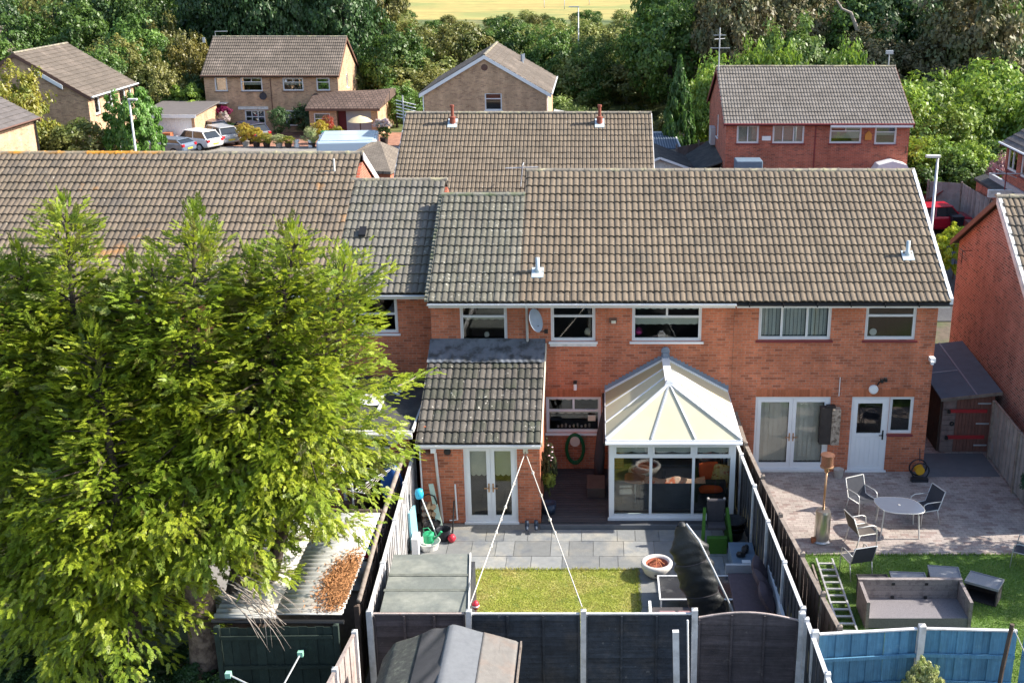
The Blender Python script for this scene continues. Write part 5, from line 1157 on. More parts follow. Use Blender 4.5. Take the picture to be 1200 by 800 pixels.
MB().lathe([(.03, 1.86), (.06, 1.90), (.06, 2.0), (.17, 2.02), (.17, 2.05), (.15, 2.06)], 24, (.02, .02, 0)).build('burner', 'copper', ht); MB().lathe([(.15, 2.06), (.15, 2.30), (.17, 2.31), (.17, 2.35), (0, 2.37)], 24, (.02, .02, 0)).build('head', 'copperdark', ht)
MB().box(-.26, -.16, -.12, .0, .0, .12).build('wheel', 'rustor', ht)
MB().box(.16, .19, -.04, .04, .1, .78).build('door_edge', 'copper', ht)
la = thing('ladder', 'aluminium ladder lying on the lawn edge beside the gravel strip', 'ladder', (5.45, -6.6, .05), R(-1))
for s in (-1, 1): MB().box(s * .19 - .02, s * .19 + .02, -1.75, 1.5, 0, .06).build('rail', 'alu', la)
for k in range(11): MB().box(-.17, .17, -1.65 + k * .29, -1.59 + k * .29, .02, .05).build('rung', 'alu', la)
MB().box(-.34, -.30, -1.75, 1.25, -.03, .03).build('rail', 'timber', la)
rs = thing('rattan_sofa', 'taupe rattan garden sofa with its planked back on the lawn behind the blue fence', 'sofa', (6.98, -7.55, .0), 0)
for s in (-1, 1): MB().prism([(s * 1.08, .46, 0), (s * 1.08, .46, .70), (s * 1.08, -.46, .66), (s * 1.08, -.46, 0)], (s * .07, 0, 0)).build('arm', 'rattan', rs)
for k in range(5): MB().box(-1.07, 1.07, .38, .44, .10 + k * .122, .10 + k * .122 + .117).build('back_board', 'rattan', rs)
MB().box(-1.075, 1.075, -.44, .375, .02, .26).build('seat_base', 'rattanseat', rs); MB().box(-1.16, 1.16, .37, .47, .712, .735).build('top_rail', 'rattan', rs)
for x in (-.38, .36):
    MB().box(x - .035, x + .035, .36, .378, .60, .65).build('clip', 'black', rs); MB().box(x - .035, x + .035, .34, .378, .27, .32).build('clip', 'black', rs)
def lidbox(loc, rz, lb, mt, w_=.62, d_=.5, h_=.42, tilt=0, open_=False):
    t = thing('rattan_stool', lb, 'stool', (*loc, .0), rz, 'rattan stools on the lawn')
    MB().box(-w_ / 2, w_ / 2, -d_ / 2 + .02, d_ / 2, 0, .04).box(-w_ / 2, -w_ / 2 + .03, -d_ / 2, d_ / 2, .04, h_).box(w_ / 2 - .03, w_ / 2, -d_ / 2, d_ / 2, .04, h_).box(-w_ / 2 + .03, w_ / 2 - .03, d_ / 2 - .03, d_ / 2, .04, h_).build('body', 'rattandark', t)
    if not open_: MB().box(-w_ / 2 + .03, w_ / 2 - .03, -d_ / 2, -d_ / 2 + .03, .04, h_).build('front', 'rattandark', t)
    MB().box(-w_ / 2 - .02, w_ / 2 + .02, -d_ / 2 - .02, d_ / 2 + .02, h_ + .002, h_ + .04).build('lid', mt, t)
    MB().box(-w_ / 2 - .02, w_ / 2 + .02, -d_ / 2 - .02, -d_ / 2, h_ + .04, h_ + .06).box(-w_ / 2 - .02, w_ / 2 + .02, d_ / 2, d_ / 2 + .02, h_ + .04, h_ + .06).box(-w_ / 2 - .02, -w_ / 2, -d_ / 2, d_ / 2, h_ + .04, h_ + .06).box(w_ / 2, w_ / 2 + .02, -d_ / 2, d_ / 2, h_ + .04, h_ + .06).build('lid_rim', 'rattangrey' if mt != 'rattandark' else mt, t)
    return t
lidbox((6.28, -6.72), R(0), 'stool with black top behind the left end of the rattan sofa', 'rattandark', .66, .42)
lidbox((7.10, -6.62), R(-4), 'stool with pale grey lid behind the middle of the rattan sofa', 'rattangrey', .76, .44)
lidbox((7.98, -6.38), R(-8), 'stool with slatted grey lid behind the right end of the rattan sofa', 'rattangrey', .66, .50)
lidbox((8.78, -6.75), R(-32), 'open fronted dark rattan box turned askew on the lawn, right of the sofa', 'rattangrey', .72, .5, .42, open_=True)
bb = thing('wall_planter', 'wall hung split log planter between the white doors', 'planter', (6.45, -.16, .95))
MB().box(-.28, .02, -.10, .12, 0, 1.08).build('side_panel', 'charred', bb); MB().box(.03, .27, -.11, .12, -.02, 1.04).build('side_panel', 'splitlog', bb); MB().box(-.12, .12, -.09, .09, 1.085, 1.13).build('top', 'black', bb)
hz = thing('hose_reel', 'hose reel with yellow drum and black wheels at the foot of the brick corner', 'hose reel', (8.98, -.40, .0))
for s in (-1, 1): MB().tube([(.24 * math.cos(t), s * .13, .26 + .24 * math.sin(t)) for t in [i * 2 * math.pi / 20 for i in range(21)]], .022, 6, False).build('wheel', 'binblack', hz, smooth=True)
MB().lathe([(0, -.11), (.13, -.11), (.13, .11), (0, .11)], 16, T=Matrix.Translation((0, 0, .26)) @ Matrix.Rotation(R(90), 4, 'X')).build('drum', 'yellowhose', hz); MB().box(-.26, .2, -.3, -.14, 0, .10).tube([(0, 0, .5), (0, .12, .85)], .015, 6).build('base', 'binblack', hz)
tag(MB().lathe([(0, 0), (.11, 0), (.15, .24), (.13, .24), (0, .2)], 14, (6.75, -.35, 0)).build('flower_pot', 'stone'), 'small grey pot at the foot of the white back door', 'pot')
tag(MB().bar((6.9, -1.4, .01), (6.1, -1.1, .01), .03, .02).build('batten', 'timber'), 'thin batten lying on the brick patio', 'batten') if False else None
M['maroontile'] = mat('maroon_tile', (.24, .07, .05), .8)
M['wingtile'] = brick('wing_roof_tile', (.16, .11, .09), (.13, .09, .072), (.06, .045, .04), w=.30, h=.33, flat=True, msize=.03, dark=(.12, .08, .065), bs=.8)
M['wingtile2'] = brick('plain_brown_tile', (.22, .185, .15), (.19, .16, .13), (.10, .085, .07), w=.27, h=.11, flat=True, msize=.012, dark=(.15, .13, .11), bs=.6)
M['garagegrey'] = mat('grey_garage_door', (.33, .35, .38), .6)
M['orangebox'] = mat('orange_box', (.60, .25, .05), .6)
M['tile_farg'] = mat('roof_tile_far_grey', (.17, .152, .134), .85, (2, .12), .12, [((.19, .175, .16), .6, .5, .75)])
def paint(n, c, r=.22): M[n] = mat(n, c, r, None, spec=.8)
paint('carwhite', (.75, .75, .76)); paint('carsilver', (.38, .40, .42)); paint('carnavy', (.015, .02, .05)); paint('carsteel', (.12, .16, .22)); paint('carred', (.45, .012, .03)); paint('cardarkred', (.22, .03, .03), .4); paint('vanblue', (.50, .62, .72)); paint('carteal', (.01, .05, .075))
# ---------------- far houses
def far_house(label, loc, rz, W_, D_, ze, rise, bm, wf=(), wl=(), wr=(), tile='tile_far', gut='brown', barge='brown', zb=0, z2=None, run=None, both=False):
    """local frame: front wall on y=0 facing -Y, x from -W/2 to W/2; windows (u0,u1,z0,z1,kind)"""
    h = thing('brick_house', label, 'house', loc, rz); a = W_ / 2 - .15; run = run or D_ / 2
    def tr(ws): return [(w[0], w[1], w[2], w[3]) for w in ws]
    wall(h, 'wall', bm, -a, a, zb, ze, 0, .25, tr(wf))
    MB().box(-a, a, D_ - .25, D_, zb, ze).build('back_wall', bm, h)
    for s, ws in ((-1, wl), (1, wr)):
        L_ = D_ - .51
        o = wall(h, 'side_wall', bm, 0, L_, zb, ze, 0, .25, tr(ws), loc=(s * a, .255 if s > 0 else D_ - .255, 0), rz=R(90) * s)
        x = s * a - (.25 if s > 0 else 0)
        MB().prism([(x, .0, ze), (x, D_, ze), (x, run, ze + rise * .985)], (.25, 0, 0)).build('gable', bm, h)
        for w in ws:
            if s > 0: window(h, a, .255 + w[0], w[2], w[1] - w[0], w[3] - w[2], WK[w[4]], rz=R(90), glass='glassfar', blind=w[5] if len(w) > 5 else None)
            else: window(h, -a, D_ - .255 - w[0], w[2], w[1] - w[0], w[3] - w[2], WK[w[4]], rz=R(-90), glass='glassfar', blind=w[5] if len(w) > 5 else None)
    for w in wf:
        window(h, w[0], 0, w[2], w[1] - w[0], w[3] - w[2], WK[w[4]], glass='glassfar', blind=w[5] if len(w) > 5 else None, fw=.07, sill='brown' if 'buff' in bm or len(w) > 6 else 'maroon')
    room(h, -a + .3, a - .3, .3, D_ - .3, zb + .1, ze - .05)
    ov = .3; p = rise / run; x0, x1 = -W_ / 2, W_ / 2
    rf = roof_slab(h, x0, x1, [(-ov, ze + .1 - ov * p), (run, ze + .1 + rise), (D_ + ov, ze + .1 - ov * rise / (D_ - run))])
    sl = math.hypot(run + ov, rise + ov * p)
    tile_roof(rf, (x0, -ov - .03, ze + .1 - ov * p), (1, 0, 0), (0, 1, p), W_, sl, tile, lambda r, c: False, int(abs(loc[0]) * 10), far=True)
    p2 = rise / (D_ - run); sl2 = math.hypot(D_ - run + ov, rise + ov * p2)
    if both: tile_roof(rf, (x1, D_ + ov + .03, ze + .1 - ov * p2), (-1, 0, 0), (0, -1, p2), W_, sl2, tile, lambda r, c: False, 5, far=True)
    for ch in list(rf.children)[1:]: ch.name = 'roof_tiles_back'
    ridge_caps(rf, (x0, run, ze + .14 + rise), (x1, run, ze + .14 + rise), objs=False)
    MB().box(x0, x1, -ov + .0, -ov + .03, ze - .12, ze + .07 - ov * p * .0 - .08).tube([(x0, -ov - .06, ze - .02), (x1, -ov - .06, ze - .02)], .05, 6).build('gutter', gut, h)
    for s in (-1, 1):
        x = s * W_ / 2
        for y0, z0 in ((-ov, ze + .1 - ov * p), (D_ + ov, ze + .1 - ov * p2)):
            MB().prism([(x - .02, y0, z0 + .04), (x - .02, run, ze + rise + .14), (x - .02, run, ze + rise - .1), (x - .02, y0, z0 - .2)], (.04, 0, 0)).build('bargeboard', barge, h)
    return h, rf
WK = {'one': [(0, 1, 0, 1)], 'top': [(0, 1, 0, .68), (0, 1, .68, 1)], 'two': [(0, .5, 0, 1), (.5, 1, 0, 1)], 'three': [(0, .31, 0, 1), (.31, .68, 0, 1), (.68, 1, 0, 1)],
      'big': [(0, 1, 0, .68), (0, .5, .68, 1), (.5, 1, .68, 1)], 'bay': [(0, .33, 0, .6), (.33, .66, 0, .6), (.66, 1, 0, .6), (0, .33, .6, 1), (.33, .66, .6, 1), (.66, 1, .6, 1)]}
cur = ('solid', 'blindwhite', 1); halfc = ('solid', 'blindwhite', .35)
X = 25.6
f1, r1 = far_house('long buff brick house with flower pots and parked cars in front, upper left', (-25.6, 63, 0), 0, 10.8, 7.6, 4.45, 2.5, 'brick_buff',
    wf=[(-30.04 + X, -29.05 + X, 3.2, 4.3, 'one', cur), (-28.0 + X, -26.3 + X, 3.2, 4.3, 'big', halfc), (-24.7 + X, -23.08 + X, 3.25, 4.25, 'big', halfc), (-22.06 + X, -21.0 + X, 3.25, 4.25, 'top'),
        (-27.9 + X, -26.3 + X, .45, 1.75, 'bay'), (-24.69 + X, -23.1 + X, .5, 1.75, 'big', halfc), (-30.6 + X, -29.75 + X, .05, 1.8, 'one', cur)], wr=[(2.9, 3.6, 3.1, 4.2, 'one')])
mb = MB().box(-2.75, -.4, -.12, -.003, 1.80, 2.02).box(-5.2, -3.5, -.7, -.003, 2.3, 2.36); mb.build('lintel', 'whitedirty', f1)
MB().prism([(-5.1, -.68, 1.85), (-3.55, -.68, 1.85), (-3.55, -.03, 2.3), (-5.1, -.03, 2.3)], (0, 0, .05)).build('porch_canopy', 'maroontile', f1)
MB().tube([(-.05, -.04, 4.2), (-.05, -.04, .2)], .03, 6).build('downpipe', 'brown', f1)
MB().lathe([(0, 0), (.28, .03), (.3, .06)], 12, T=Matrix.Translation((-.65, -.2, 2.85)) @ Matrix.Rotation(R(80), 4, 'X')).build('satellite_dish', 'charfab', f1)
MB().box(.9 + .2, 1.25, -.06, -.003, 3.9, 4.1).build('alarm_box', 'white', f1)
MB().box(-5.1, -4.9, -.9 + 1.1, .25, 6.9, 7.3).tube([(-5.2, 3.8, 7.05), (-5.2, 3.8, 7.5), (-4.2, 3.8, 7.52)], .03, 5).build('aerial', 'metalgrey', f1)
# garage and porch wing
gw = MB(); 
wall(f1, 'wing_wall', 'brick_buff', 3.5, 5.6, 0, 2.25, -2.9, .2, [(3.85, 5.1, .62, 1.9)]); window(f1, 3.85, -2.9, .62, 1.25, 1.28, WK['top'], glass='glassfar')
wall(f1, 'wing_wall', 'brick_buff', 8.25, 8.75, 0, 2.25, -2.9, .2, []); MB().box(8.55, 8.75, -2.69, 4, 0, 2.25).build('wing_wall', 'brick_buff', f1)
MB().box(6.3, 8.25, -2.75, -2.70, 0, 2.1).build('garage_door', 'garagegrey', f1); MB().box(5.6, 6.3, -2.3, -2.2, 0, 2.2).build('door', 'maroon', f1); MB().box(5.6, 6.28, -2.9, -2.75, 2.1, 2.25).box(6.28, 8.25, -2.9, -2.75, 2.12, 2.25).build('lintel', 'brown', f1)
wr_ = MB().add([(3.3, -3.2, 2.25), (9.0, -3.2, 2.25), (9.1, 4.2, 2.45), (3.3, -.01, 3.0), (6.6, -.8, 3.2), (9.3, .6, 3.35), (5.4, .0, 3.2), (9.5, 4.0, 2.9)], [(0, 1, 4, 3), (3, 4, 6), (4, 1, 5), (1, 2, 7, 5), (4, 5, 7, 6)]).build('wing_roof', 'wingtile', f1, solid=.08)
MB().box(3.3, 9.0, -3.24, -3.2, 2.1, 2.26).build('gutter', 'brown', f1)
f2, r2 = far_house('buff brick gable end house with white bargeboards, centre of the background', (-3.3, 52.0, 0), R(90), 10.4, 8.0, 4.95, 2.3, 'brick_buff', wl=[(3.70, 4.82, 3.85, 4.98, 'top')], gut='white', barge='white', both=True)
MB().tube([(-5.1, -.05, 4.85), (-5.1, -.05, .2)], .035, 6).tube([(-5.1, 8.05, 4.85), (-5.1, 8.05, .2)], .035, 6).build('downpipe', 'white', f2)
MB().tube([(2.0, 2.0, 6.2), (2.0, 2.0, 6.8)], .1, 8).tube([(3.9, 2.0, 6.2), (3.9, 2.0, 6.7)], .08, 8).build('flue', 'leadmid', f2)
MB().lathe([(0, 0), (.22, 0), (0, .03)], 10, T=Matrix.Translation((-5.06, 4.0, 6.6)) @ Matrix.Rotation(R(-90), 4, 'Y')).build('gable_vent', 'brown', f2)
f3, r3 = far_house('buff brick house turned sideways with sunlit front, beyond the round ivy tree', (-32.85, 49.9, 0), R(90), 8.0, 8.6, 4.85, 2.6, 'brick_buff', wf=[(-2.9, -2.0, 3.55, 4.7, 'one', cur), (-1.1, .1, 3.5, 4.7, 'two', cur), (1.3, 2.4, 3.7, 4.7, 'one', cur), (2.9, 3.5, 3.7, 4.7, 'one', cur), (-2.8, -1.6, .9, 2.1, 'two', halfc), (-.6, .6, .3, 2.1, 'one', halfc)], gut='white')
MB().prism([(-4.05, 1.4, 5.55), (-4.05, 2.9, 6.45), (-4.05, 2.9, 6.2), (-4.05, 1.4, 5.25)], (.0, 0, 0)).prism([(-4.09, 1.4, 5.60), (-4.09, 2.9, 6.52), (-4.09, 2.9, 6.25), (-4.09, 1.4, 5.33)], (-.03, 0, 0)).build('peeling_board', 'white', f3)
f4, r4_ = far_house('buff brick house cut by the left edge with charcoal roof and sunlit wall', (-31.4, 31.2, 0), R(90), 8.6, 9.0, 5.0, 2.5, 'brick_buff', tile='tile_slate')
MB().tube([(4.1, -.08, 4.9), (4.1, -.06, .2)], .05, 6).build('downpipe', 'black', f4)
f5, r5_ = far_house('buff house farthest back at the upper left corner, only its roof slope showing', (-45.4, 70.0, 0), R(90), 9.5, 8.6, 4.9, 2.6, 'brick_buff')
X = 11.88
blp = ('vertical', 'blind', 0)
f6, r6 = far_house('pair of red brick houses with grey brown roof, upper right before the trees', (11.88, 33, 0), 0, 10.2, 9.6, 5.05, 2.35, 'brick_red',
    wf=[(7.52 - X, 8.71 - X, 3.95, 4.95, 'two', ('solid', 'blindwhite', 1)), (9.45 - X, 11.16 - X, 3.95, 4.95, 'three', ('solid', 'blindwhite', 1)), (12.53 - X, 14.25 - X, 3.95, 4.95, 'big', ('solid', 'blind', .7)), (14.96 - X, 16.14 - X, 3.9, 4.9, 'top', ('solid', 'blindwhite', .3))],
    wl=[(4.4, 5.3, 3.6, 4.9, 'one', cur)], tile='tile_farg', gut='maroon', barge='maroon')
MB().box(8.88 - X, 9.35 - X, -.12, -.003, 4.12, 4.35).build('alarm_box', 'white', f6); MB().box(14.43 - X, 14.79 - X, -.1, -.003, 4.15, 4.45).prism([(14.43 - X, -.1, 4.45), (14.79 - X, -.1, 4.45), (14.61 - X, -.1, 4.65)], (0, .09, 0)).build('alarm_box', 'orangebox', f6)
MB().box(-.15, .15 - .25, -.05, -.003, .2, 4.9).build('downpipe', 'maroon', f6); MB().box(.6, 5.0, -.4, -.36, 4.86, 4.98).build('fascia', 'white', f6)
MB().prism([(3.0, -1.0, 2.6), (4.9, -1.0, 2.6), (4.7, -1.0, 2.95), (3.95, -1.0, 3.15), (3.2, -1.0, 2.95)], (0, .99, 0)).build('porch_roof', 'white', f6)
MB().box(-5.25, -4.97, 5.3, 6.3, 3.0, 4.0).build('air_unit', 'metalgrey', f6)
MB().tube([(-5.0, 4.4, 7.2), (-5.0, 4.4, 9.7)], .035, 6).tube([(-5.35, 4.4, 9.3), (-4.65, 4.4, 9.3)], .02, 5).tube([(-5.3, 4.2, 9.1), (-4.7, 4.6, 9.1)], .02, 5).tube([(-5.5, 4.4, 8.6), (-4.4, 4.4, 8.6)], .02, 5).build('aerial', 'metalgrey', f6)
MB().tube([(4.8, 5.2, 7.2), (4.8, 5.2, 8.3)], .035, 6).box(4.6, 5.0, 5.1, 5.3, 8.2, 8.4).build('aerial', 'metalgrey', f6)
MB().box(4.8, 4.84, -.1, -.0, 3.4, 3.8).build('cable_box', 'brown', f6)
f7, r7 = far_house('red brick house at the right edge with charcoal roof above a black flat roof', (20.0, 22.4, 0), R(-90), 9.2, 8.4, 5.0, 2.5, 'brick_red', wf=[(-4.2, -2.85, 3.75, 4.9, 'two', cur), (-2.35, -1.3, 3.75, 4.9, 'one', cur), (.6, 2.0, 3.75, 4.9, 'two', cur)], tile='tile_slate', gut='white')
lt = thing('flat_roof_extension', 'black flat roof with pale grey edge below the right edge house', 'extension', (18.2, 23, 0))
MB().prism([(19.42, 20.5, 2.75), (19.98, 20.5, 2.95), (19.98, 29.5, 2.95), (19.42, 29.5, 2.75)], (0, 0, -.12)).build('roof', 'feltdark', lt, W=True); MB().box(19.5, 19.9, 20.7, 29.3, 0, 2.6).build('wall', 'brick_red', lt, W=True); MB().bar((19.92, 20.5, 3.02), (19.92, 28.6, 3.02), .12, .3).build('flashing', 'metalgrey', lt, W=True)
f8, r8 = far_house('house straight behind the terrace with brown roof and two red flues', (-2.95, 16.1, 0), 0, 10.55, 8.8, 4.72, 2.4, 'brick', barge='white', tile='tile')
for x in (-3.2, 3.05):
    y = 3.75; z = 4.82 + 2.4 * y / 4.4
    MB().prism([(x - .2, y - .3, z - .10), (x + .2, y - .3, z - .10), (x + .2, y + .22, z + .185), (x - .2, y + .22, z + .185)], (0, 0, .04)).build('flashing_plate', 'leadpale', f8); MB().lathe([(0, 0), (.13, 0), (.12, .25), (.14, .25), (.14, .3), (.065, .32), (.065, .70), (.09, .72), (.09, .80), (0, .80)], 12, (x, y, z + .03)).build('flue', 'flue', f8, smooth=False)
MB().tube([(-.1, -.2, 5.0), (.0, -.1, 5.9)], .02, 6).tube([(-.7, -.1, 5.7), (.6, -.1, 5.75)], .025, 6).tube([(.0, -.4, 5.85), (0, .3, 5.85)], .02, 6).build('aerial', 'metalgrey', f8)
pg = thing('gabled_dormer', 'small gabled roof rising behind the grey tiled roof, next to the house with flues', 'dormer', (-7.1, 13, 0))
MB().prism([(-8.15, 12.2, 3.7), (-6.05, 12.2, 3.7), (-6.05, 12.2, 4.2), (-7.1, 12.2, 5.12), (-8.15, 12.2, 4.2)], (0, 4, 0)).build('wall', 'brick', pg, W=True); MB().box(-8.1, -6.1, 12.3, 16, 0, 3.7).build('lower_wall', 'brick', pg, W=True)
for s in (-1, 1): MB().prism([(-7.1, 11.9, 5.22), (-7.1 + s * 1.35, 11.9, 4.08), (-7.1 + s * 1.35, 11.9, 3.98), (-7.1, 11.9, 5.12)], (0, 4.3, 0)).build('roof_slope', 'wingtile2', pg, W=True)
MB().lathe([(0, 0), (.26, 0), (.26, .05), (0, .05)], 14, T=Matrix.Translation((-7.35, 12.18, 4.35)) @ Matrix.Rotation(R(90), 4, 'X')).build('round_vent', 'leadpale', pg, W=True)
hg = thing('hipped_garage', 'small garage with brown hipped roof between the terrace and the far driveway', 'garage', (-12.6, 35.5, 0))
cx, cy = -12.75, 36.0; hw = 1.95; ang = R(-12)
def rp(x, y): return (x * math.cos(ang) - y * math.sin(ang), x * math.sin(ang) + y * math.cos(ang))
cor = [rp(-hw, -2.3), rp(hw, -2.3), rp(hw, 2.3), rp(-hw, 2.3)]; ap = [rp(-.3, .6), rp(.1, .9)]
ro = MB().add([(a, b, 2.35) for a, b in cor] + [(a, b, 3.45) for a, b in ap] + [(a, b, 2.2) for a, b in cor], [(0, 1, 5, 4), (1, 2, 5), (2, 3, 4, 5), (3, 0, 4), (6, 7, 1, 0), (7, 8, 2, 1), (8, 9, 3, 2), (9, 6, 0, 3), (9, 8, 7, 6)]); ro.build('roof', 'wingtile2', hg, loc=(-.15, .5, 0))
MB().prism([(rp(-hw + .3, -1.9)[0], rp(-hw + .3, -1.9)[1], 0), (rp(hw - .2, -1.9)[0], rp(hw - .2, -1.9)[1], 0), (rp(hw - .2, 2)[0], rp(hw - .2, 2)[1], 0), (rp(-hw + .3, 2)[0], rp(-hw + .3, 2)[1], 0)], (0, 0, 2.2)).build('wall', 'brick', hg, loc=(-.15, .5, 0))
gl_ = thing('garage', 'white doored garage with dark roof behind the parked cars', 'garage', (-32.0, 57.5, 0))
MB().box(-33.6, -33.35, 56.6, 62, 0, 2.2).box(-29.95, -29.75, 56.6, 62, 0, 2.2).build('wall', 'brick_buff', gl_, W=True); MB().box(-33.34, -29.96, 56.7, 56.76, 0, 2.1).build('garage_door', 'white', gl_, W=True)
MB().prism([(-34.0, 56.3, 2.2), (-29.5, 56.3, 2.2), (-29.5, 62.2, 2.45), (-34.0, 62.2, 2.45)], (0, 0, .1)).build('roof', 'tile_slate', gl_, W=True); MB().box(-34, -29.5, 56.26, 56.298, 2.05, 2.3).build('fascia', 'white', gl_, W=True)
for k in range(16): MB().box(-33.3 + k * .208, -33.3 + k * .208 + .19, 56.675, 56.698, .05, 2.05).build('door_rib', 'white', gl_, W=True)
# small buildings right of the house with flues
wg = thing('garage', 'white gabled garage with dark roof right of the house with flues', 'garage', (3.9, 37, 0))
MB().prism([(2.6, 35.0, 0), (5.2, 35.0, 0), (5.2, 35.0, 2.1), (3.5, 35.0, 2.7), (2.6, 35.0, 2.4)], (0, 3.8, 0)).build('wall', 'whitedirty', wg, W=True)
MB().prism([(3.5, 34.7, 2.82), (5.5, 34.7, 2.1), (5.2, 39, 2.2), (3.4, 39, 2.9)], (0, 0, .08)).prism([(3.5, 34.7, 2.82), (2.4, 34.7, 2.4), (2.4, 39, 2.4), (3.4, 39, 2.9)], (0, 0, .08)).build('roof', 'feltdark', wg, W=True); MB().bar((3.5, 34.66, 2.86), (5.55, 34.66, 2.12), .06, .12).bar((3.5, 34.66, 2.86), (2.4, 34.66, 2.42), .06, .12).build('bargeboard', 'white', wg, W=True)
cp = thing('carport', 'ribbed dark carport roof with white frame right of the house with flues', 'carport', (4.1, 42, 0))
MB().box(3.1, 4.95, 40.6, 40.7, 0, 2.4).build('wall', 'whitedirty', cp, W=True); MB().prism([(3.0, 40.4, 2.4), (5.0, 40.4, 2.4), (4.85, 44.2, 2.75), (3.0, 44.2, 2.75)], (0, 0, .06)).build('roof', 'feltblue', cp, W=True); MB().bar((3, 44.25, 2.82), (4.9, 44.25, 2.82), .06, .14).bar((5.05, 40.4, 2.45), (4.88, 44.2, 2.8), .08, .1).build('edge', 'white', cp, W=True)
for k in range(12): MB().bar((3.1 + k * .155, 40.45, 2.475), (3.07 + k * .15, 44.1, 2.825), .04, .03).build('rib', 'leadmid', cp, W=True)
ls = thing('lean_to', 'dark sloping plank lean-to at the left side of the red brick pair', 'lean-to', (6.3, 36, 0))
MB().prism([(5.2, 35.0, 1.9), (7.0, 34.0, 2.75), (7.0, 41, 2.9), (5.2, 39.5, 2.1)], (0, 0, .08)).build('roof', 'feltdark', ls, W=True); MB().box(6.85, 6.98, 34.05, 40, 0, 2.6).box(5.3, 6.85, 35.2, 35.3, 0, 1.9).build('wall', 'timberdark', ls, W=True)
for k in range(12): MB().bar((5.35 + k * .145, 34.95 - k * .08, 1.98 + k * .069), (5.35 + k * .145, 39.5 + k * .1, 2.16 + k * .068), .05, .05).build('batten', 'timberdark', ls, W=True)
tag(MB().box(7.35, 8.75, 31.2, 32.4, 2.3, 3.3).box(7.45, 7.55, 31.3, 32.3, 0, 2.3).box(8.55, 8.65, 31.3, 32.3, 0, 2.3).build('blue_tank', 'bluebox', bevel=.05), 'blue grey covered tank before the red brick pair', 'tank')
tag(MB().box(4.9, 5.35, 33.4, 33.9, 0, 2.25).build('blue_screen', 'cyanpale'), 'pale blue panel between the white garage and the dark lean-to', 'panel')
tag(MB().box(5.45, 5.95, 33.4, 33.8, 0, 2.15).build('wooden_box', 'log'), 'small orange wooden structure beside the dark lean-to', 'cabinet')
cs2 = thing('glazed_lean_to', 'pale blue glass roof beside the gable end house in the background', 'lean-to', (-2.4, 54, 0))
MB().prism([(-3.2, 48.2, 2.5), (-.2, 47.8, 2.1), (-1.0, 57.0, 2.1), (-3.2, 57.5, 2.5)], (0, 0, .05)).build('roof', 'leadpale', cs2, W=True)
for k in range(9): MB().bar((-3.2 + k * .0, 48.3 + k * 1.1, 2.58), (-.25 - k * .09, 47.9 + k * 1.1, 2.18), .05, .05).build('glazing_bar', 'white', cs2, W=True)
MB().box(-.7, -.6, 48, 56, 0, 2.1).box(-3.0, -.7, 48.2, 48.3, 0, 2.1).build('wall', 'whitedirty', cs2, W=True)
# fences around
fence('grey panel fence beside the red cars, upper right', [(17.6, 31.2), (19.2, 30.6), (19.35, 26.4), (19.35, 20.4)], 2.25, 'fencegrey', 'timber', None, .3, ph=2.35)
fence('weathered panel fence between the narrow conifer and the red brick pair', [(4.8, 40.0), (6.2, 41.5), (7.0, 42.5)], 2.6, 'fencegrey', 'timber', None, .3, ph=2.8)
# ---------------- street lamps, vehicles
def lamp(label, loc, h, arm=(-.7, 0), head=.55):
    t = thing('street_lamp', label, 'street lamp', loc)
    MB().tube([(0, 0, 0), (0, 0, 1.2), (0, 0, h)], [.10, .085, .05], 10).build('post', 'metalgrey' if head > .5 else 'metalgrey', t, smooth=True)
    MB().box(min(0, arm[0]) - .05, max(0, arm[0]) + .08, -.12, .12, h, h + .09).build('lamp_head', 'whitedirty', t)
lamp('pale street lamp standing by the red cars beyond the main roof', (13.55, 16.2, 0), 6.1, (-.42, 0), .6)
lamp('street lamp in front of the round ivy tree, upper left', (-25.8, 35, 0), 6.0, (.35, 0), .5)
lamp('tall street lamp at the edge of the scrub, centre', (-1.9, 91, 0), 8.2, (-.9, 0), .4)
for k, (x, y) in enumerate(((-7.6, 250), (-12.5, 255), (-2.0, 270))): lamp(['distant lamp column in the field left of centre', 'thin distant lamp column farthest left in the field', 'distant lamp column in the field right of centre'][k], (x, y, 0), 9, (.3, 0), .4)
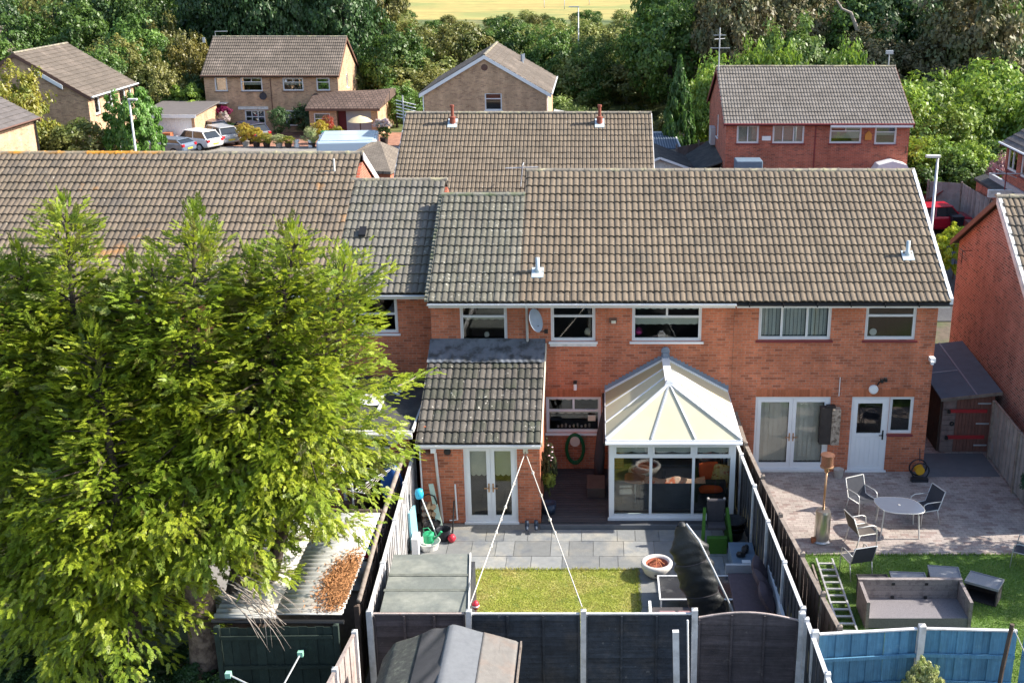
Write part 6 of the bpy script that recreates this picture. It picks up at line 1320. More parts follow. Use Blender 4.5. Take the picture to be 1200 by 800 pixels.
def car(label, loc, rz, paint, L_=4.1, W_=1.75, H_=1.45, dark=False, rear='hatch'):
    t = thing('parked_car', label, 'car', (*loc, 0), rz); w2 = W_ / 2
    # local: front towards +x
    lo = [(-L_ / 2, .45, .72), (-L_ / 2 + .08, .35, .92), (-L_ / 2 + .5, .3, .95), (-.2, .28, .94), (L_ / 2 - 1.15, .28, .92), (L_ / 2 - .35, .3, .80), (L_ / 2 - .03, .38, .62), (L_ / 2, .45, .55)]
    ws = [.80, .90, .97, 1, 1, .97, .86, .76]
    mb = MB(); n = 10; rings = []
    for (x, z0, z1), w_ in zip(lo, ws):
        ww = w2 * w_; ring = [(-ww * .9, z0), (-ww, z0 + .12), (-ww * 1.0, (z0 + z1) / 2), (-ww * .97, z1 - .06), (-ww * .84, z1), (ww * .84, z1), (ww * .97, z1 - .06), (ww, (z0 + z1) / 2), (ww, z0 + .12), (ww * .9, z0)]
        rings.append([(x, a, b) for a, b in ring])
    vs = [p for r_ in rings for p in r_]; fs = []
    for i in range(len(rings) - 1):
        for k in range(n): k2 = (k + 1) % n; fs.append((i * n + k, i * n + k2, (i + 1) * n + k2, (i + 1) * n + k))
    fs += [tuple(range(n)), tuple(range((len(rings) - 1) * n, len(rings) * n))]
    mb.add(vs, fs).build('body', paint, t, smooth=False, bevel=.03)
    gx = [(-L_ / 2 + .18, .93), (-L_ / 2 + .62, H_ - .06), (.35, H_ - .04), (L_ / 2 - 1.2, .92)]
    g = MB(); a = .82 * w2; b = .68 * w2
    V_ = [(gx[0][0], -a, .92), (gx[3][0], -a, .91), (gx[3][0], a, .91), (gx[0][0], a, .92), (gx[1][0], -b, gx[1][1]), (gx[2][0], -b, gx[2][1]), (gx[2][0], b, gx[2][1]), (gx[1][0], b, gx[1][1])]
    g.add(V_, [(0, 1, 5, 4), (1, 2, 6, 5), (2, 3, 7, 6), (3, 0, 4, 7), (4, 5, 6, 7)]).build('windows', 'carglass', t)
    rf = MB().prism([(gx[1][0] - .1, -b - .03, gx[1][1] - .02), (gx[2][0] + .08, -b - .03, gx[2][1] - .02), (gx[2][0] + .08, b + .03, gx[2][1] - .02), (gx[1][0] - .1, b + .03, gx[1][1] - .02)], (0, 0, .06)).build('roof', paint, t, bevel=.02)
    pl = MB()
    for s in (-1, 1):
        for (x0_, z0_), (x1_, z1_) in (((gx[0][0], .9), gx[1]), (gx[2], (gx[3][0], .9)), ((-.55, .92), (-.5, H_ - .06))): 
            ya = s * a * 1.005; yb = s * b * 1.01
            pl.bar((x0_, ya if z0_ < 1 else yb, z0_), (x1_, yb if z1_ > 1 else ya, z1_), .07, .05)
    pl.build('pillars', paint, t)
    for sx in (-L_ / 2 + .75, L_ / 2 - .82):
        for s in (-1, 1):
            wt = MB().lathe([(0, -.1), (.30, -.1), (.32, -.05), (.32, .05), (.30, .1), (0, .1)], 18, T=Matrix.Translation((sx, s * (w2 - .08), .32)) @ Matrix.Rotation(R(90), 4, 'X')).build('wheel', 'tyre', t, smooth=False)
            MB().lathe([(0, -.015), (.19, -.012), (.2, 0)], 14, T=Matrix.Translation((sx, s * (w2 + .025), .32)) @ Matrix.Rotation(R(90) * s, 4, 'X')).build('rim', 'metalgrey', wt)
    for s in (-1, 1):
        MB().box(L_ / 2 - .28, L_ / 2 - .02, s * w2 * .66 - .16, s * w2 * .66 + .16, .58, .72).build('headlight', 'headlamp', t, bevel=.03)
        MB().box(-L_ / 2 - .01, -L_ / 2 + .22, s * w2 * .74 - .13, s * w2 * .74 + .13, .68, .88).build('tail_light', 'taillamp', t, bevel=.03)
        MB().box(L_ / 2 - 1.35, L_ / 2 - 1.2, s * (w2 + .06) - .08, s * (w2 + .06) + .08, .90, 1.02).build('mirror', paint, t, bevel=.02)
    MB().box(-L_ / 2 - .03, -L_ / 2 + .02, -.26, .26, .50, .61).build('number_plate', 'plate', t)
    return t
car('white hatchback parked nearest the lamp, first of the row of cars at the upper left', (-29.3, 55.0), R(152), 'carwhite')
car('silver hatchback with yellow number plate parked between the white and the dark car', (-28.3, 57.2), R(135), 'carsilver')
car('dark blue car parked beside the flower baskets, right of the silver one', (-26.6, 58.9), R(135), 'carnavy', 4.4)
car('small dark car mostly hidden behind the silver one', (-30.0, 59.9), R(150), 'carnavy', 3.8)
car('blue grey car barely visible behind the ridge, left of the white hatchback', (-30.6, 52.8), R(160), 'carsteel', 4.0, H_=1.2)
car('bright red car parked near the grey fence, upper right', (17.75, 29.2), R(8), 'carred', 4.1)
car('second red car with raised bonnet behind the bright red one', (16.6, 31.6), R(4), 'carred', 4.1)
tag(MB().prism([(17.4, 30.9, 1.05), (18.3, 30.9, 1.75), (18.35, 32.1, 1.75), (17.4, 32.1, 1.05)], (0, 0, .05)).build('raised_bonnet', 'cardarkred'), 'raised dark red bonnet of the farther red car', 'bonnet')
vn = thing('parked_van', 'pale blue white van roof seen behind the brown ridge, near the hipped garage', 'van', (-16.5, 47.5, 0), R(8))
MB().box(-1.9, 1.9, -2.6, 1.9, .35, 2.15).build('body', 'vanblue', vn, bevel=.12); MB().box(-1.7, 1.7, -2.4, 1.7, 2.16, 2.22).build('roof', 'vanblue', vn, bevel=.03); MB().box(-1.92, 1.92, -.2, -.1, 1.0, 2.235).build('roof_bar', 'metalgrey', vn)
for sx in (-1, 1):
    for yy in (-1.8, 1.2): MB().lathe([(0, -.1), (.33, -.1), (.33, .1), (0, .1)], 14, T=Matrix.Translation((sx * 1.75, yy, .33)) @ Matrix.Rotation(R(90), 4, 'Y')).build('wheel', 'tyre', vn)
car('white car half hidden behind the hipped garage roof', (-12.6, 44.6), R(115), 'carwhite', 4.2)
car('dark teal car beyond the white one near the hipped garage', (-12.6, 50.0), R(100), 'carteal', 4.3)
tag(MB().sheet(lambda u, v: (-13.3 + 2.2 * u, 53 + 1.6 * v, 1.35 + .65 * math.sin(math.pi * u) ** .7 * math.sin(math.pi * v) ** .6), 12, 8).build('green_cover', 'greendark', smooth=True), 'dark green domed cover beside the buff garage wing', 'cover')
# bins, pots and flowers of the driveway
def bin_(label, loc, mt, h=1.05, lid=None):
    t = thing('wheelie_bin', label, 'bin', (*loc, 0)); MB().add([(-.24, -.26, .05), (.24, -.26, .05), (.24, .26, .05), (-.24, .26, .05), (-.29, -.33, h - .08), (.29, -.33, h - .08), (.29, .33, h - .08), (-.29, .33, h - .08)], [(0, 3, 2, 1), (0, 1, 5, 4), (1, 2, 6, 5), (2, 3, 7, 6), (3, 0, 4, 7), (4, 5, 6, 7)]).build('body', mt, t)
    MB().box(-.31, .31, -.36, .35, h - .08, h).build('lid', lid or mt, t, bevel=.02)
bin_('bright green wheelie bin among the yellow flower pots', (-19.75, 55.0), 'cargreen', 1.3)
bin_('black wheelie bin closest to the red cars', (18.35, 28.3), 'binblack'); bin_('maroon wheelie bin with a white label, middle one by the grey fence', (18.75, 27.0), 'binred'); bin_('dark wheelie bin with white number by the grey fence, rightmost', (18.95, 25.8), 'binblack', lid='binred')
bin_('maroon wheelie bin in front of the white garage door', (-31.6, 56.0), 'rustor'); bin_('brown wheelie bin left of the white garage door', (-32.7, 55.6), 'brown')
tag(MB().box(20.42, 20.5, 28.35, 28.355, .6, .8).box(20.58, 20.66, 28.35, 28.355, .6, .8).build('bin_number', 'white'), 'two white strokes of a number on the rightmost dark bin', 'number') if False else None
pk = thing('aerial_mast', 'thin red pole with aerial and small white box near the bins, upper right', 'aerial', (18.9, 23.4, 0))
MB().tube([(0, 0, 0), (0, 0, 4.3)], .03, 6).build('pole', 'maroon', pk); MB().box(-.75, .35, -.1, .1, 3.0, 3.35).build('box', 'whitedirty', pk); MB().tube([(-.8, 0, 4.1), (.8, 0, 4.1)], .03, 5).tube([(-.5, 0, 4.3), (.5, 0, 3.9)], .02, 5).build('aerial', 'metalgrey', pk)
# ground furniture of the far driveway
M['leafscrub'] = leafmat('scrub_leaves', (.24, .28, .07), (.33, .33, .11), (.17, .22, .05), .35, .3, .2)
M['leaflight'] = leafmat('light_green_leaves', (.13, .22, .04), (.20, .28, .07), (.09, .17, .035), .4, .5, .1)
M['leaflimey'] = leafmat('lime_shrub_leaves', (.20, .30, .06), (.32, .38, .12), (.12, .2, .04), .4, .6, .1)
M['leafcone'] = leafmat('narrow_conifer_leaves', (.06, .15, .03), (.11, .21, .04), (.045, .11, .02), .3, 1, .05)
M['leafivy'] = leafmat('ivy_leaves', (.12, .27, .045), (.20, .36, .07), (.08, .19, .03), .35, 1.2, .05)
M['leafgold'] = leafmat('golden_olive_leaves', (.20, .18, .035), (.26, .22, .05), (.14, .16, .04), .35, .4, .1)
M['leafgoldy'] = leafmat('golden_leaves', (.50, .42, .03), (.55, .45, .06), (.35, .18, .03), .35, 2, .1)
M['leafacid'] = leafmat('acid_conifer_leaves', (.50, .58, .03), (.62, .64, .05), (.36, .46, .03), .4, 1.5, .05)
M['leafacid2'] = leafmat('lime_climber_leaves', (.30, .36, .04), (.40, .42, .08), (.16, .24, .03), .4, 3, .05)
M['leafbush'] = leafmat('blue_green_bush', (.03, .10, .05), (.05, .14, .07), (.03, .08, .04), .3, 1, .05)
M['leafpink'] = leafmat('pink_flower_shrub', (.36, .16, .20), (.45, .30, .30), (.06, .10, .03), .3, 1.2, .05)
M['leafpinkpale'] = leafmat('pale_pink_shrub', (.50, .40, .30), (.55, .45, .35), (.20, .14, .05), .3, 1.8, .05)
M['leafred'] = leafmat('red_flower_plant', (.40, .03, .03), (.45, .10, .03), (.10, .16, .03), .3, 1.5, .05)
M['leafdarkolive'] = leafmat('dark_climber_leaves', (.06, .07, .03), (.09, .10, .04), (.05, .07, .02), .3, 2, .05)
M['leafpale2'] = leafmat('cream_variegated_leaves', (.42, .46, .14), (.58, .58, .30), (.22, .32, .06), .35, 5, .05)
M['leafrose'] = leafmat('rose_leaves', (.05, .12, .04), (.08, .17, .06), (.04, .08, .03), .3, 3, .05)
M['petal'] = mat('peach_petal', (.75, .55, .42), .8, (20, .15))
M['purple_l'] = leafmat('purple_petals', (.22, .01, .07), (.30, .02, .12), (.16, .01, .05), .2, 2, .05)
M['pinkw_l'] = leafmat('pale_pink_petals', (.75, .60, .62), (.8, .72, .70), (.45, .45, .3), .3, 2, .05)
M['strawcol'] = mat('straw_canopy', (.62, .50, .30), .9)
# ---------------- vegetation
def leaf_quads(c, nrm, size, r, asp=.6):
    """c (n,3) centres, nrm (n,3) normals -> quads"""
    n = len(c); t = r.normal(size=(n, 3)); nrm = nrm / np.linalg.norm(nrm, axis=1, keepdims=True)
    u = np.cross(nrm, t); u /= np.linalg.norm(u, axis=1, keepdims=True); v = np.cross(nrm, u)
    u = u * size[:, None] * .5; v = v * size[:, None] * .5 * asp
    V = np.stack([c - u, c - v * 1.0 + u * .1, c + u, c + v + u * .1], 1).reshape(-1, 3)
    return V
def crown_mesh(seed, rx, ry, rz, ncl, nlf, leaf, clr=.24, top=1.0, inner=.35, shape='dome'):
    r = np.random.RandomState(seed)
    d = r.normal(size=(ncl, 3)); d /= np.linalg.norm(d, axis=1, keepdims=True)
    d[:, 2] = np.abs(d[:, 2]) * np.where(r.rand(ncl) < .72, 1, -.8)
    rad = np.where(r.rand(ncl) < inner, r.uniform(.35, .8, ncl), r.uniform(.78, 1.0, ncl))
    lob = 1 + .16 * np.sin(3 * np.arctan2(d[:, 1], d[:, 0]) + seed) + .12 * np.sin(5 * d[:, 2] + seed * 2)
    P = d * (rad * lob)[:, None]
    if shape == 'col':
        P = np.sign(P) * np.abs(P) / (np.sum(np.abs(P) ** 4, 1, keepdims=True) ** .25 + 1e-6) * (rad * lob)[:, None] * .92
    if shape == 'cone':
        z = r.uniform(0, 1, ncl) ** .9; a = r.uniform(0, 6.28, ncl); q = (np.sin(np.pi * np.clip(z * .75 + .2, 0, 1)) ** .8) * (1 - z ** 4) * r.uniform(.75, 1, ncl)
        P = np.stack([q * np.cos(a), q * np.sin(a), z * 2 - 1], 1); d = np.stack([np.cos(a), np.sin(a), np.full(ncl, .5)], 1)
    c = np.repeat(P, nlf, 0); cs = np.repeat(clr * r.uniform(.6, 1.35, ncl), nlf)
    o = r.normal(size=(len(c), 3)); o /= np.linalg.norm(o, axis=1, keepdims=True); o *= (r.rand(len(c)) ** .45)[:, None]
    o[:, 2] *= .75
    pos = (c + o * cs[:, None]) * np.array([rx, ry, rz]); pos[:, 2] += rz * top
    nrm = o * 1.2 + np.repeat(d, nlf, 0) * .9 + r.normal(size=(len(c), 3)) * .8 + np.array([0, 0, .35])
    V = leaf_quads(pos, nrm, leaf * r.uniform(.6, 1.4, len(c)), r)
    return npmesh('crown', V, np.arange(len(V)).reshape(-1, 4))
CR = {}
def crown(kind, v, mt):
    k = (kind, v)
    if k not in CR:
        if kind == 'tree': me = crown_mesh(10 + v, .5, .5, .5, 170, 75, .038, .19)
        elif kind == 'bush': me = crown_mesh(40 + v, .5, .5, .5, 90, 60, .055, .26, inner=.25)
        elif kind == 'fine': me = crown_mesh(60 + v, .5, .5, .5, 210, 85, .040, .15, inner=.2)
        elif kind == 'cone': me = crown_mesh(70 + v, .5, .5, .5, 260, 60, .060, .13, shape='cone')
        elif kind == 'col': me = crown_mesh(80 + v, .5, .5, .5, 260, 80, .042, .13, inner=.1, shape='col')
        me.materials.append(M['leaf']); CR[k] = me
    return CR[k]
TRK = {}
def trunk(v):
    if v not in TRK:
        r = random.Random(v); mb = MB()
        mb.tube([(0, 0, -.05), (.01, 0, .2), (r.uniform(-.03, .03), 0, .5), (r.uniform(-.04, .04), .02, .8)], [.035, .026, .018, .006], 8)
        for k in range(5):
            a = r.uniform(0, 6.28); z = r.uniform(.2, .5); mb.tube([(0, 0, z), (.12 * math.cos(a), .12 * math.sin(a), z + .14), (.28 * math.cos(a), .28 * math.sin(a), z + .22)], [.014, .009, .003], 6)
        me = mb.build('trunk', 'barkdark').data; o = [o for o in C.objects if o.data == me][0]; bpy.data.objects.remove(o); TRK[v] = me
    return TRK[v]
def omat(c, mt):
    c.material_slots[0].link = 'OBJECT'; c.material_slots[0].material = M[mt]
def tree(name, label, cat, x, y, h, w_, kind, v, mt, group=None, z0=None, rz=0, bare=.12):
    t = thing(name, label, cat, (x, y, -.03), rz, group)
    b = h * (bare if kind == 'tree' else .02)
    c = put('crown', crown(kind, v, mt), mt, t, loc=(0, 0, b)); c.scale = (w_, w_, h - b); omat(c, mt)
    k = put('trunk', trunk(v % 3), 'barkdark', t); k.scale = (h * .9, h * .9, h * .95) if kind == 'tree' else (h * .5, h * .5, h * .5)
    return t
rr = random.Random(11)
ORD = ['first', 'second', 'third', 'fourth', 'fifth', 'sixth', 'seventh', 'eighth', 'ninth', 'tenth', 'eleventh', 'twelfth', 'thirteenth', 'fourteenth']
G = 'trees of the wood beyond the houses'
def zone(x, y):
    px = 700 + 1364 * x / ((y + 30) * .95 + 3)
    a = 'far above the upper left corner house' if px < 70 else 'above the sideways buff house' if px < 180 else 'behind the long buff house' if px < 400 else 'right of the tall street lamp' if px < 800 else 'behind the left half of the red brick pair' if px < 950 else 'behind the right half of the red brick pair' if px < 1065 else 'above the thicket at the upper right'
    return ('at the wood front ' if y < 72 else 'deep in the wood ' if y < 90 else 'at the wood back ') + a
def wood(x, y, h, w_, mt, lab=None, v=None, kind='tree', cat='tree'):
    lb = lab or {'leaf': 'green leafy tree', 'leafdark': 'dark green tree', 'leafbronze': 'bronze leaved tree', 'leafolive': 'olive green tree', 'leaflime': 'bright lime tree'}[mt] + ' ' + zone(x, y)
    return tree('broadleaf_tree' if kind == 'tree' else 'bush', lb, cat, x, y, h, w_, kind, rr.randrange(3) if v is None else v, mt, None if lab else G, rz=rr.uniform(0, 6))
# left wood
for row, (y, hh) in enumerate(((63, 7.5), (70, 9.5), (78, 11), (87, 12), (97, 13), (108, 14))):
    x = -78 - row * 3
    while x < -27 + row * .5:
        px = 700 + 1364 * x / ((y + 30) * .95)
        if px > -60 and not (y < 76 and x > -38.5):
            wood(x + rr.uniform(-1, 1), y + rr.uniform(-1.5, 1.5), hh * rr.uniform(.85, 1.12), rr.uniform(5.5, 7.5), rr.choice(['leaf', 'leaf', 'leafdark', 'leaf', 'leafolive']))
        x += rr.uniform(4.2, 5.4)
# very dark trees right behind the long buff house
for x, y, h in ((-34, 77, 12), (-29.5, 75, 13.5), (-26, 76, 13.5), (-22.5, 75, 12.5), (-31, 82, 14), (-27, 83, 15), (-23.5, 83, 13)):
    wood(x, y, h, 6.5, 'leafdark')
# centre scrub, getting lower and lighter towards the field
y = 72
while y < 200:
    step = 4.3 + (y - 72) * .035; xl = -24 * (y + 34) / 106 ; xh = 5 * (y + 30) / 110 + 1; x = xl - 2
    while x < xh:
        hmx = (5.2 if y < 100 else 6.0) if y < 118 else 3.3
        h = rr.uniform(.5, 1) * hmx; 
        mt = rr.choice(['leaf', 'leafolive', 'leafscrub', 'leafscrub', 'leafolive', 'leafdark' if y < 110 else 'leafscrub'])
        lbs = {'leaf': 'green bush in the scrub below the dry field', 'leafolive': 'olive green bush in the scrub below the dry field', 'leafscrub': 'pale green bush in the scrub below the dry field', 'leafdark': 'dark green bush in the scrub below the dry field'}
        px_ = 700 + 1364 * x / ((y + 30) * .95 + 3); wh = ('nearest' if y < 95 else 'middle' if y < 130 else 'farthest') + ' part of the scrub ' + ('left of the buff gable' if px_ < 500 else 'above the buff gable' if px_ < 640 else 'right of the buff gable')
        t = tree('bush', lbs[mt].split(' in the')[0] + ' in the ' + wh, 'bush', x + rr.uniform(-1.2, 1.2), y + rr.uniform(-2, 2), h, h * rr.uniform(.95, 1.4), 'bush', rr.randrange(3), mt, 'bushes of the scrub in the centre', rz=rr.uniform(0, 6))
        x += step * rr.uniform(.8, 1.25)
    y += step * .95
for x, y, h, w_, mt, lb in ((-17.2, 72, 7.6, 6.0, 'leaf', 'rounded dark green tree between the two buff houses'), (-14.2, 69.5, 4.2, 4.2, 'leafolive', 'pale green shrub against the left side of the gable end house'), (-16.4, 66, 3.6, 4, 'leaf', 'bright green shrub beside the aerial left of the gable end house'),
                            (-12.5, 78, 7.5, 6, 'leafolive', 'light green tree above the ridge of the gable end house'), (-8.5, 80, 7.2, 6, 'leaf', 'dense green tree behind the flues of the gable end house'), (-4.2, 78, 6.8, 5.4, 'leaf', 'broad green tree right of the gable end ridge'), (-.6, 73, 6.0, 4.6, 'leaf', 'green tree around the foot of the tall street lamp'),
                            (2.2, 82, 6.5, 6, 'leafscrub', 'pale olive tree right of the tall street lamp'), (5.5, 88, 7, 6, 'leafolive', 'brownish green tree before the dark wood, right of the tall lamp')):
    tree('broadleaf_tree', lb, 'tree', x, y, h, w_, 'tree', rr.randrange(3), mt, rz=rr.uniform(0, 6), bare=.05)
for x, y, h, w_, lb in ((-3.0, 60.5, 3.0, 3.6, 'lime green shrub behind the glass lean-to roof, left part'), (-1.2, 58.5, 2.5, 3.4, 'lime green shrub behind the glass lean-to roof, right part'), (1.0, 60, 1.8, 2.6, 'low olive shrub in shade right of the lime shrubs')):
    tree('bush', lb, 'bush', x, y, h, w_, 'bush', rr.randrange(3), 'leaflimey', rz=rr.uniform(0, 6))
# right wood
for row, (y, hh) in enumerate(((60, 8), (67, 11), (75, 13), (84, 14.5), (94, 15.5), (105, 16))):
    x = 4.0 + row * 1.4
    if row == 0: x = 20
    while x < 50 + row * 6:
        if not (y < 64 and x < 20):
            wood(x + rr.uniform(-1, 1), y + rr.uniform(-1.5, 1.5), hh * rr.uniform(.88, 1.1), rr.uniform(6.5, 8.5), rr.choice(['leafdark', 'leaf', 'leafdark', 'leaf', 'leafbronze' if row < 2 else 'leafdark']))
        x += rr.uniform(4.6, 6)
for x, y, h, w_, mt, lb in ((10.5, 62, 11.5, 6.5, 'leafbronze', 'bronze leaved tree behind the left end of the red brick pair'), (14.2, 56, 8.9, 7.0, 'leaflight', 'light green tree rising behind the ridge of the red brick pair'), (28, 60, 12.5, 8.5, 'leafbronze', 'large bronze leaved tree at the upper right'), (23, 66, 12, 8, 'leafdark', 'dark blue green tree with a bare limb, upper right')):
    tree('broadleaf_tree', lb, 'tree', x, y, h, w_, 'tree', rr.randrange(3), mt, rz=rr.uniform(0, 6), bare=.05)
tag(MB().tube([(19.5, 60, 8.0), (18.9, 60, 9.3), (18.2, 60, 9.6), (17.5, 60, 10.6)], [.16, .12, .09, .05], 6).build('bare_limb', 'deadwood'), 'pale bare limb standing out of the dark wood, upper right', 'branch')
for k, (x, y, h, w_, mt) in enumerate(((19.4, 44, 5.6, 4.6, 'leaflime'), (21.8, 41, 4.8, 4.6, 'leaflime'), (24.4, 44, 6.2, 5.4, 'leaflime'), (18.6, 40, 4.0, 4.0, 'leaf'), (27.0, 41, 5.6, 5, 'leaflime'), (22.2, 49, 6.0, 5.5, 'leaflime'), (26.5, 50, 6.5, 6, 'leaflime'), (30, 47, 6.5, 6, 'leaf'), (18.3, 50, 5.5, 5, 'leaflime'), (31, 42, 5.5, 5, 'leaflime'), (23, 36.5, 3.4, 4.2, 'leaf'), (26, 35.5, 3.8, 4.4, 'leaf'), (29, 36, 4, 4.5, 'leaf'), (20.5, 47.5, 5.2, 4.6, 'leaf'))):
    tree('bush', ('lime' if mt == 'leaflime' else 'mid green') + ' shrub in the thicket right of the red brick pair, ' + ORD[k], 'bush', x, y, h, w_, 'bush', rr.randrange(3), mt, 'shrubs of the thicket right of the red brick pair', rz=rr.uniform(0, 6))
for k, (x, y, h, w_, mt) in enumerate(((16.6, 35.5, 3.6, 3.6, 'leaf'), (18.6, 35, 3.9, 3.8, 'leaflime'), (20.6, 34.6, 3.6, 3.6, 'leaflime'), (17.6, 33.6, 2.6, 3.4, 'leaf'), (19.8, 33.6, 2.9, 3.4, 'leaf'), (21.9, 33.5, 2.8, 3.2, 'leaf'), (15.6, 36.5, 2.8, 3.0, 'leaf'))):
    tree('bush', ORD[k] + ' leafy shrub of the hedge behind the red cars and the street lamp', 'bush', x, y, h, w_, 'bush', rr.randrange(3), mt, 'shrubs of the hedge behind the red cars', rz=rr.uniform(0, 6))
tree('bush', 'pink purple flowering shrub beside the right edge brick house', 'bush', 21.6, 31.5, 3.6, 2.0, 'bush', 1, 'leafpink')
for k, (x, y, h, w_) in enumerate(((7.4, 48.5, 6.0, 3.6), (6.9, 46.2, 4.6, 2.2), (8.2, 50.5, 6.8, 4.0))):
    tree('bush', ['lime green shrub behind the narrow conifer, the middle one', 'lime green shrub close against the right of the narrow conifer', 'tall lime green shrub touching the left gable of the red brick pair'][k], 'bush', x, y, h, w_, 'bush', k, 'leaflime')
for k, x in enumerate((10.0, 12.0, 16.2)): tree('bush', ['left', 'middle', 'right'][k] + ' one of three lime treetops over the ridge of the red brick pair', 'bush', x, 47, 8.3, 3.0, 'bush', 1, 'leaflime', 'treetops over the ridge of the red brick pair')
tree('narrow_conifer', 'tall narrow green conifer left of the red brick pair', 'conifer', 5.15, 44, 7.4, 2.1, 'cone', 0, 'leafcone')
tree('bush', 'olive feathery shrub at the left foot of the narrow conifer', 'bush', 3.9, 45.5, 3.6, 2.8, 'fine', 1, 'leafolive')
# left gardens
tree('broadleaf_tree', 'yellow green tree between the two sideways buff houses at the left edge', 'tree', -34.6, 40.0, 6.9, 4.6, 'tree', 1, 'leafyellow', bare=.02)
tree('broadleaf_tree', 'second yellow green crown farther left behind the charcoal roof', 'tree', -37.5, 38.0, 7.2, 4.8, 'tree', 2, 'leafyellow', bare=.02)
tree('bush', 'olive and yellow bush left of the round ivy tree', 'bush', -31.2, 40.5, 4.0, 4.0, 'bush', 0, 'leafolive'); tree('bush', 'olive bush beside the yellow green tree', 'bush', -33.2, 40.5, 3.8, 3.4, 'bush', 2, 'leafolive')
tree('ivy_tree', 'dense round topped bright green ivy tree behind the street lamp', 'tree', -27.9, 40.5, 5.6, 3.3, 'col', 0, 'leafivy')
tree('bush', 'pale pinkish shrub in front of the sunlit buff wall', 'bush', -29.8, 41.5, 2.9, 1.8, 'fine', 2, 'leafpinkpale')
tree('bush', 'bright green domed shrub above the white garage', 'bush', -32.4, 63.3, 3.6, 3.4, 'fine', 1, 'leaflime'); tree('bush', 'green shrub left of the domed shrub, behind the garage', 'bush', -34.0, 64, 3.7, 3.4, 'bush', 1, 'leaf'); tree('bush', 'dark green shrub against the left end of the long buff house', 'bush', -32.9, 66, 4.2, 2.4, 'bush', 1, 'leafdark')
for k, (x, y, h, w_, mt) in enumerate(((-35.4, 64.5, 6.0, 4.6, 'leafolive'), (-38.5, 66, 6.6, 5.5, 'leafolive'), (-34.2, 69, 7.2, 4.4, 'leafgold'), (-36.6, 72, 8.2, 5, 'leafolive'))):
    tree('broadleaf_tree', ['olive brown tree just beyond the garage, nearest one', 'olive tree right of the sideways buff roof', 'golden olive tree touching the long buff house ridge line', 'tallest olive tree between the buff houses'][k], 'tree', x, y, h, w_, 'tree', k % 3, mt, bare=.03)
tree('bush', 'vivid yellow green rounded conifer beside the right verge of the main roof', 'conifer', 15.9, 20.2, 2.5, 2.0, 'fine', 0, 'leafacid')
tree('bush', 'second vivid yellow green conifer just right of and below the first', 'conifer', 16.3, 18.0, 2.0, 1.6, 'fine', 1, 'leafacid')
tree('bush', 'dark green bush at the right edge in front of the panel fence', 'bush', 11.75, -2.3, 1.5, 1.1, 'fine', 0, 'leafbush')
tree('broadleaf_tree', 'garden tree standing just outside the right edge of the picture', 'tree', 13.9, -5.4, 5.6, 3.4, 'tree', 0, 'leaf', bare=.35)
# planted pots on the far driveway
pots = [(-25.9, 55.9, 1.7, 'leafgoldy', 'tall golden yellow plant in the pots before the long buff house'), (-25.0, 55.5, 1.5, 'leafgoldy', 'second golden yellow plant of the pot row'), (-24.2, 55.3, 1.1, 'leafyellow', 'low yellow green plant of the pot row'), (-23.3, 55.3, 1.0, 'leafpale', 'cream flowered plant of the pot row'), (-22.6, 55.2, .9, 'leafyellow', 'small yellow plant next to the white urn'),
        (-20.9, 55.3, 1.5, 'leafpale', 'white flowered bush right of the driveway gap'), (-20.3, 55.8, 1.9, 'leafgoldy', 'golden plant behind the green wheelie bin'), (-19.0, 55.3, 1.6, 'leafyellow', 'lime plant right of the green wheelie bin'), (-20.1, 57.5, 2.0, 'leafred', 'red flowered plant below the wing window')]
for k, (x, y, h, mt, lb) in enumerate(pots):
    t = thing('potted_plant', lb, 'plant', (x, y, 0)); MB().lathe([(0, 0), (.2, 0), (.28, .42), (0, .4)], 12).build('pot', 'pot' if k % 3 else 'stone', t)
    c = put('foliage', crown('bush', k % 3, mt), mt, t, loc=(0, 0, .3)); c.scale = (1.15, 1.0, h - .3); omat(c, mt)
for k, (x, y, h, w_) in enumerate(((-24.6, 60.9, 2.2, 1.5), (-23.0, 61.8, 2.4, 1.7), (-22.2, 61.2, 1.8, 1.6), (-27.9, 62.2, 1.0, 1.2), (-26.8, 62.2, .9, 1.2), (-29.0, 62.2, .9, 1.2))):
    tree('bush', 'dark shrub growing against the front of the long buff house', 'bush', x, y, h, w_, 'bush', k % 3, 'leafdark', 'shrubs against the long buff house')
for k, x in enumerate((-22.0, -20.95)): tag(MB().lathe([(0, 0), (.18, 0), (.22, .25), (.12, .35), (.25, .6), (.2, .62), (0, .6)], 12, (x, 55.25, 0)).build('urn', 'white', smooth=True), ['white urn at the right end of the left pot row', 'white urn at the left end of the right pot row'][k], 'urn')
for k, x in enumerate((-30.4, -29.2)):
    t = thing('hanging_basket', ['pink and white flower basket left of the buff house door', 'pink and white flower basket right of the buff house door'][k], 'flower basket', (x, 61.9, 0)); MB().tube([(0, 0, 0), (0, 0, 1.1)], .08, 6).build('stand', 'stone', t)
    a = put('purple_flowers', crown('fine', 0, 'purple_l'), 'purple_l', t, loc=(0, .1, 1.35)); a.scale = (1.25, 1.0, .85); omat(a, 'purple_l'); b = put('white_flowers', crown('fine', 1, 'pinkw_l'), 'pinkw_l', t, loc=(.1, -.3, .85)); b.scale = (.9, .7, .95); omat(b, 'pinkw_l')
tp_ = thing('garden_parasol', 'cream parasol shading a dark table by the buff garage door', 'parasol', (-17.9, 58.5, 0)); MB().tube([(0, 0, 0), (0, 0, 1.8)], .04, 6).build('pole', 'brown', tp_); MB().lathe([(.95, 1.5), (.6, 1.75), (0, 1.95)], 14).build('canopy', 'strawcol', tp_, smooth=True); MB().lathe([(0, .7), (.55, .7), (.55, .75), (0, .75)], 14).build('tabletop', 'bootblue', tp_)
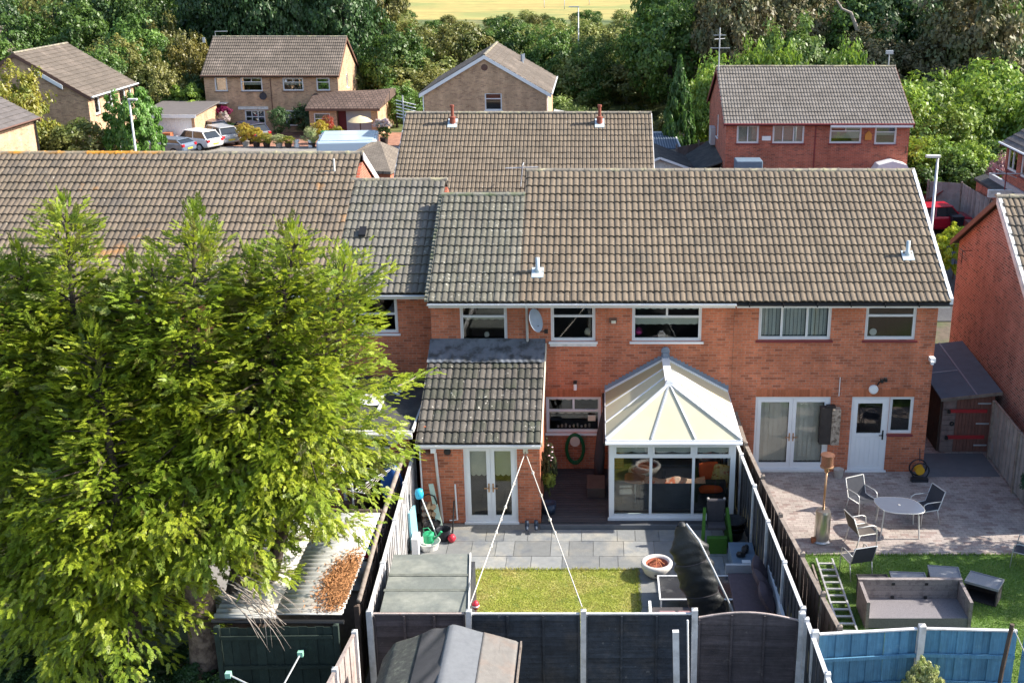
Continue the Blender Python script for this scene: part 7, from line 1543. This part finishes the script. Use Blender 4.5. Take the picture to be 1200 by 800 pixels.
pf = thing('potted_plant', 'white flowered potted shrub at the corner of the buff garage', 'plant', (-15.9, 57.0, 0)); MB().lathe([(0, 0), (.25, 0), (.32, .5), (0, .45)], 12).build('pot', 'pot', pf)
c = put('foliage', crown('bush', 1, 'leaf'), 'leaf', pf, loc=(0, 0, .4)); c.scale = (1.1, 1.1, 1.0); omat(c, 'leaf'); c = put('flowers', crown('fine', 1, 'pinkw_l'), 'pinkw_l', pf, loc=(0, 0, 1.1)); c.scale = (1.3, 1.1, .8); omat(c, 'pinkw_l')
am = thing('aerial', 'many armed white aerial left of the gable end house', 'aerial', (-9.9, 21.0, 0)); MB().tube([(0, 0, 6.0), (0, 0, 8.1)], .03, 6).build('pole', 'metalgrey', am)
for k in range(6): MB().tube([(-.3, 0, 7.2 + .14 * k), (.55, 0, 7.0 + .14 * k)], .018, 5).build('arm', 'white', am)
am.location = (-8.35, 20.6, -.1)
# near plants
vp = thing('potted_climber', 'potted climbing plant with pink flowers at the corner of the tiled extension', 'plant', (-1.25, -2.75, .12))
MB().lathe([(0, 0), (.15, 0), (.19, .30), (.17, .28), (0, .26)], 16).build('pot', 'bootblue', vp, smooth=True)
c = put('foliage', crown('fine', 0, 'leafdarkolive'), 'leafdarkolive', vp, loc=(0, .1, .25)); c.scale = (.38, .34, 1.75); omat(c, 'leafdarkolive'); c = put('leaves', crown('fine', 2, 'leafacid2'), 'leafacid2', vp, loc=(.02, -.08, .75)); c.scale = (.34, .3, .42); omat(c, 'leafacid2')
for k in range(6): MB().lathe([(0, -.02), (.03, 0), (0, .02)], 7, (random.uniform(-.1, .15), random.uniform(-.15, .0), 1.5 + .09 * k)).build('flower', 'pinkflower', vp)
tree('variegated_shrub', 'cream and green variegated shrub in front of the blue fence post', 'shrub', 6.12, -11.35, 1.55, .72, 'fine', 0, 'leafpale2')
rs_ = thing('rose_bush', 'green rose bush with pale open flowers at the lower right corner', 'rose bush', (7.95, -12.0, 0))
c = put('foliage', crown('fine', 1, 'leafrose'), 'leafrose', rs_, loc=(0, 0, .05)); c.scale = (1.1, .8, 1.0); omat(c, 'leafrose')
for x, z in ((-.02, 1.35), (.30, 1.1), (-.3, 1.0)):
    for q in range(7): MB().lathe([(0, 0), (.045, .02), (.05, .05), (0, .03)], 7, T=Matrix.Translation((x + .04 * math.cos(q), -.1 + .04 * math.sin(q), z)) @ Euler((.8 * math.sin(q), .8 * math.cos(q), 0)).to_matrix().to_4x4()).build('flower', 'petal', rs_)
# hanging dead branches
def twigs(name, label, org, n, spread, mt='deadwood', seed=1):
    r = random.Random(seed); t = thing(name, label, 'branches', org); mb = MB()
    for k in range(n):
        a = r.uniform(*spread); L_ = r.uniform(.6, 1.6); p = Vector((r.uniform(-.25, .2), r.uniform(-.3, .4), r.uniform(-.2, .2))); d = Vector((math.cos(a), r.uniform(-.35, .1), -r.uniform(.2, .8))).normalized(); P = [p.copy()]
        m_ = r.uniform(.007, .019)
        for q in range(6): d = (d + Vector((r.uniform(-.2, .2), r.uniform(-.1, .1), r.uniform(-.28, .1)))).normalized(); p = p + d * L_ / 6; P.append(p.copy())
        mb.tube(P, [m_ * (1 - .14 * q) for q in range(7)], 5)
        if r.random() < .7:
            q = P[3]; d2 = (d + Vector((r.uniform(-.6, .6), 0, r.uniform(-.5, .3)))).normalized(); mb.tube([q, q + d2 * .25, q + d2 * .5 + Vector((0, 0, -.08))], [m_ * .6, m_ * .4, m_ * .25], 4)
    stuff(mb.build('twigs', mt, t, smooth=True)); return t
twigs('dead_branches', 'bundle of bare grey twigs hanging from the conifer before the dark green fence', (-6.75, -10.95, 2.75), 24, (-.5, .5))
# ---------------- the big conifers
def spray_template():
    K = []; W0 = .030
    def kite(p, d, l, w_):
        d = np.array(d) / np.linalg.norm(d); s = np.array([-d[1], d[0], 0.]); p = np.array(p)
        K.append([p + d * l * .12 + s * w_ * 1.15, p + d * l, p - s * w_ * 1.15 + d * l * .05])
    kite((0, 0, 0), (1, 0, 0), 1.0, W0)
    for i, x in enumerate(np.linspace(.12, .84, 6)):
        for s in (-1, 1):
            L_ = .42 * (1 - x * .55) * (.7 + .3 * ((i * 7 + s) % 3) / 2); a = math.radians(38 - 10 * x); d = (math.cos(a), s * math.sin(a), .05 * ((i % 3) - 1)); p0 = (x - .05, 0, 0)
            kite(p0, d, L_, W0 * 1.25)
            q = (x - .05 + d[0] * L_ * .45, d[1] * L_ * .45, d[2] * L_ * .45); a2 = a - math.radians(28); kite(q, (math.cos(a2), s * math.sin(a2), .1), L_ * .55, W0)
            if i < 2: a3 = a + math.radians(25); kite(q, (math.cos(a3), s * math.sin(a3), -.1), L_ * .42, W0)
    K = np.array(K); V = K.reshape(-1, 3); V[:, 2] += -.16 * V[:, 0] ** 2 + .06 * np.abs(V[:, 1]); return V
SPT = spray_template()
def sprays(P, D, NRM, SC, r, name, mt, parent):
    D = D / np.linalg.norm(D, axis=1, keepdims=True); Yv = np.cross(NRM, D); Yv /= np.linalg.norm(Yv, axis=1, keepdims=True) + 1e-9; Z = np.cross(D, Yv)
    B = np.stack([D, Yv, Z], 1)  # rows
    V = np.einsum('vk,nkj->nvj', SPT, B) * SC[:, None, None] + P[:, None, :]
    return put(name, npmesh(name, V.reshape(-1, 3).astype(np.float32), np.arange(V.shape[0] * V.shape[1]).reshape(-1, 3)), mt, parent)
def leader(r, base, top, rmax, zlow, dens=1.0, low_droop=1.0, taper=.62):
    """conical plume: branches round an axis from base to top"""
    base = np.array(base, float); top = np.array(top, float); H_ = top[2] - zlow
    P = []; D = []; Nn = []; S_ = []; Pi = []; Di = []; br = []
    z = zlow
    while z < top[2] - .15:
        f = (z - zlow) / H_; ax = base + (top - base) * ((z - base[2]) / (top[2] - base[2]))
        prof = rmax * min(1, ((1 - f) ** taper)) * (.82 + .18 * math.sin(z * 2.1 + base[0] * 3))
        nb = 7 if f < .8 else 5; a0 = r.uniform(0, 6.28)
        for k in range(nb):
            a = a0 + k * 2 * math.pi / nb + r.uniform(-.35, .35); L_ = prof * r.uniform(.62, 1.12)
            el = (-.30 * low_droop + .90 * f ** .9) + r.uniform(-.18, .18); hd = np.array([math.cos(a), math.sin(a), 0.])
            side = np.array([-math.sin(a), math.cos(a), 0.]); br.append((ax.copy(), hd, L_, el))
            n = max(4, int(L_ * 33 * dens))
            t = 1 - r.rand(n) ** 1.5 * .72; t = np.clip(t, .15, 1.05)
            lat = r.normal(0, 1, n) * (.10 + .26 * (1.1 - t)) * L_ * .55
            up = math.tan(max(-.9, min(1.25, el))) * .62
            zz = up * L_ * t - .10 * L_ * t ** 2 * (1 if f < .6 else -.8) + r.normal(0, .09, n) + .10 * np.sin(t * 9)
            p = ax + hd * (L_ * t)[:, None] + side * lat[:, None]; p[:, 2] += zz
            d = hd * r.uniform(.75, 1.1, n)[:, None] + side * (np.sign(lat) * r.uniform(.1, .75, n) + r.normal(0, .3, n))[:, None]; d[:, 2] += math.sin(el) * .9 + r.normal(.10 if f > .3 else -.18, .30, n)
            nn = np.array([0, 0, 1.0]) + hd * .15 + r.normal(0, .32, (n, 3))
            P.append(p); D.append(d); Nn.append(nn); S_.append(r.uniform(.12, .27, n) * (1 if f < .85 else .85))
        z += .21
    # the tip
    n = int(70 * dens); zt = r.uniform(-.9, .28, n); a = r.uniform(0, 6.28, n); q = np.clip(.04 + .22 * (.3 - zt), .02, .4)
    p = top + np.stack([np.cos(a) * q, np.sin(a) * q, zt], 1); d = np.stack([np.cos(a) * .45, np.sin(a) * .45, np.full(n, .9)], 1)
    P.append(p); D.append(d); Nn.append(np.stack([np.cos(a), np.sin(a), np.full(n, .3)], 1) + r.normal(0, .3, (n, 3))); S_.append(r.uniform(.14, .26, n))
    return np.concatenate(P), np.concatenate(D), np.concatenate(Nn), np.concatenate(S_), br
def conifer(label, loc, leaders, tr, seed, mt='conifer'):
    t = thing('conifer_tree', label, 'conifer', loc); r = np.random.RandomState(seed); A = [[], [], [], []]; mb = MB(); o = np.array(loc, float)
    for (b, tp_, rm, zl, dn, tpr) in leaders:
        p, d, n, s, br = leader(r, np.array(b) - o, np.array(tp_) - o, rm, zl, dn, taper=tpr)
        for q, v in zip(A, (p, d, n, s)): q.append(v)
        bb = Vector(np.array(b) - o); tt = Vector(np.array(tp_) - o); mb.tube([bb, bb.lerp(tt, .5) + Vector((.05, 0, 0)), tt], [.16, .09, .02], 7)
        for k, (ax, hd, L_, el) in enumerate(br):
            if k % 2 == 0:
                e = ax + hd * L_ * .8; e[2] += math.tan(max(-.9, min(1.2, el))) * .5 * L_; m_ = (ax + e) / 2 + np.array([0, 0, .06]); mb.tube([tuple(ax), tuple(m_), tuple(e)], [.028, .018, .006], 4, False)
    P, D, Nn, S_ = [np.concatenate(q) for q in A]
    c = sprays(P, D, Nn, S_, r, 'crown', mt, t)
    # sparse brown green inner foliage nearer the axes
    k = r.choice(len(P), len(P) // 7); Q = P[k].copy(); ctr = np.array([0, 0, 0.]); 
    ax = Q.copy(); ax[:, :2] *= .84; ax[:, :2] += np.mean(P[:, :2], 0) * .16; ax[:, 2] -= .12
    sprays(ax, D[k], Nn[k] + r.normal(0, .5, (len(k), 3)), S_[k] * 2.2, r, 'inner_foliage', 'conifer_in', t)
    stuff(mb.build('limbs', 'barkdark', t)); tb_ = MB()
    P_ = [Vector(q) for q in tr]; tb_.tube(P_, [.36, .30, .27, .22, .15][:len(P_)], 14).build('trunk', 'bark', t, smooth=True)
    return t
conifer('tall golden green conifer with bare trunk at the lower left, right one of the pair', (-7.75, -10.2, 0),
        [((-8.1, -10.0, 1.6), (-7.35, -9.2, 9.35), 2.15, 2.9, 1.1, .42), ((-7.3, -9.8, 1.6), (-5.65, -8.8, 8.9), 2.3, 3.9, 1.1, .5), ((-6.6, -9.4, 2.0), (-4.85, -8.3, 8.3), 2.45, 4.0, 1.05, .36), ((-6.9, -9.5, 2.0), (-6.45, -8.7, 8.5), 1.7, 5.0, .9, .4)],
        [(0, 0, -.1), (.02, 0, 1.2), (.0, .03, 2.6), (-.05, .2, 4.4)], 4)
conifer('broad golden green conifer filling the left edge, taller of the pair', (-10.3, -9.7, 0),
        [((-10.2, -9.6, 1.4), (-9.75, -9.0, 9.5), 2.7, 1.5, 1.1, .5), ((-10.5, -9.7, 1.4), (-11.5, -9.2, 8.9), 2.6, 1.4, 1.0, .42), ((-9.0, -10.4, 1.4), (-9.0, -10.3, 7.4), 2.1, 2.2, .9, .4), ((-10.5, -9.7, 1.4), (-10.7, -9.1, 8.6), 2.0, 4.0, .9, .4), ((-8.6, -9.6, 1.4), (-8.15, -9.4, 8.5), 1.8, 4.0, .8, .38), ((-10.0, -9.8, 1.4), (-8.6, -9.3, 8.4), 2.2, 1.7, .9, .5)],
        [(0, 0, -.1), (.02, 0, 1.2), (.05, .03, 2.6), (0, .2, 4.4)], 8)
# low bough lying out over the corrugated roof and the flat roof
def bough(label, pts, seed, w_=.3, n=60):
    t = thing('bough', label, 'bough', pts[0]); r = np.random.RandomState(seed); o = Vector(pts[0]); MB().tube([Vector(p) - o for p in pts], [.04] + [.02] * (len(pts) - 2) + [.008], 6).build('stem', 'timber', t, smooth=True)
    P = []; D = []
    for k in range(n):
        f = r.uniform(.15, 1) * (len(pts) - 1); i = min(int(f), len(pts) - 2); a, b = np.array(pts[i], float), np.array(pts[i + 1], float); p = a + (b - a) * (f - i) - np.array(pts[0], float); d = (b - a) / np.linalg.norm(b - a); s = np.array([-d[1], d[0], 0]); q = r.normal(0, .5); P.append(p + s * q * w_ * .5); D.append(d + s * q * 1.2 + np.array([0, 0, r.normal(0, .2)]))
    P, D = np.array(P), np.array(D); sprays(P, D, np.array([0, 0, 1.]) + r.normal(0, .3, P.shape), r.uniform(.16, .3, len(P)), r, 'sprays', 'conifer', t)
bough('thin green bough stretching right over the white corrugated roof', [(-6.6, -9.0, 2.5), (-6.0, -8.6, 2.6), (-5.3, -8.1, 2.6), (-4.9, -7.8, 2.65)], 3)
bough('lower green bough over the front half of the corrugated roof', [(-7.2, -10.2, 3.0), (-6.5, -10.0, 2.6), (-5.9, -9.9, 2.45)], 5, .5, 110)
bough('long green bough pointing right over the flat roof of the neighbour', [(-5.9, -6.4, 4.6), (-5.2, -5.2, 4.35), (-4.6, -4.2, 4.25), (-4.1, -3.4, 4.3)], 6, .45, 130)
bough('short drooping bough above the rotary clothes dryer', [(-6.4, -7.2, 3.6), (-5.8, -6.3, 3.3), (-5.4, -5.6, 3.0)], 9, .5, 120)
# plants and grass under the conifers
for k in range(7): tree('bush', 'low shrub in the shade under the conifers', 'bush', -12.5 + k * .9, -10.9 + (k % 2) * .8, .9, 1.3, 'fine', k % 3, 'leafdark', 'shade shrubs under the conifers')
